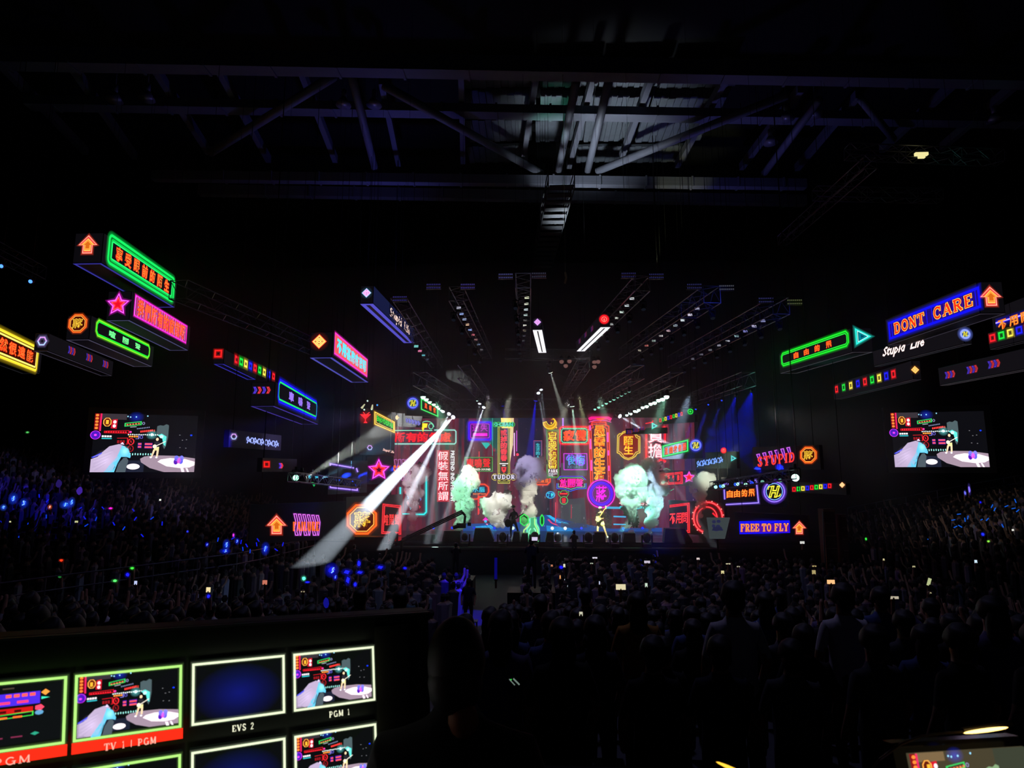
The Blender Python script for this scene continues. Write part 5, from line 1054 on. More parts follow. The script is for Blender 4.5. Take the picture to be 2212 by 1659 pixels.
def wedge(x0, x1, y0, label, name='stage_speaker', d=34.6, slope=.3, zb=1.7):
    a = P(x0, y0, d); c = P(x1, y0, d); b = MB(); z1 = a.z
    b.prism([(a.x, d, zb), (c.x+slope, d, zb), (c.x, d, z1), (a.x+.1, d, z1)], (0, .6, 0)); rt = thing(name, label, 'speaker', (a.x, d, zb)); b.build('cabinet', BLACK, rt)
    b = MB(); b.prism([(a.x+.12, d-.02, zb+.06), (c.x+slope-.15, d-.02, zb+.06), (c.x-.08, d-.02, z1-.06), (a.x+.16, d-.02, z1-.06)], (0, .02, 0)); b.build('grille', mat('grille', (24, 24, 26), .8), rt)
wedge(1022, 1056, 1142, 'large dark wedge speaker with a sloping side at the left stage front'); wedge(955, 995, 1147, 'flat dark stage monitor left of the large wedge speaker', slope=.02)
wedge(1106, 1122, 1150, 'small dark stage monitor before the black clad player', slope=.02); wedge(1124, 1140, 1153, 'small dark stage monitor at the left foot of the glowing booth', slope=.02); wedge(1178, 1196, 1151, 'small dark stage monitor right of the glowing booth', slope=.02)
wedge(1281, 1307, 1150, 'dark stage monitor at the feet of the guitarist', slope=.02); wedge(1345, 1372, 1152, 'dark stage monitor under the pale green smoke', slope=.02); wedge(1434, 1480, 1142, 'long dark speaker row at the right stage front', slope=.4); wedge(875, 940, 1155, 'low dark speaker row at the left stage front', slope=.02); wedge(762, 830, 1160, 'low dark riser at the foot of the octagon panel', slope=.02, d=32.5, zb=0)
# glowing booth with hexagons
p = Pz(1151, 1152, 1.7); p.y = 36.2; p.x = P(1151, 1150, 36.2).x; bx0 = thing('glowing_booth', 'green glowing angular booth with circuit lines and two hexagon rings on the stage', 'booth', (p.x, p.y, 1.7))
k = 1/pm(36.2); bf = Face((p.x, p.y, 1.7), (1, 0, 0), (0, 0, 1))
b = MB(); q = [(-13, 0), (14, 0), (14, 20), (9, 28), (8, 40), (-5, 41), (-6, 27), (-13, 18)]; b.prism([bf.pt(x*k, y*k) for x, y in q], (0, .8, 0)); b.build('body', emis('booth_green', (75, 190, 130), 1.0), bx0)
a = Art(lambda x, y: (x*k, y*k))
for pts, c in (([(-19, 6), (-19, 15), (-9, 24), (-6, 30)], (190, 250, 120)), ([(-12, 4), (-12, 18), (-6, 26), (-6, 40)], (110, 240, 200)), ([(-8, 4), (-8, 14), (-4, 19)], (150, 250, 200)), ([(10, 6), (10, 16), (4, 28), (4, 40)], (180, 250, 140)), ([(13, 5), (13, 18), (7, 28), (7, 38)], (120, 245, 190)), ([(5, 6), (6, 15), (2, 20)], (150, 250, 200))): a.line(pts, 1.6, c, lay=3, glow=.4)
a.build('circuit_lines', bf, bx0)
for cx_, cy_, rx, lab in ((-18, 37, 9.5, 'left'), (19.5, 36, 4, 'right')):
    b = MB(); pts = [bf.pt((cx_+rx*cos(radians(90+60*i)))*k, (cy_+12*sin(radians(90+60*i)))*k, .15) for i in range(6)]
    b.path(pts+[pts[0]], .035, 6); b.build('hexagon_ring', emis('hex_green', (50, 230, 90), 1.2), bx0)
    b = MB(); b.prism([bf.pt((cx_+rx*.85*cos(radians(90+60*i)))*k, (cy_+10*sin(radians(90+60*i)))*k, .1) for i in range(6)], (0, .15, 0)); b.build('hexagon_panel', mat('hex_panel', (40, 110, 60), .5), bx0)
# prompter board
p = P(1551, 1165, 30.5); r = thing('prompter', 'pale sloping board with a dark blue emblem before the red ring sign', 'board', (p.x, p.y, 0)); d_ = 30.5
b = MB(); q = [P(1533, 1164, d_), P(1566, 1164, d_), P(1577, 1118, d_), P(1527, 1118, d_)]; b.prism(q, (0, .06, 0)); b.build('panel', emis('board_glow_grey', (58, 66, 68), 1.0), r)  # panel emits a dim grey in place of light falling on it
a = Art(lambda x, y: fb.uv(x, y)); fb = Face(P(1533, 1164, d_-.03), (1, 0, 0), (0, 0, 1))
for x, y, rx in ((1542, 1127, 4.5), (1552, 1126, 4.5), (1541, 1136, 4), (1551, 1137, 5), (1547, 1144, 6.5)): a.ell(x, y, rx, 3.6, (30, 32, 62), 1, 10)
a.poly([(1537, 1146), (1562, 1146), (1558, 1138), (1541, 1138)], (26, 28, 55), 2); a.build('emblem', fb, r)
b = MB(); c0 = P(1550, 1164, d_); b.tube((c0.x, c0.y, 0), c0, .05, 8); b.tube((c0.x-.4, c0.y, .02), (c0.x+.4, c0.y, .02), .04, 6); b.build('stand', BLACK, r)
# camera crane
base = P(868, 1168, 32.5); tip = P(998, 1106, 33.2); r = thing('camera_crane', 'long dark camera crane arm reaching up to the left side of the stage', 'crane', (base.x, base.y, 0)); b = MB()
for o in (V3((0, 0, .09)), V3((0, 0, -.09)), V3((0, .12, 0))): b.tube(base+o, tip+o, .04, 6)
for i in range(14): q = base.lerp(tip, i/13); b.tube(q+V3((0, 0, .1)), q+V3((0, .12, -.1)), .02, 4)
b.build('boom', BLACK, r)
b = MB(); hd = P(1003, 1131, 33.2); b.path([tip, P(1005, 1114, 33.2), hd], .07, 6); b.build('drop_arm', BLACK, r)
b = MB(); b.cbox(hd+V3((-.15, -.1, -.1)), .5, .3, .25); b.cbox(hd+V3((.28, -.05, -.02)), .18, .2, .18); b.tube(hd+V3((-.3, -.2, -.12)), hd+V3((-.55, -.35, -.18)), .1, 8); b.build('remote_camera', BLACK, r)
b = MB(); b.tube((base.x, base.y, 0), base, .08, 8)
for k in range(3): b.tube((base.x, base.y, .9), (base.x+.7*cos(2.1*k), base.y+.7*sin(2.1*k), 0), .03, 6)
b.build('pedestal', BLACK, r); b = MB(); b.cbox(base+V3((-.8, 0, -.3)), .3, .3, .3); b.tube(base, base+V3((-.8, 0, -.25)), .04, 6); b.build('counterweight', BLACK, r)

# ------------------------------------------------------------------ smoke plumes
def smoke(label, blobs, d, dens, rgb, emit=None, px=True, seed=0, an=.2):
    b = MB(); vs = []
    for x, y, r in blobs: c = P(x, y, d); b.ball(c, r/pm(d), r/pm(d)*.8, r/pm(d), 14, 10)
    me = b.mesh('smoke'); o = bpy.data.objects.new('tmp', me); COL.objects.link(o)
    m = o.modifiers.new('r', 'REMESH'); m.mode = 'VOXEL'; m.voxel_size = .06
    dg = bpy.context.evaluated_depsgraph_get(); me2 = bpy.data.meshes.new_from_object(o.evaluated_get(dg)); bpy.data.objects.remove(o)
    for v in me2.vertices:
        n = noise.noise(v.co*1.3+V3((seed, 0, 0)))*.3+abs(noise.noise(v.co*3.4+V3((0, seed, 0))))*.3+abs(noise.noise(v.co*7))*.07
        q = v.normal*(n-.08); v.co += V3((q.x, q.y*.6, q.z))
    o = link('smoke_plume', me2); mt = bpy.data.materials.new('smoke'); mt.use_nodes = True; nt = mt.node_tree; nt.nodes.clear()
    s_ = nt.nodes.new('ShaderNodeVolumeScatter'); ou = nt.nodes.new('ShaderNodeOutputMaterial'); s_.inputs['Color'].default_value = srgb(rgb); s_.inputs['Density'].default_value = dens; s_.inputs['Anisotropy'].default_value = an
    nt.links.new(s_.outputs[0], ou.inputs['Volume']); me2.materials.clear(); me2.materials.append(mt)
    return tag(o, label, 'smoke', kind='thing')
SM = [('grey brown smoke plume with a thin foot left of the column sign', [(888, 1160, 4), (889, 1140, 6), (890, 1115, 10), (893, 1090, 14), (895, 1062, 19), (893, 1035, 22), (880, 1020, 14), (905, 1022, 22), (918, 1018, 13), (884, 1008, 10)], 36.2, 4.5, (180, 172, 172)),
      ('mint green smoke plume with a white crown right of the column sign', [(995, 1135, 12), (1003, 1115, 16), (1003, 1092, 18), (996, 1068, 17), (1000, 1045, 22), (1012, 1030, 20), (1024, 1040, 14), (986, 1060, 11)], 36.0, 8.0, (225, 225, 225)),
      ('low grey white smoke cloud left of the black clad player', [(1078, 1130, 12), (1075, 1112, 19), (1060, 1095, 22), (1082, 1085, 21), (1048, 1085, 13), (1095, 1075, 14), (1070, 1070, 10), (1100, 1090, 8), (1043, 1092, 9)], 36.4, 8.0, (225, 225, 230)),
      ('tall smoke column with a dark crown in the stage centre', [(1132, 1150, 8), (1136, 1130, 12), (1140, 1105, 17), (1138, 1080, 18), (1142, 1055, 22), (1140, 1030, 25), (1135, 1008, 24), (1155, 1012, 22), (1168, 1000, 13), (1125, 1015, 16), (1165, 1028, 14), (1118, 1048, 9)], 36.6, 7.0, (220, 220, 220)),
      ('pale green smoke ball on a thin foot right of the guitarist', [(1365, 1150, 5), (1367, 1130, 9), (1364, 1105, 14), (1362, 1080, 22), (1358, 1055, 27), (1366, 1032, 29), (1350, 1040, 20), (1385, 1038, 18), (1376, 1065, 22)], 35.8, 9.0, (228, 232, 228)),
      ('blue grey smoke plume with a bright right flank behind the pale green ball', [(1404, 1150, 6), (1406, 1130, 13), (1408, 1105, 15), (1415, 1080, 18), (1412, 1055, 22), (1405, 1030, 24), (1398, 1010, 19), (1412, 1005, 16), (1428, 1055, 18), (1438, 1062, 10), (1425, 1035, 16)], 36.8, 8.0, (220, 225, 232)),
      ('grey smoke plume with a glaring top beside the violet frame', [(1512, 1110, 6), (1513, 1090, 12), (1512, 1070, 14), (1510, 1048, 17), (1520, 1036, 18), (1532, 1036, 13), (1502, 1040, 12)], 33.5, 7.0, (210, 210, 210))]
for i, (lab, bl, d, dn_, c) in enumerate(SM): smoke(lab, bl, d, dn_, c, seed=i*7)
# added key spots for the plumes, placed near the lamp rows without fixtures
def key(px, py, d, tx, ty, td, half, pw, rgb): spot(P(px, py, d), P(tx, ty, td), half, pw, rgb, .6, .15)
key(1440, 850, 31.5, 1366, 1060, 35.8, 9, 34.0e3, (170, 255, 215)); key(1290, 850, 31.5, 1362, 1060, 35.8, 9, 18.5e3, (190, 255, 215))
key(1490, 850, 31, 1425, 1060, 36.8, 9, 34.0e3, (190, 225, 255)); key(1335, 1150, 38.2, 1412, 1090, 36.8, 16, 5.8e3, (120, 255, 220))
key(940, 860, 31.5, 1003, 1075, 36, 10, 27.7e3, (150, 255, 195)); key(1060, 850, 31.5, 1018, 1025, 36, 7, 21.3e3, (255, 255, 225))
key(1100, 850, 31.5, 1075, 1090, 36.4, 8, 24.8e3, (250, 250, 235)); key(1230, 860, 31.5, 1142, 1100, 36.6, 7, 24.8e3, (255, 250, 225)); key(1050, 850, 31.5, 1140, 1015, 36.6, 8, 7.8e3, (180, 170, 220))
key(850, 880, 31.5, 895, 1050, 36.2, 11, 14e3, (205, 190, 200)); key(1600, 960, 28.5, 1532, 1034, 33.5, 8, 7.8e3, (255, 255, 225))


# ------------------------------------------------------------------ people
def skin(verts, edges, radii, sub=1, root=0):
    me = bpy.data.meshes.new('sk'); me.from_pydata([V3(v) for v in verts], edges, []); o = bpy.data.objects.new('sk', me); COL.objects.link(o)
    m = o.modifiers.new('s', 'SKIN'); m.use_smooth_shade = True
    for i, r in enumerate(radii):
        sv = me.skin_vertices[0].data[i]; sv.radius = (r, r) if isinstance(r, (int, float)) else r; sv.use_root = (i == root)
    if sub: s_ = o.modifiers.new('u', 'SUBSURF'); s_.levels = sub; s_.render_levels = sub
    dg = bpy.context.evaluated_depsgraph_get(); out = bpy.data.meshes.new_from_object(o.evaluated_get(dg)); bpy.data.objects.remove(o)
    return out
def body_mesh(arms='down', seed=0):
    rnd = random.Random(seed)
    v = [(0, 0, .95), (0, .02, 1.15), (0, .02, 1.34), (0, .01, 1.46), (0, .02, 1.53), (0, .03, 1.63)]
    r = [(.15, .115), (.14, .11), (.165, .115), (.09, .075), .055, .09]
    e = [(0, 1), (1, 2), (2, 3), (3, 4), (4, 5)]
    for s_ in (-1, 1):
        k = len(v); v += [(s_*.17, .02, 1.40)]; r += [.06]; e += [(2, k)]
        up = arms == 'up' or (arms == 'one' and s_ == 1) or arms == 'phone'
        if arms == 'phone': v += [(s_*.24, .16, 1.22), (s_*.1, .34, 1.45), (s_*.05, .37, 1.52)]
        elif up: v += [(s_*.27, .1, 1.56), (s_*.24, .16, 1.82), (s_*.23, .17, 1.92)]
        else: v += [(s_*.25, .0, 1.14), (s_*.23, .12, .93), (s_*.22, .15, .85)]
        r += [.047, .036, .03]; e += [(k, k+1), (k+1, k+2), (k+2, k+3)]
        k = len(v); v += [(s_*.1, 0, .88), (s_*.11, .02, .5), (s_*.11, -.02, .08), (s_*.11, .12, .04)]; r += [.09, .06, .042, .035]; e += [(0, k), (k, k+1), (k+1, k+2), (k+2, k+3)]
    return skin(v, e, r, 1)
HAIR = mat('black_hair', (12, 11, 12), .6); SKINM = mat('skin', (150, 110, 85), .6); TR = mat('dark_trousers', (20, 20, 26), .9)
SH = {'black': (18, 18, 20), 'navy': (20, 24, 48), 'grey': (70, 70, 76), 'white': (190, 188, 195), 'blue': (60, 75, 130), 'yellow': (150, 105, 30), 'purple': (90, 80, 120), 'red': (95, 30, 30), 'teal': (60, 90, 100)}
def dress(me, shirt, bare_arm=True):
    me = me.copy(); me.materials.clear()
    for m in (mat('shirt_'+shirt, SH[shirt], .9), SKINM, TR): me.materials.append(m)
    for p in me.polygons:
        c = p.center; z = c.z
        p.material_index = 1 if (z > 1.475 and abs(c.x) < .14) or (abs(c.x) > .205 and (z < 1.2 or z > 1.6)) or (c.y > .2 and z > 1.1) else (2 if z < .96 else 0)
        p.use_smooth = True
    me['shirt'] = shirt; return me
BODY = {k: body_mesh(k, i) for i, k in enumerate(('down', 'up', 'one', 'phone'))}
def hair_mesh(long_):
    b = MB(); b.ball((0, .005, 1.665), .1, .115, .115, 18, 12)
    if long_: b.ball((0, -.05, 1.55), .1, .065, .19, 10, 6)
    else: b.ball((0, -.035, 1.61), .085, .075, .09, 10, 6)
    me = b.mesh('hair'); me.materials.append(HAIR)
    for v in me.vertices: q = noise.noise_vector(v.co*11)*.022; v.co += q
    for p in me.polygons: p.use_smooth = True
    return me
HM = [hair_mesh(False), hair_mesh(True)]
DR = {}
def person(x, y, z, shirt, pose, label, group=None, hair=0, rz=0, s=1.0, cat='person'):
    k = (shirt, pose)
    if k not in DR: DR[k] = dress(BODY[pose], shirt)
    o = bpy.data.objects.new('person', DR[k]); COL.objects.link(o); o.location = (x, y, z); o.rotation_euler = (0, 0, rz); o.scale = (s, s, s); tag(o, label, cat, group)
    h = bpy.data.objects.new('hair', HM[hair]); COL.objects.link(h); h.parent = o; return o
# named spectators, placed by where their shoulders show: pixel x, y of the shoulder line, distance
named = []
def who(px, py, d, shirt, pose, label, hair=0, ztop=1.42, rz=0):
    p = P(px, py, d); z = p.z-ztop; zf = tier_z(d); named.append((px, py, d)); return person(p.x, d, zf, shirt, pose, label, None, hair, rz, s=min(1.12, max(.86, (p.z-zf)/ztop)))
who(1588, 1352, 5.8, 'white', 'down', 'spectator in a white T-shirt seen from behind, nearest white shirt right of the aisle')
who(1826, 1342, 6.6, 'white', 'down', 'spectator in a pale shirt seen from behind, below the glowing orange phone')
who(1378, 1330, 7.0, 'yellow', 'down', 'spectator in a dull yellow shirt right of the aisle', 1)
who(1655, 1350, 8.0, 'blue', 'down', 'spectator in a blue shirt beside the white T-shirt', 1)
who(1905, 1318, 8.4, 'blue', 'down', 'spectator in a blue shirt under the horizontal lit phone', 0)
who(2150, 1372, 6.0, 'purple', 'down', 'spectator in a greyish mauve shirt near the lower right edge', 1)
who(1168, 1328, 8.6, 'blue', 'down', 'spectator in a slate blue shirt just right of the aisle')
who(865, 1338, 8.2, 'purple', 'down', 'spectator in a mauve shirt above the end of the monitor')
who(778, 1326, 9.0, 'black', 'down', 'spectator in black above the monitor, left of the mauve shirt')
who(1682, 1238, 12, 'blue', 'down', 'spectator in a blue shirt with arms down, above the middle of the right rows', 1)
who(1265, 1280, 11, 'grey', 'down', 'spectator in a grey shirt right of the aisle, middle rows')
who(1512, 1240, 13, 'grey', 'down', 'spectator in a grey shirt next to the lit cap')
who(780, 1290, 11, 'grey', 'down', 'spectator with hair tied back in a grey shirt left of the aisle', 1)
who(870, 1275, 12, 'teal', 'down', 'spectator in a greenish shirt left of the aisle')
who(60, 1330, 8.5, 'purple', 'down', 'spectator in a mauve shirt at the lower left above the monitor', 0)
who(540, 1330, 9.5, 'grey', 'down', 'spectator in a grey shirt above the middle of the monitor', 0)
who(2010, 1290, 9.5, 'navy', 'phone', 'spectator in navy raising a phone, right rows')
# man standing in the aisle, stage hands and camera operators
z_ = 0.0
p = P(1012, 1308, 22.5); o = person(p.x, 22.5, tier_z(22.5), 'navy', 'down', 'person in a navy T-shirt with pale lettering standing in the aisle facing the camera', rz=pi)
person(P(985, 1300, 26).x, 26, 0, 'black', 'phone', 'dark standing cameraman with a camera on his shoulder, left of the aisle', s=1.28) if False else None
def stand(px, pt, d, zf, shirt, pose, label, rz=0, hair=0):
    t = P(px, pt, d); return person(t.x, d, zf, shirt, pose, label, None, hair, rz, (t.z-zf)/1.76)
b = MB(); q = P(985, 1240, 27.0); b.box(q.x-.8, 26.4, 0, q.x+.8, 27.6, 1.0); tag(b.build('camera_riser', BLACK), 'low black riser under the left camera operator', 'riser')
stand(985, 1172, 27, 1.0, 'black', 'phone', 'camera operator in black standing high left of the aisle before the stage')
q = P(1148, 1240, 24.0); b = MB(); b.box(q.x-.9, 23.4, 0, q.x+.9, 24.6, 1.1); tag(b.build('camera_riser', BLACK), 'low black riser under the camera operator in front of the glowing booth', 'riser')
stand(1148, 1162, 24, 1.1, 'navy', 'phone', 'camera operator in navy standing in front of the glowing booth with a lit viewfinder')
stand(766, 1176, 30, 0.6, 'black', 'down', 'dark standing crew member before the foot of the octagon panel')
b = MB(); q = P(766, 1200, 30); b.box(q.x-.6, 29.6, 0, q.x+.6, 30.4, .6); tag(b.build('crew_riser', BLACK), 'low riser under the crew member left of the stage', 'riser')
stand(1240, 1146, 32.6, 1.0, 'black', 'phone', 'photographer in black crouched over a camera at the stage front')
b = MB(); q = P(1240, 1200, 32.6); b.box(q.x-.5, 32.2, 0, q.x+.5, 33.0, 1.0); tag(b.build('photographer_riser', BLACK), 'low riser under the photographer at the stage front', 'riser')
for px, py, d in ((1155, 1164, 23.5),):
    b = MB(); q = P(px, py, d); b.cbox(q, .22, .04, .13); tag(b.build('viewfinder_screen', emis('vf', (205, 195, 225), 1.1)), 'small bright viewfinder screen above the camera operator before the booth', 'screen')
# crowd rows
random.seed(11)
cand = []
y = 5.0
while y < 29.3:
    half = .95*y+1.0; x = -min(half, 15 if y > 12 else 18)
    while x < min(half*1.02, 16.5):
        jx = x+random.uniform(-.12, .12); jy = y+random.uniform(-.15, .15)
        if not (-2.95 < jx < -.75 or (y > 26 and abs(jx+3.9) < 1)): cand.append((jx, jy, tier_z(y+.1)))
        x += .6 if y < 20 else .66
    y += .9
vis = []
BA, BB = P(979, 901, 38.5), P(722, 1170, 27); BD = (BB-BA).normalized()
def in_beam(c):
    q = V3((c[0], c[1], c[2]+1.2)); v = q-BA; t = v.dot(BD); return (v-BD*t).length < 1.7
cand = [c for c in cand if not in_beam(c)]
for c in cand:
    px, py, q = proj((c[0], c[1], c[2]+1.6))
    if not (-40 < px < 2260 and py < 1700): continue
    if px < 940 and py > 1372-.03*px+30: continue
    if any(abs(px-n[0]) < 55*8/n[2]*.9 and abs(c[1]-n[2]) < .7 for n in named): continue
    vis.append(c)
vis.sort(key=lambda c: c[1])
ind, mass = vis[:300-len(named)-6], vis[300-len(named)-6:]
SHL = ['black', 'black', 'navy', 'grey', 'black', 'purple', 'black', 'navy', 'white', 'blue']
for i, c in enumerate(ind):
    sh = random.choice(SHL); sh = 'grey' if (sh == 'white' and c[1] < 9) else sh; ps = random.choices(['down', 'one', 'up', 'phone'], [14, 1, 1, 2])[0] if c[1] > 8 else 'down'
    hr = random.random() < .45
    side = 'left of the aisle' if c[0] < -1.8 else 'right of the aisle'; tone = 'dark' if sh in ('black', 'navy') else 'pale' if sh == 'white' else 'muted'
    rowd = 'nearest rows' if c[1] < 8 else 'middle rows'
    lab = '%s haired spectator in %s clothes seen from behind, %s %s' % ('long' if hr else 'short', tone, rowd, side)
    person(c[0], c[1], c[2], sh, ps, lab, lab.split(' spectator')[0]+' spectators in %s, %s %s' % (tone, rowd, side), int(hr), random.uniform(-.25, .25), random.uniform(.93, 1.05))
# the thousands beyond: one low bodied mass each for floor and stands
def crowd_mass(name, label, pts, toward=(0, 40, 1), arms=.3, sc0=1.0, sit=0.0, dim=1.0):
    V_ = []; F_ = []; C_ = []
    rings = [(max(0, q_[0]-sit),)+q_[1:] for q_ in [(.0, .13, .1), (.9, .19, .13), (1.2, .2, .13), (1.38, .23, .12), (1.47, .08, .07), (1.52, .06, .06), (1.56, .09, .1), (1.66, .1, .115), (1.75, .05, .06)]]
    rnd = random.Random(4)
    for (x, y_, z) in pts:
        t = atan2(toward[1]-y_, toward[0]-x)-pi/2+rnd.uniform(-.3, .3); s_ = rnd.uniform(.9, 1.06)*sc0; ca, sa = cos(t), sin(t); k = len(V_)
        br = dim*rnd.choice([.02, .02, .03, .05, .09, .16, .3]); sc = (br*rnd.uniform(.7, 1.2), br*rnd.uniform(.7, 1.1), br*rnd.uniform(.9, 1.5), 1); n = 7
        for j, (h, rx, ry) in enumerate(rings):
            for i in range(n):
                a_ = 2*pi*i/n; u, v = rx*cos(a_)*s_, ry*sin(a_)*s_; V_.append((x+u*ca-v*sa, y_+u*sa+v*ca, z+h*s_))
                C_.append(sc if j < 4 else ((.28, .17, .11, 1) if j in (4, 5) else (.012, .01, .01, 1)))
        for j in range(len(rings)-1):
            for i in range(n): a_ = k+j*n+i; b_ = k+j*n+(i+1) % n; F_.append((a_, b_, b_+n, a_+n))
        F_.append(tuple(k+(len(rings)-1)*n+i for i in range(n)))
        if rnd.random() < arms:
            for s2 in ((-1, 1) if rnd.random() < .6 else (1,)):
                k = len(V_); h0 = V3((x+s2*.2*ca, y_+s2*.2*sa, z+1.38-sit)); h1 = h0+V3((-.15*sa+s2*.08*ca, .15*ca, .25)); h2 = h1+V3((-.05*sa, .05*ca, rnd.uniform(.2, .35)))
                for q, rr_ in ((h0, .05), (h1, .04), (h2, .045)):
                    for i in range(4): V_.append((q.x+rr_*cos(pi/2*i), q.y+rr_*sin(pi/2*i), q.z)); C_.append((.3, .19, .13, 1))
                for j in range(2):
                    for i in range(4): F_.append((k+j*4+i, k+j*4+(i+1) % 4, k+j*4+4+(i+1) % 4, k+j*4+4+i))
                F_.append((k+8, k+9, k+10, k+11))
    me = bpy.data.meshes.new(name); me.from_pydata(V_, [], F_); a_ = me.color_attributes.new('Col', 'FLOAT_COLOR', 'POINT'); a_.data.foreach_set('color', [q for c in C_ for q in c])
    if 'crowd_clothes' not in MATS:
        m = bpy.data.materials.new('crowd_clothes'); m.use_nodes = True; at = m.node_tree.nodes.new('ShaderNodeAttribute'); at.attribute_name = 'Col'; bs = m.node_tree.nodes['Principled BSDF']; m.node_tree.links.new(at.outputs['Color'], bs.inputs['Base Color']); bs.inputs['Roughness'].default_value = .8; MATS['crowd_clothes'] = m
    me.materials.append(MATS['crowd_clothes']); me.update(); o = bpy.data.objects.new(name, me); COL.objects.link(o); return tag(o, label, 'crowd', kind='stuff')
crowd_mass('floor_crowd', 'dense dark crowd standing on the hall floor before the stage', mass, arms=.07, sc0=.95)
def stand_pts(A, B_, rows, n0, seed):
    rnd = random.Random(seed); out = []
    for r in range(rows):
        L_ = sum((curve(A, (k+1)/8).lerp(curve(B_, (k+1)/8), r/rows)-curve(A, k/8).lerp(curve(B_, k/8), r/rows)).length for k in range(8)); n = int(L_/.54)
        for i in range(n):
            if rnd.random() < .06: continue
            t = (i+.5)/n+rnd.uniform(-.1, .1)/n; N = 18; k = min(int(t*N), N-1); 
            q = curve(A, t).lerp(curve(B_, t), (r+.5)/rows); f0 = curve(A, k/N).lerp(curve(B_, k/N), r/rows).z
            out.append((q.x, q.y, f0))
    return out
LP = stand_pts(LF, LB, 24, 60, 1); RP = stand_pts(RF, RB, 22, 60, 2)
crowd_mass('left_stand_crowd', 'dense crowd filling the raked stand at the left, many arms raised', LP, sit=.5, arms=.22)
crowd_mass('right_stand_crowd', 'dense crowd filling the raked stand at the right', RP, sit=.5, arms=.22)
# stand rails
def rail(label, A, pts, h=1.0, m=ALU, rows=2, extra=0):
    b = MB(); 
    for k in range(rows): b.path([V3(p)+V3((0, 0, h-.45*k)) for p in pts], .03, 5)
    for p in pts: b.tube(p, V3(p)+V3((0, 0, h)), .03, 5)
    return tag(b.build('guard_rail', m), label, 'rail')
rail('pale guard rail along the foot of the left stand', None, [curve(LF, i/14)+V3((.35, -.1, 0)) for i in range(15)], 1.15)
rail('guard rail along the back of the right stand', None, [curve(RB, i/12)+V3((.2, .3, 0)) for i in range(13)], 1.3)
# phones and glowing things held up in the crowd: pixel, distance, size in pixels, colour
def glow_art(name, px, py, d, w_, h, c, label):
    if d >= 26 and px < 620 and d < 36: d *= .84
    p = P(px, py, d); k = 1/pm(d); rt = thing(name, label, 'light', p); f_ = Face(p, (1, 0, 0), (0, 0, 1)); a = Art(); W_2 = w_*k/2; H_2 = h*k/2; rn = random.Random(int(px*7+py)); hot = tuple(min(255, int(v*.5+140)) if v > 60 else int(v+60) for v in c)
    if any(q in label for q in ('board', 'balloon')) and 'violet' not in label:
        a.halo(0, 0, W_2*2.1, H_2*2.1, c, .45, 3)
        a.poly([(W_2*cos(t*.7)*rn.uniform(.8, 1.05), H_2*sin(t*.7)*rn.uniform(.8, 1.05)) for t in range(9)], tuple(int(v*.55) for v in c), 1)
        for i in range(2): x0 = rn.uniform(-.6, 0)*W_2; a.line([(x0, -H_2*.7+i*H_2*.6), (x0+W_2*rn.uniform(.2, .9), -H_2*.3+i*H_2*.5), (x0+W_2*.3, H_2*rn.uniform(.2, .8)), (x0+W_2*rn.uniform(.5, 1.1), H_2*rn.uniform(.5, .9))], min(W_2, H_2)*.28, hot if i else (130, 190, 255), False, 5)
    else:
        n = 4 if ('wedge' in label or 'triang' in label) else 9
        a.poly([(W_2*cos(2*pi*t/n+.4)*rn.uniform(.75, 1.15), H_2*sin(2*pi*t/n+.4)*rn.uniform(.75, 1.15)) for t in range(n)], c, 2)
        if max(c) > 140: a.halo(0, 0, W_2*1.9, H_2*1.9, c, .25, 3)
    a.build('glowing_face', f_, rt)
    b = MB(); b.prism([f_.pt(W_2*.9*cos(2*pi*i/8), H_2*.9*sin(2*pi*i/8), -.01) for i in range(8)], (0, .03, 0)); b.build('backing', BLACK, rt)
    b = MB(); b.tube(p+V3((0, .03, -H_2*.7)), p+V3((0, .06, -H_2-.25)), .03, 6); b.build('holding_hand', SKINM, rt); return rt
def glow_item(name, px, py, d, w_, h, c, label, cat, group=None, s=1.1, rot=0.0, depth=.01):
    if cat == 'light' and 'post' not in label: return glow_art(name, px, py, d, w_, h, c, label)
    p = P(px, py, d); k = 1/pm(d); M = Matrix.Rotation(rot, 3, 'Y'); b = MB(); b.cbox(p, w_*k, depth, h*k, M); rt = thing(name, label, cat, p, group)
    b.build('lit_screen' if cat == 'phone' else 'glowing_face', emis('g_%d_%d_%d' % c, c, s), rt)
    b = MB(); b.cbox(p+V3((0, depth*.8+.004, 0)), w_*k*1.12, depth, h*k*1.12, M); b.build('case' if cat == 'phone' else 'backing', BLACK, rt)
    b = MB(); b.tube(p+V3((0, .02, -h*k*.5)), p+V3((0, .06, -h*k*.5-.25)), .03, 6); b.ball(p+V3((0, .02, -h*k*.5)), .045, .03, .05, 8, 5); b.build('holding_hand', SKINM, rt)
    return rt
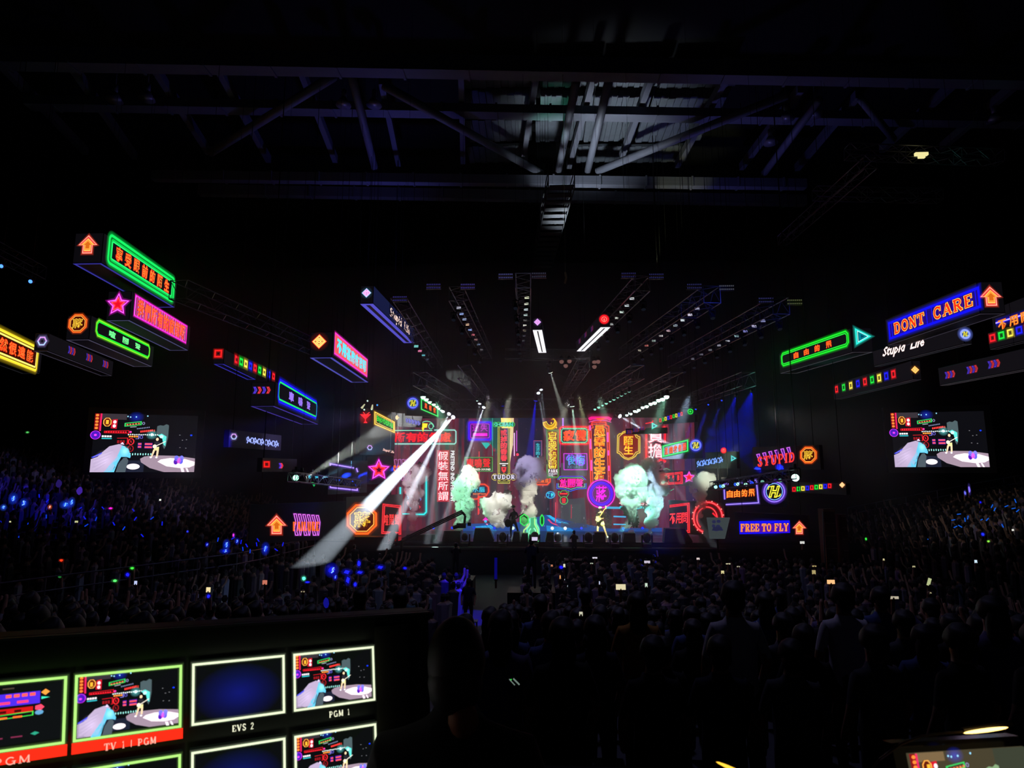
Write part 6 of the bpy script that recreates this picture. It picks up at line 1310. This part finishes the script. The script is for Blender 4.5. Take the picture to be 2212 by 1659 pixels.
ph = [(450, 1274, 12, 9, 10, (235, 215, 160), 'phone with a cream screen above a blue light, lower left rows'), (572, 1258, 14, 10, 9, (190, 110, 90), 'phone showing an orange picture left of the mint light'), (654, 1278, 13, 8, 2, (160, 150, 120), 'thin lit phone edge below the mint light'), (1341, 1268, 13, 20, 11, (215, 205, 165), 'wide bright phone showing the stage, right of the aisle'), (1398, 1214, 20, 12, 5, (190, 180, 200), 'phone with a violet tinted screen, upper middle rows'), (1396, 1264, 14, 5, 8, (190, 210, 190), 'small upright phone right of the wide bright phone'), (1219, 1222, 20, 4, 7, (220, 220, 190), 'small upright phone beside a blue light'), (1285, 1205, 23, 10, 3, (205, 200, 215), 'flat lit phone held up before the stage'), (1278, 1217, 22, 6, 2, (170, 180, 160), 'thin lit phone just below the flat lit phone'), (1210, 1247, 17, 2.5, 8, (220, 150, 90), 'narrow orange lit phone right of the aisle'), (1295, 1260, 15, 2, 8, (190, 200, 230), 'narrow bluish lit phone edge left of the wide bright phone'), (1255, 1326, 8, 7, 8, (190, 190, 165), 'pale lit triangle of a screen low right of the aisle'), (1508, 1207, 22, 6, 4, (210, 195, 190), 'small phone with a pinkish screen over the middle rows'), (1573, 1218, 20, 9, 2, (190, 185, 150), 'thin flat phone screen right of the pinkish phone'), (1561, 1236, 17, 6, 6, (205, 195, 140), 'small yellowish phone held low'), (1595, 1224, 19, 6, 2, (170, 165, 140), 'faint thin phone screen over the right rows'), (1733, 1172, 27, 9, 5, (200, 200, 195), 'phone held up below the orange arrow panel'), (1759, 1223, 19, 8, 2, (190, 170, 110), 'thin yellow phone screen line at the right'), (1758, 1236, 18, 7, 8, (165, 150, 100), 'dull yellow phone with a scrolling page'), (1795, 1257, 12, 15, 8, (255, 190, 130), 'bright orange phone showing the stage, right rows'), (1930, 1291, 9.5, 20, 5, (175, 165, 145), 'horizontal phone with a grey picture, lower right'), (2007, 1257, 11, 6, 15, (170, 180, 130), 'upright phone with a pale green screen, slanting'), (2010, 1282, 10, 3, 4, (190, 185, 140), 'tiny lit spot below the slanting green phone'), (1909, 1209, 20, 3, 4, (200, 190, 140), 'small warm light in the right crowd'), (1974, 1224, 18, 5, 3, (180, 175, 130), 'dim yellow phone in the right crowd'), (293, 1259, 13, 6, 8, (185, 195, 235), 'white phone light beside the green lights at the left'), (346, 1080, 30, 4, 4, (235, 240, 225), 'white point of light high in the left stand'), (165, 1127, 25, 7, 4, (190, 190, 140), 'yellowish phone in the left stand'), (1192, 1222, 21, 4, 4, (190, 120, 90), 'tiny warm lit face right of the aisle'), (2188, 1145, 27, 4, 4, (220, 220, 210), 'white point of light in the right stand'), (2108, 1213, 20, 5, 6, (200, 225, 245), 'white blue flash of a phone in the right stand'), (22, 1127, 25, 4, 3, (220, 220, 160), 'small white light at the left edge of the stand')]
for (px, py, d, w_, h, c, lab) in ph: glow_item('phone', px, py, d, w_, h, c, lab, 'phone', rot=.35 if 'slant' in lab else 0)
bl = (25, 30, 255)
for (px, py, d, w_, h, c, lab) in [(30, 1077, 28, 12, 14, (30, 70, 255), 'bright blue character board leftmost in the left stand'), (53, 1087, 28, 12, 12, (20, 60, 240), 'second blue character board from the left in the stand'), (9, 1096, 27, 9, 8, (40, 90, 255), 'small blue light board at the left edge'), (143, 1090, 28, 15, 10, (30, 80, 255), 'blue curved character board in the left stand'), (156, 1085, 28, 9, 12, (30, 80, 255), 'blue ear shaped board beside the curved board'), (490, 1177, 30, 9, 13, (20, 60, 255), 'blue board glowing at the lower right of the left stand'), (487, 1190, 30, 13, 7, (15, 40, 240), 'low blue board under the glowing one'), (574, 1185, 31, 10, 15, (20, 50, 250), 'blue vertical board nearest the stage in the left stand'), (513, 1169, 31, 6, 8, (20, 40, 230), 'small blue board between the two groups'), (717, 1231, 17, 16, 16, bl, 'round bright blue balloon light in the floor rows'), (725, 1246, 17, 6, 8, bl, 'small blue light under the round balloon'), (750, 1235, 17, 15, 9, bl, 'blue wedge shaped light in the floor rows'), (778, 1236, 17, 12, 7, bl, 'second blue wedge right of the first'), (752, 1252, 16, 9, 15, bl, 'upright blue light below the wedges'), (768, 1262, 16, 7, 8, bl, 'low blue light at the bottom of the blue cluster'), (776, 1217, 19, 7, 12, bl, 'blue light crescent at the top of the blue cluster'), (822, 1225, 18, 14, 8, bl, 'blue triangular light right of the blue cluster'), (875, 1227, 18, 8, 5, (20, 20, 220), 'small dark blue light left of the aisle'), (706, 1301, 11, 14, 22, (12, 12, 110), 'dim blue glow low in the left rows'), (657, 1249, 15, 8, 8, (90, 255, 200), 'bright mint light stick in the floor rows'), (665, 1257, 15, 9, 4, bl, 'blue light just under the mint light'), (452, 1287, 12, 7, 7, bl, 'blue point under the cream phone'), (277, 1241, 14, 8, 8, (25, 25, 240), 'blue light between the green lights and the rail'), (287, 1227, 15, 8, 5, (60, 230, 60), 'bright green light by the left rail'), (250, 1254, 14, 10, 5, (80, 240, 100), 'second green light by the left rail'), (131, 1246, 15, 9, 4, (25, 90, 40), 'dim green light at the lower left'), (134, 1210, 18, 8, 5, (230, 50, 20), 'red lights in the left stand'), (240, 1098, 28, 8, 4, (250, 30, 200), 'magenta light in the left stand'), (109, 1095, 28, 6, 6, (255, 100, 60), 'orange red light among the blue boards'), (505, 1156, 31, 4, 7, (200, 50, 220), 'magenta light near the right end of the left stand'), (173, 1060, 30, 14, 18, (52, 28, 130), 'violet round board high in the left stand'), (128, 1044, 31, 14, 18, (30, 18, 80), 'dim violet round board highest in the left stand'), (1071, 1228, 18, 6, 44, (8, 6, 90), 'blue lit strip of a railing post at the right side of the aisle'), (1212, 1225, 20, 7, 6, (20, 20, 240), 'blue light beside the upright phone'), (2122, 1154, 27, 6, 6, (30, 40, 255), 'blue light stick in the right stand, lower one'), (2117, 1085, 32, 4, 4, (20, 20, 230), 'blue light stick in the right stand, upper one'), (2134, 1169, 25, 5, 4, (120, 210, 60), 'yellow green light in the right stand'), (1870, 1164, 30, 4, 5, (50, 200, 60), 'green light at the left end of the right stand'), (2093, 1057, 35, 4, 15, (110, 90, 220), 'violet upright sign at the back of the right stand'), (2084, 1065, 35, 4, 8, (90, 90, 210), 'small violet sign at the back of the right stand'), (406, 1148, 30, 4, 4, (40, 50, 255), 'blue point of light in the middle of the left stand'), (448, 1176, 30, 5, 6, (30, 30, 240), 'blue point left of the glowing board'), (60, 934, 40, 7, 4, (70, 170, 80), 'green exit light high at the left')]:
    glow_item('exit_light' if 'exit' in lab else 'light_board', px, py, d, w_, h, c, lab, 'light')
random.seed(21)
st = [(185, 1122), (206, 1125), (183, 1137), (248, 1135), (290, 1124), (20, 1140), (5, 1132), (60, 1133), (40, 1161), (100, 1120), (350, 1135), (325, 1122), (290, 1105), (100, 1085), (70, 1100), (85, 1075), (200, 1105), (225, 1100), (230, 1112), (170, 1100), (520, 1175), (535, 1182), (525, 1190), (540, 1195), (555, 1180), (560, 1170), (600, 1190), (610, 1180), (470, 1170), (500, 1165), (15, 1190), (135, 1190), (30, 1110), (310, 1160), (265, 1145)]
for x, y in st:
    d = 29 if y < 1120 else 26; p = P(x, y, d); a_ = random.uniform(-1, 1); b = MB(); q = p+V3((.17*sin(a_), 0, .17*cos(a_))); b.tube(p, q, .022, 6); rt = thing('light_stick', 'blue light stick waved in the left stand', 'light stick', p, 'blue light sticks in the left stand'); b.build('glow_tube', emis('stick_l%d' % random.randint(0, 2), random.choice([(15, 60, 220), (20, 30, 230), (15, 90, 190)]), .9), rt)
    b = MB(); b.tube(p-V3((.1*sin(a_), 0, .1*cos(a_))), p, .016, 6); b.build('handle', BLACK, rt)
for x, y in ((2141, 1097), (2147, 1104), (2170, 1095), (2185, 1099), (2195, 1086), (2067, 1111), (2055, 1124), (2090, 1122), (2115, 1125), (2085, 1127), (2168, 1140), (2190, 1130), (2060, 1140), (2078, 1139), (2005, 1165), (2195, 1106), (2130, 1125)):
    p = P(x, y, 33); a_ = random.uniform(-1.5, 1.5); b = MB(); b.tube(p, p+V3((.2*sin(a_), 0, .2*cos(a_))), .025, 6); rt = thing('light_stick', 'blue light stick waved in the right stand', 'light stick', p, 'blue light sticks in the right stand'); b.build('glow_tube', emis('stick_r', (20, 90, 210), .9), rt)
    b = MB(); b.tube(p-V3((.1*sin(a_), 0, .1*cos(a_))), p, .018, 6); b.build('handle', BLACK, rt)
# stools beside the aisle man
for i, x in enumerate((1002, 1024)):
    q = P(x, 1290, 21.8); q = V3((q.x, 21.8, 0)); r = thing('folding_stool', ('pale stool by the person in the aisle, nearer the monitor' if i == 0 else 'pale stool by the person in the aisle, nearer the right rows'), 'stool', q); b = MB(); b.cbox(q+V3((0, 0, .45)), .28, .3, .04); b.build('seat', mat('pale_plastic', (120, 130, 140), .5), r)
    for sx in (-1, 1):
        for sy in (-1, 1): b = MB(); b.tube(q+V3((sx*.11, sy*.12, 0)), q+V3((sx*.1, sy*.11, .44)), .015, 5); b.build('leg', ALU, r)
# ------------------------------------------------------------------ performers
def figure(label, px, pf, d, zf, parts, sc, rz=0):
    p = P(px, pf, d); r = thing('person', label, 'person', (p.x, d, zf)); 
    for nm, v, e, rad, m, sub in parts:
        me = skin([(a*sc, b_*sc, c*sc) for a, b_, c in v], e, [tuple(q*sc for q in x) if isinstance(x, tuple) else x*sc for x in rad], sub); o = link(nm, me, r, m)
        for q in me.polygons: q.use_smooth = True
    return r
ch = lambda n: [(i, i+1) for i in range(n-1)]
SK2 = mat('singer_skin', (235, 195, 165), .5); SHORT = mat('pale_shorts', (246, 246, 190), .8); JK = mat('dark_jacket', (7, 9, 10), .8); CAP = mat('white_cap', (240, 240, 240), .7); GT = mat('guitar_cream', (235, 230, 170), .3)
bv = [(0, 0, .95), (.02, 0, 1.15), (.05, 0, 1.36), (.05, -.01, 1.48), (.02, -.03, 1.56), (.0, -.05, 1.64), (-.09, 0, .88), (-.15, -.04, .5), (-.14, 0, .1), (-.18, -.12, .05), (.1, 0, .88), (.24, -.05, .5), (.37, .05, .12), (.42, -.05, .05), (-.12, -.02, 1.38), (-.22, -.14, 1.16), (-.17, -.3, 1.0), (-.12, -.34, .97), (.2, 0, 1.38), (.27, -.08, 1.14), (.05, -.28, 1.1), (-.02, -.32, 1.14), (-.19, -.36, .95), (-.13, -.38, .93)]
be = [(0, 1), (1, 2), (2, 3), (3, 4), (4, 5), (0, 6), (6, 7), (7, 8), (8, 9), (0, 10), (10, 11), (11, 12), (12, 13), (2, 14), (14, 15), (15, 16), (16, 17), (2, 18), (18, 19), (19, 20), (20, 21), (17, 22), (17, 23)]
br = [(.14, .11), (.13, .1), (.16, .11), (.06, .06), .05, (.085, .1), .09, .065, .04, .04, .09, .065, .04, .04, .06, .045, .035, .03, .06, .045, .035, .03, .012, .012]
sp = Pz(1297, 1153, 1.7)
sg = figure('singer in a white cap, dark jacket and pale shorts playing a guitar', 1297, 1153, 36.2, 1.7, [('body', bv, be, br, SK2, 2),
    ('jacket', [(.02, 0, 1.08), (.04, 0, 1.22), (.05, 0, 1.36), (-.13, -.02, 1.38), (-.22, -.13, 1.17), (.2, 0, 1.38), (.27, -.08, 1.15), (.14, -.19, 1.12)], [(0, 1), (1, 2), (2, 3), (3, 4), (2, 5), (5, 6), (6, 7)], [(.16, .13), (.16, .13), (.175, .13), .075, .055, .075, .058, .05], JK, 2),
    ('shorts', [(0, 0, 1.06), (0, 0, .94), (-.1, 0, .82), (-.13, -.03, .64), (.11, 0, .82), (.19, -.04, .64)], [(0, 1), (1, 2), (2, 3), (1, 4), (4, 5)], [(.17, .15), (.18, .16), .14, .125, .14, .125], SHORT, 2)], 1.02)
b = MB(); o_ = V3(sg.location)
b.ball(o_+V3((.01, -.03, 1.73)), .105, .12, .075, 12, 7); b.cbox(o_+V3((-.03, -.17, 1.7)), .15, .12, .02); b.build('cap', CAP, sg, True)
b = MB(); b.ball(o_+V3((.03, .05, 1.68)), .1, .1, .1, 12, 7); b.build('hair', HAIR, sg, True)
b = MB(); b.ball(o_+V3((-.04, -.15, 1.66)), .014); b.ball(o_+V3((.02, -.16, 1.66)), .014); b.build('eyes', HAIR, sg); b = MB(); b.ball(o_+V3((-.02, -.155, 1.62)), .016, .025, .03); b.cbox(o_+V3((-.01, -.145, 1.585)), .05, .01, .01); b.build('nose_and_mouth', mat('lip', (150, 90, 80), .5), sg)
for k in ((-.19, -.1, .05), (.41, -.02, .05)): b = MB(); b.ball(o_+V3(k), .06, .14, .06, 10, 6); b.build('shoe', CAP, sg, True)
gd = V3((.42, -.05, .62)).normalized(); gb = o_+V3((-.15, -.36, 1.12)); gn = V3((0, -1, 0)); gs = gd.cross(gn).normalized(); gr = thing('electric_guitar', 'cream electric guitar held slanting by the singer', 'guitar', gb)
b = MB(); b.prism([gb+gd*u*.75+gs*v*.7+gn*.03 for u, v in ((-.22, 0), (-.2, .13), (-.1, .18), (0, .12), (.1, .13), (.2, .14), (.16, .06), (.14, -.05), (.2, -.12), (.08, -.13), (0, -.12), (-.1, -.18), (-.2, -.12))], (0, .05, 0)); b.build('guitar_body', GT, gr)
b = MB(); b.tube(gb+gd*.1+gn*.04, gb+gd*.72+gn*.04, .028, 6); b.build('neck', mat('maple', (190, 160, 100), .5), gr); b = MB(); b.cbox(gb+gd*.8+gn*.04, .06, .03, .18); b.build('headstock', GT, gr)
spot(P(1250, 850, 29.3), sg.location+V3((0, 0, .95)), 6.5, 2.2e4, (238, 252, 185), .5)  # added key spot for the singer, no fixture behind it
# black clad player
kp = [('body', [(x*.95, y, z) for x, y, z in bv], be, br, mat('player_black', (7, 8, 7), .8), 2)]
pl = figure('black clad player in a pale hat standing between the smoke plumes', 1109, 1153, 35.7, 1.7, kp, 1.04); o_ = V3(pl.location)
b = MB(); b.ball(o_+V3((0, -.03, 1.82)), .11, .12, .09, 12, 7); b.tube(o_+V3((0, -.03, 1.8)), o_+V3((0, -.03, 1.815)), .19, 14); b.build('hat', mat('hat_grey', (60, 65, 55), .8), pl, True)
b = MB(); b.tube(o_+V3((-.3, -.35, .9)), o_+V3((.6, -.4, 1.45)), .03, 6); b.ball(o_+V3((-.3, -.35, .9)), .2, .06, .24, 12, 6); tag(b.build('bass_guitar', BLACK), 'black bass guitar held by the black clad player', 'guitar')
# reddish equipment racks right
for x0, x1, y0, y1, lab in ((1782, 1803, 1100, 1153, 'rack with reddish lit shelves right of the orange arrow panel'), (1818, 1828, 1112, 1144, 'narrow reddish rack panel right of the shelved rack')):
    d = 31; a = P(x0, y1, d); c = P(x1, y0, d); r = thing('equipment_rack', lab, 'rack', (a.x, d, 0)); b = MB(); b.box(a.x, d, 0, c.x, d+.6, c.z); b.build('cabinet', mat('rack_reddish', (105, 62, 52), .7), r)
    b = MB()
    for i in range(6): z = lerp(.6, c.z-.1, i/5); b.box(a.x+.03, d-.03, z, c.x-.03, d, z+.05)
    b.build('shelf_edge', mat('rack_edge', (150, 105, 90), .5), r)
b = MB(); a = P(1778, 1175, 30.5); b.tube((a.x, 30.5, 0), P(1777, 1105, 30.5), .03, 6); b.tube((a.x-.3, 30.5, .02), (a.x+.3, 30.5, .02), .03, 6); tag(b.build('lamp_stand', ALU), 'thin pale upright pole left of the reddish rack', 'stand')

# ------------------------------------------------------------------ control desk in the foreground
def cw(x, y, z): return CAM+RM @ V3((x, y, z))       # camera-relative metres: right, up, back
Zs = 1.8
def mpt(t, s_): X = (-480/F+.1290*t+.0079*s_)*Zs; Yd = (.4408+.0150*t+.1235*s_)*Zs; Z = (1+.0668*t-.0174*s_)*Zs; return cw(X, -Yd, -Z)
O_ = mpt(0, 0); U_ = (mpt(1, 0)-O_); Vv = (O_-mpt(0, 1)); ul = U_.length; vl = Vv.length
mf = Face(O_, U_, Vv)
def muv(t, s_): return t*ul, -s_*vl
mon = thing('multiview_monitor', 'large tilted multiview monitor with a grid of camera pictures at the lower left', 'monitor', O_)
b = MB(); q = [mf.pt(*muv(-3.4, -.42), -.004), mf.pt(*muv(1.68, -.36), -.004), mf.pt(*muv(1.62, 2.7), -.004), mf.pt(*muv(-3.4, 2.7), -.004)]
b.prism(q, -mf.N*.07); b.build('casing', mat('monitor_casing', (22, 22, 24), .55), mon)
b = MB(); q2 = [mf.pt(*muv(-3.4, -.42), .004), mf.pt(*muv(1.68, -.36), .004), mf.pt(*muv(1.68, -.33), .004), mf.pt(*muv(-3.4, -.39), .004)]; b.prism(q2, mf.N*.012); b.build('top_bezel', mat('bezel_grey', (105, 105, 108), .45), mon)
b = MB(); q2 = [mf.pt(*muv(.98, -.2), .0), mf.pt(*muv(1.4, -.2), .0), mf.pt(*muv(1.36, 2.6), .0), mf.pt(*muv(.98, 2.6), .0)]; b.prism(q2, mf.N*.003); b.build('side_panel', mat('side_panel_grey', (52, 48, 42), .6), mon)
def cell(t, s_, kind, border_, label, cap_, red):
    x0, y1 = muv(t, s_); x1, _ = muv(t+.935, s_); _, y0 = muv(t, s_+.74); w_ = .011
    a = Art(); a.rect(x0, y0, x1, y1, (8, 12, 8), 0); a.build('cell_backing', mf, mon)
    if kind == 'feed': fa = feed(mf, x0+w_, y0+w_, x1-w_, y1-w_)
    elif kind == 'graphic':
        fa = Art(lambda u, v: (x0+w_+(x1-x0-2*w_)*u, y1-w_+(y0-y1+2*w_)*v)); fa.rect(0, 0, 1, 1, (12, 14, 16), 0)
        fa.rect(.0, .18, .78, .38, (70, 40, 210), 1)
        for i in range(4): fa.rect(.08+.07*i, .2, .13+.07*i, .25, (255, 90, 80), 2); fa.rect(.48+.07*i, .19, .53+.07*i, .24, (255, 90, 80), 2); fa.rect(.1+.16*i, .3, .2+.16*i, .34, (250, 60, 110), 2)
        fa.rect(0, .42, .72, .5, (190, 20, 20), 1); fa.line([(0, .54), (.72, .5), (.72, .56), (0, .6)], .012, (60, 210, 70), True, 1)
        for i in range(5): fa.rect(.04+.13*i, .44, .1+.13*i, .48, (60, 8, 8), 2); fa.rect(.03+.13*i, .54, .11+.13*i, .57, (240, 110, 40), 2)
        fa.ell(.83, .2, .04, .05, (250, 150, 60), 2, 4); fa.ell(.82, .29, .05, .025, (60, 220, 180), 2, 3); fa.ell(.78, .44, .045, .05, (255, 70, 100), 2, 5); fa.ell(.78, .52, .04, .04, (90, 150, 190), 2, 8)
        fa.line(ngon(.04, .8, .07, 14, 0, 1), .02, (90, 180, 230), True, 2); fa.line(ngon(.06, .98, .08, 14, 0, .8), .03, (240, 50, 30), True, 2); fa.ell(.02, .68, .04, .05, (240, 120, 40), 2, 8)
        for i in range(3): fa.rect(.2+.17*i, .86, .3+.17*i, .88, (120, 40, 70), 2)
        fa.ell(.75, .85, .04, .03, (40, 150, 120), 2, 4); fa.rect(.0, .1, .1, .14, (70, 200, 60), 2); fa.rect(.45, .08, .55, .1, (70, 60, 50), 2)
    else:
        fa = Art(lambda u, v: (x0+w_+(x1-x0-2*w_)*u, y1-w_+(y0-y1+2*w_)*v)); fa.rect(0, 0, 1, 1, (9, 9, 14), 0); fa.halo(.5, .6, .52, .55, (10, 20, 130), .5, 1, 24)
    fa.build('picture', mf, mon)
    a = Art(); i = w_*.6; a.line([(x0+i, y0+i), (x1-i, y0+i), (x1-i, y1-i), (x0+i, y1-i)], w_*.55, border_, True, 6, .22, 2.6); a.build('cell_border', mf, mon)
    a = Art(); h = (y1-y0)
    if red: a.rect(x0, y0-h*.17, x1, y0-.002, (255, 40, 20), 3); c = (255, 170, 150)
    else: c = (225, 225, 195)
    cxm = (x0+x1)/2+ (x1-x0)*(.02 if red else .03); wd = (x1-x0)*cap_; a.latin(label, cxm-wd/2, y0-h*.135, cxm+wd/2, y0-h*.035, c, None, wt=.17, lay=8); a.build('caption', mf, mon)
PG = (215, 230, 190); GR = (165, 225, 115)
for t, kind, bc, lb, cp, rd in ((-2.97, 'graphic', GR, '| PGM', .4, True), (-2.0, 'feed', GR, 'TV 1 | PGM', .46, True), (-1.0, 'blank', PG, 'EVS 2', .22, False), (0, 'feed', PG, 'PGM 1', .24, False)):
    for s_ in (0, 1.0): cell(t, s_, kind, bc, lb, cp, rd)
b = MB(); base_ = mf.pt(*muv(.4, 2.2), -.1); b.tube(base_, (base_.x, base_.y, 3.9), .03, 8); b.cbox((base_.x, base_.y, 3.93), .5, .3, .05); b.build('stand', BLACK, mon)
# crew member with headphones right of the monitor
hd = P(986, 1425, 1.9); r = thing('person', 'dark crew member seen from behind right beside the multiview monitor', 'person', (hd.x, 1.9, 3.9))
v = [(0, .0, .45), (0, 0, .7), (0, 0, .92), (0, 0, 1.06), (0, .02, 1.12), (0, .04, 1.2), (-.2, 0, .96), (-.27, .05, .68), (-.2, .28, .55), (.2, 0, .96), (.27, .05, .68), (.2, .28, .55), (-.1, 0, .42), (-.12, .4, .45), (-.12, .42, .05), (.1, 0, .42), (.12, .4, .45), (.12, .42, .05)]
e = [(0, 1), (1, 2), (2, 3), (3, 4), (4, 5), (2, 6), (6, 7), (7, 8), (2, 9), (9, 10), (10, 11), (0, 12), (12, 13), (13, 14), (0, 15), (15, 16), (16, 17)]
rad = [(.17, .13), (.16, .12), (.18, .12), (.07, .07), .06, .08, .07, .05, .04, .07, .05, .04, .1, .07, .05, .1, .07, .05]
hz = hd.z-3.9-1.22
me = skin([(a, b_, c+(hz if c > .44 else 0)*(1 if c > .9 else .5)) for a, b_, c in v], e, rad, 2); link('body', me, r, mat('crew_black', (14, 14, 15), .9))
b = MB(); c_ = hd+V3((0, 0, -.0)); b.ball(c_+V3((0, .0, .0)), .088, .1, .125, 16, 12); b.ball(c_+V3((.0, -.02, -.06)), .083, .09, .09, 12, 8); b.build('hair', HAIR, r, True)
b = MB(); b.ball(c_+V3((.03, -.06, -.145)), .045, .04, .05, 10, 7); b.build('neck', mat('crew_skin', (150, 95, 60), .6), r, True)
b = MB(); b.cbox((hd.x, 1.9, 3.9+.42), .45, .45, .06); b.cbox((hd.x, 1.9, 3.9+.2), .06, .06, .4); b.cbox((hd.x, 1.9, 3.92), .5, .5, .04); tag(b.build('desk_chair', BLACK), 'black chair under the crew member beside the monitor', 'chair')
# small screen and gooseneck lamp lower right
Z2 = 1.3
def lp(px, py, z=Z2): return cw((px-CX)/F*z, -(py-CY)/F*z, -z)
a = lp(1942, 1622); c = lp(2190, 1607, Z2*1.03); dn_ = lp(1962, 1760, Z2*.97)
lf = Face(a, c-a, a-dn_); lf.V = (a-dn_-lf.U*(a-dn_).dot(lf.U)).normalized(); lf.N = lf.U.cross(lf.V).normalized(); Lw = (c-a).length; Lh = Lw*.6
lap = thing('preview_monitor', 'small preview monitor showing the stage picture at the lower right corner', 'monitor', a)
b = MB(); m = .012; b.prism([lf.pt(-m, m*1.2, -.003), lf.pt(Lw+m*1.6, m*1.2, -.003), lf.pt(Lw+m*1.6, -Lh-m, -.003), lf.pt(-m, -Lh-m, -.003)], -lf.N*.03); b.build('casing', mat('gloss_black', (20, 18, 16), .15), lap)
feed(lf, 0, -Lh, Lw, 0, warm=True).build('picture', lf, lap)
b = MB(); q = lf.pt(Lw*.5, -Lh, -.03); b.tube(q, (q.x, q.y, 3.9), .02, 8); b.build('stand', BLACK, lap)
g = thing('gooseneck_lamp', 'gooseneck desk lamp with a glowing warm bar over the preview monitor', 'lamp', lp(1850, 1700))
b = MB(); b.path([lp(1800, 1800), lp(1862, 1690), lp(1900, 1640), lp(1945, 1608), lp(1990, 1590), lp(2040, 1584), lp(2080, 1581)], .0025, 6); b.build('gooseneck', mat('neck_bronze', (70, 60, 48), .4, .6), g)
b = MB(); b.tube(lp(2080, 1578, Z2+.02), lp(2184, 1563, Z2+.02), .006, 8); b.build('lamp_hood', BLACK, g)
b = MB(); b.ball((lp(2083, 1584, Z2)+lp(2176, 1571, Z2))/2, .048, .004, .0035, 14, 8, Matrix.Rotation(-.14, 3, 'Y')); b.build('glowing_bar', emis('warm_bar', (255, 205, 110), 5.0, True), g)
lg = bpy.data.lights.new('lamp_light', 'POINT'); lg.energy = .06; lg.color = (1, .62, .2); lg.shadow_soft_size = .03; lo = bpy.data.objects.new('lamp_light', lg); COL.objects.link(lo); lo.location = lp(2130, 1588, Z2*.98)
g = thing('desk_lamp', 'second desk lamp, its warm glowing bar just rising into the bottom edge', 'lamp', lp(1620, 1720)); b = MB(); b.ball(lp(1580, 1660), .035, .004, .0035, 12, 6, Matrix.Rotation(.38, 3, 'Y')); b.build('glowing_bar', emis('warm_bar2', (255, 195, 60), 1.6), g)
b = MB(); b.path([lp(1600, 1668), lp(1660, 1720), lp(1680, 1800)], .0025, 6); b.build('gooseneck', mat('neck_bronze', (70, 60, 48), .4, .6), g)
# strap buckles, lit edges painted as glow, and a small device right of the aisle
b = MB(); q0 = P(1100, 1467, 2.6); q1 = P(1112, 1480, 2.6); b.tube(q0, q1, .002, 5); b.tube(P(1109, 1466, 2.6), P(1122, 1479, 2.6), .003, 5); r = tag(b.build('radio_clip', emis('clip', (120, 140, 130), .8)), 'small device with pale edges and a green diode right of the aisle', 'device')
b = MB(); b.ball(P(1104, 1468, 2.59), .0025); o = b.build('diode', emis('diode', (40, 230, 60), 1.2), r)

# ------------------------------------------------------------------ added wash spots without fixtures, brightening roof, stands, aisle, crowd and trusses
spot(V3((1.5, 34, 17.6)), Pz(1270, 262, 27), 36, 4.2e3, (200, 212, 222), .7, .4)
spot(V3((-1.5, 33, 17.8)), Pz(1200, 215, 27), 9, 1.0e3, (110, 255, 200), .6, .3)
spot(V3((7, 34, 17.6)), Pz(1490, 330, 27), 14, 1.0e3, (240, 245, 190), .6, .3)
spot(V3((-9, 36, 17.6)), Pz(760, 260, 26), 60, 6e2, (105, 105, 240), .9, .5)
spot(V3((11, 36, 17.6)), Pz(1650, 250, 26), 60, 5e2, (115, 115, 230), .9, .5)
spot(V3((-2.0, 21.5, 9)), Pz(1005, 1335, 0), 8, 1.1e4, (40, 25, 255), .2, .1)
spot(V3((-9, 31, 8.5)), V3((-29, 34, 4.5)), 24, 1.6e3, (150, 140, 220), .9, .3)
spot(V3((-11, 26, 8)), P(110, 1085, 28), 12, 5e3, (50, 40, 255), .8, .2)
spot(V3((-8, 28, 8)), P(560, 1185, 31), 12, 5e2, (50, 50, 255), .8, .2)
spot(V3((11, 30, 8.5)), V3((30, 35, 3)), 26, 1.3e3, (200, 190, 190), .9, .3)
spot(V3((0, 14, 21)), V3((0, 18, 0)), 50, 1.5e3, (190, 185, 255), .9, .4)  # overhead fill added to lift the dark crowd
spot(P(1600, 640, 22), P(1500, 670, 27), 22, 2.2e2, (60, 80, 255), .8, .2)  # blue fill added for the right trusses, as is the next
spot(P(1740, 690, 22), P(1650, 690, 27), 18, 1.6e2, (60, 80, 255), .8, .2)
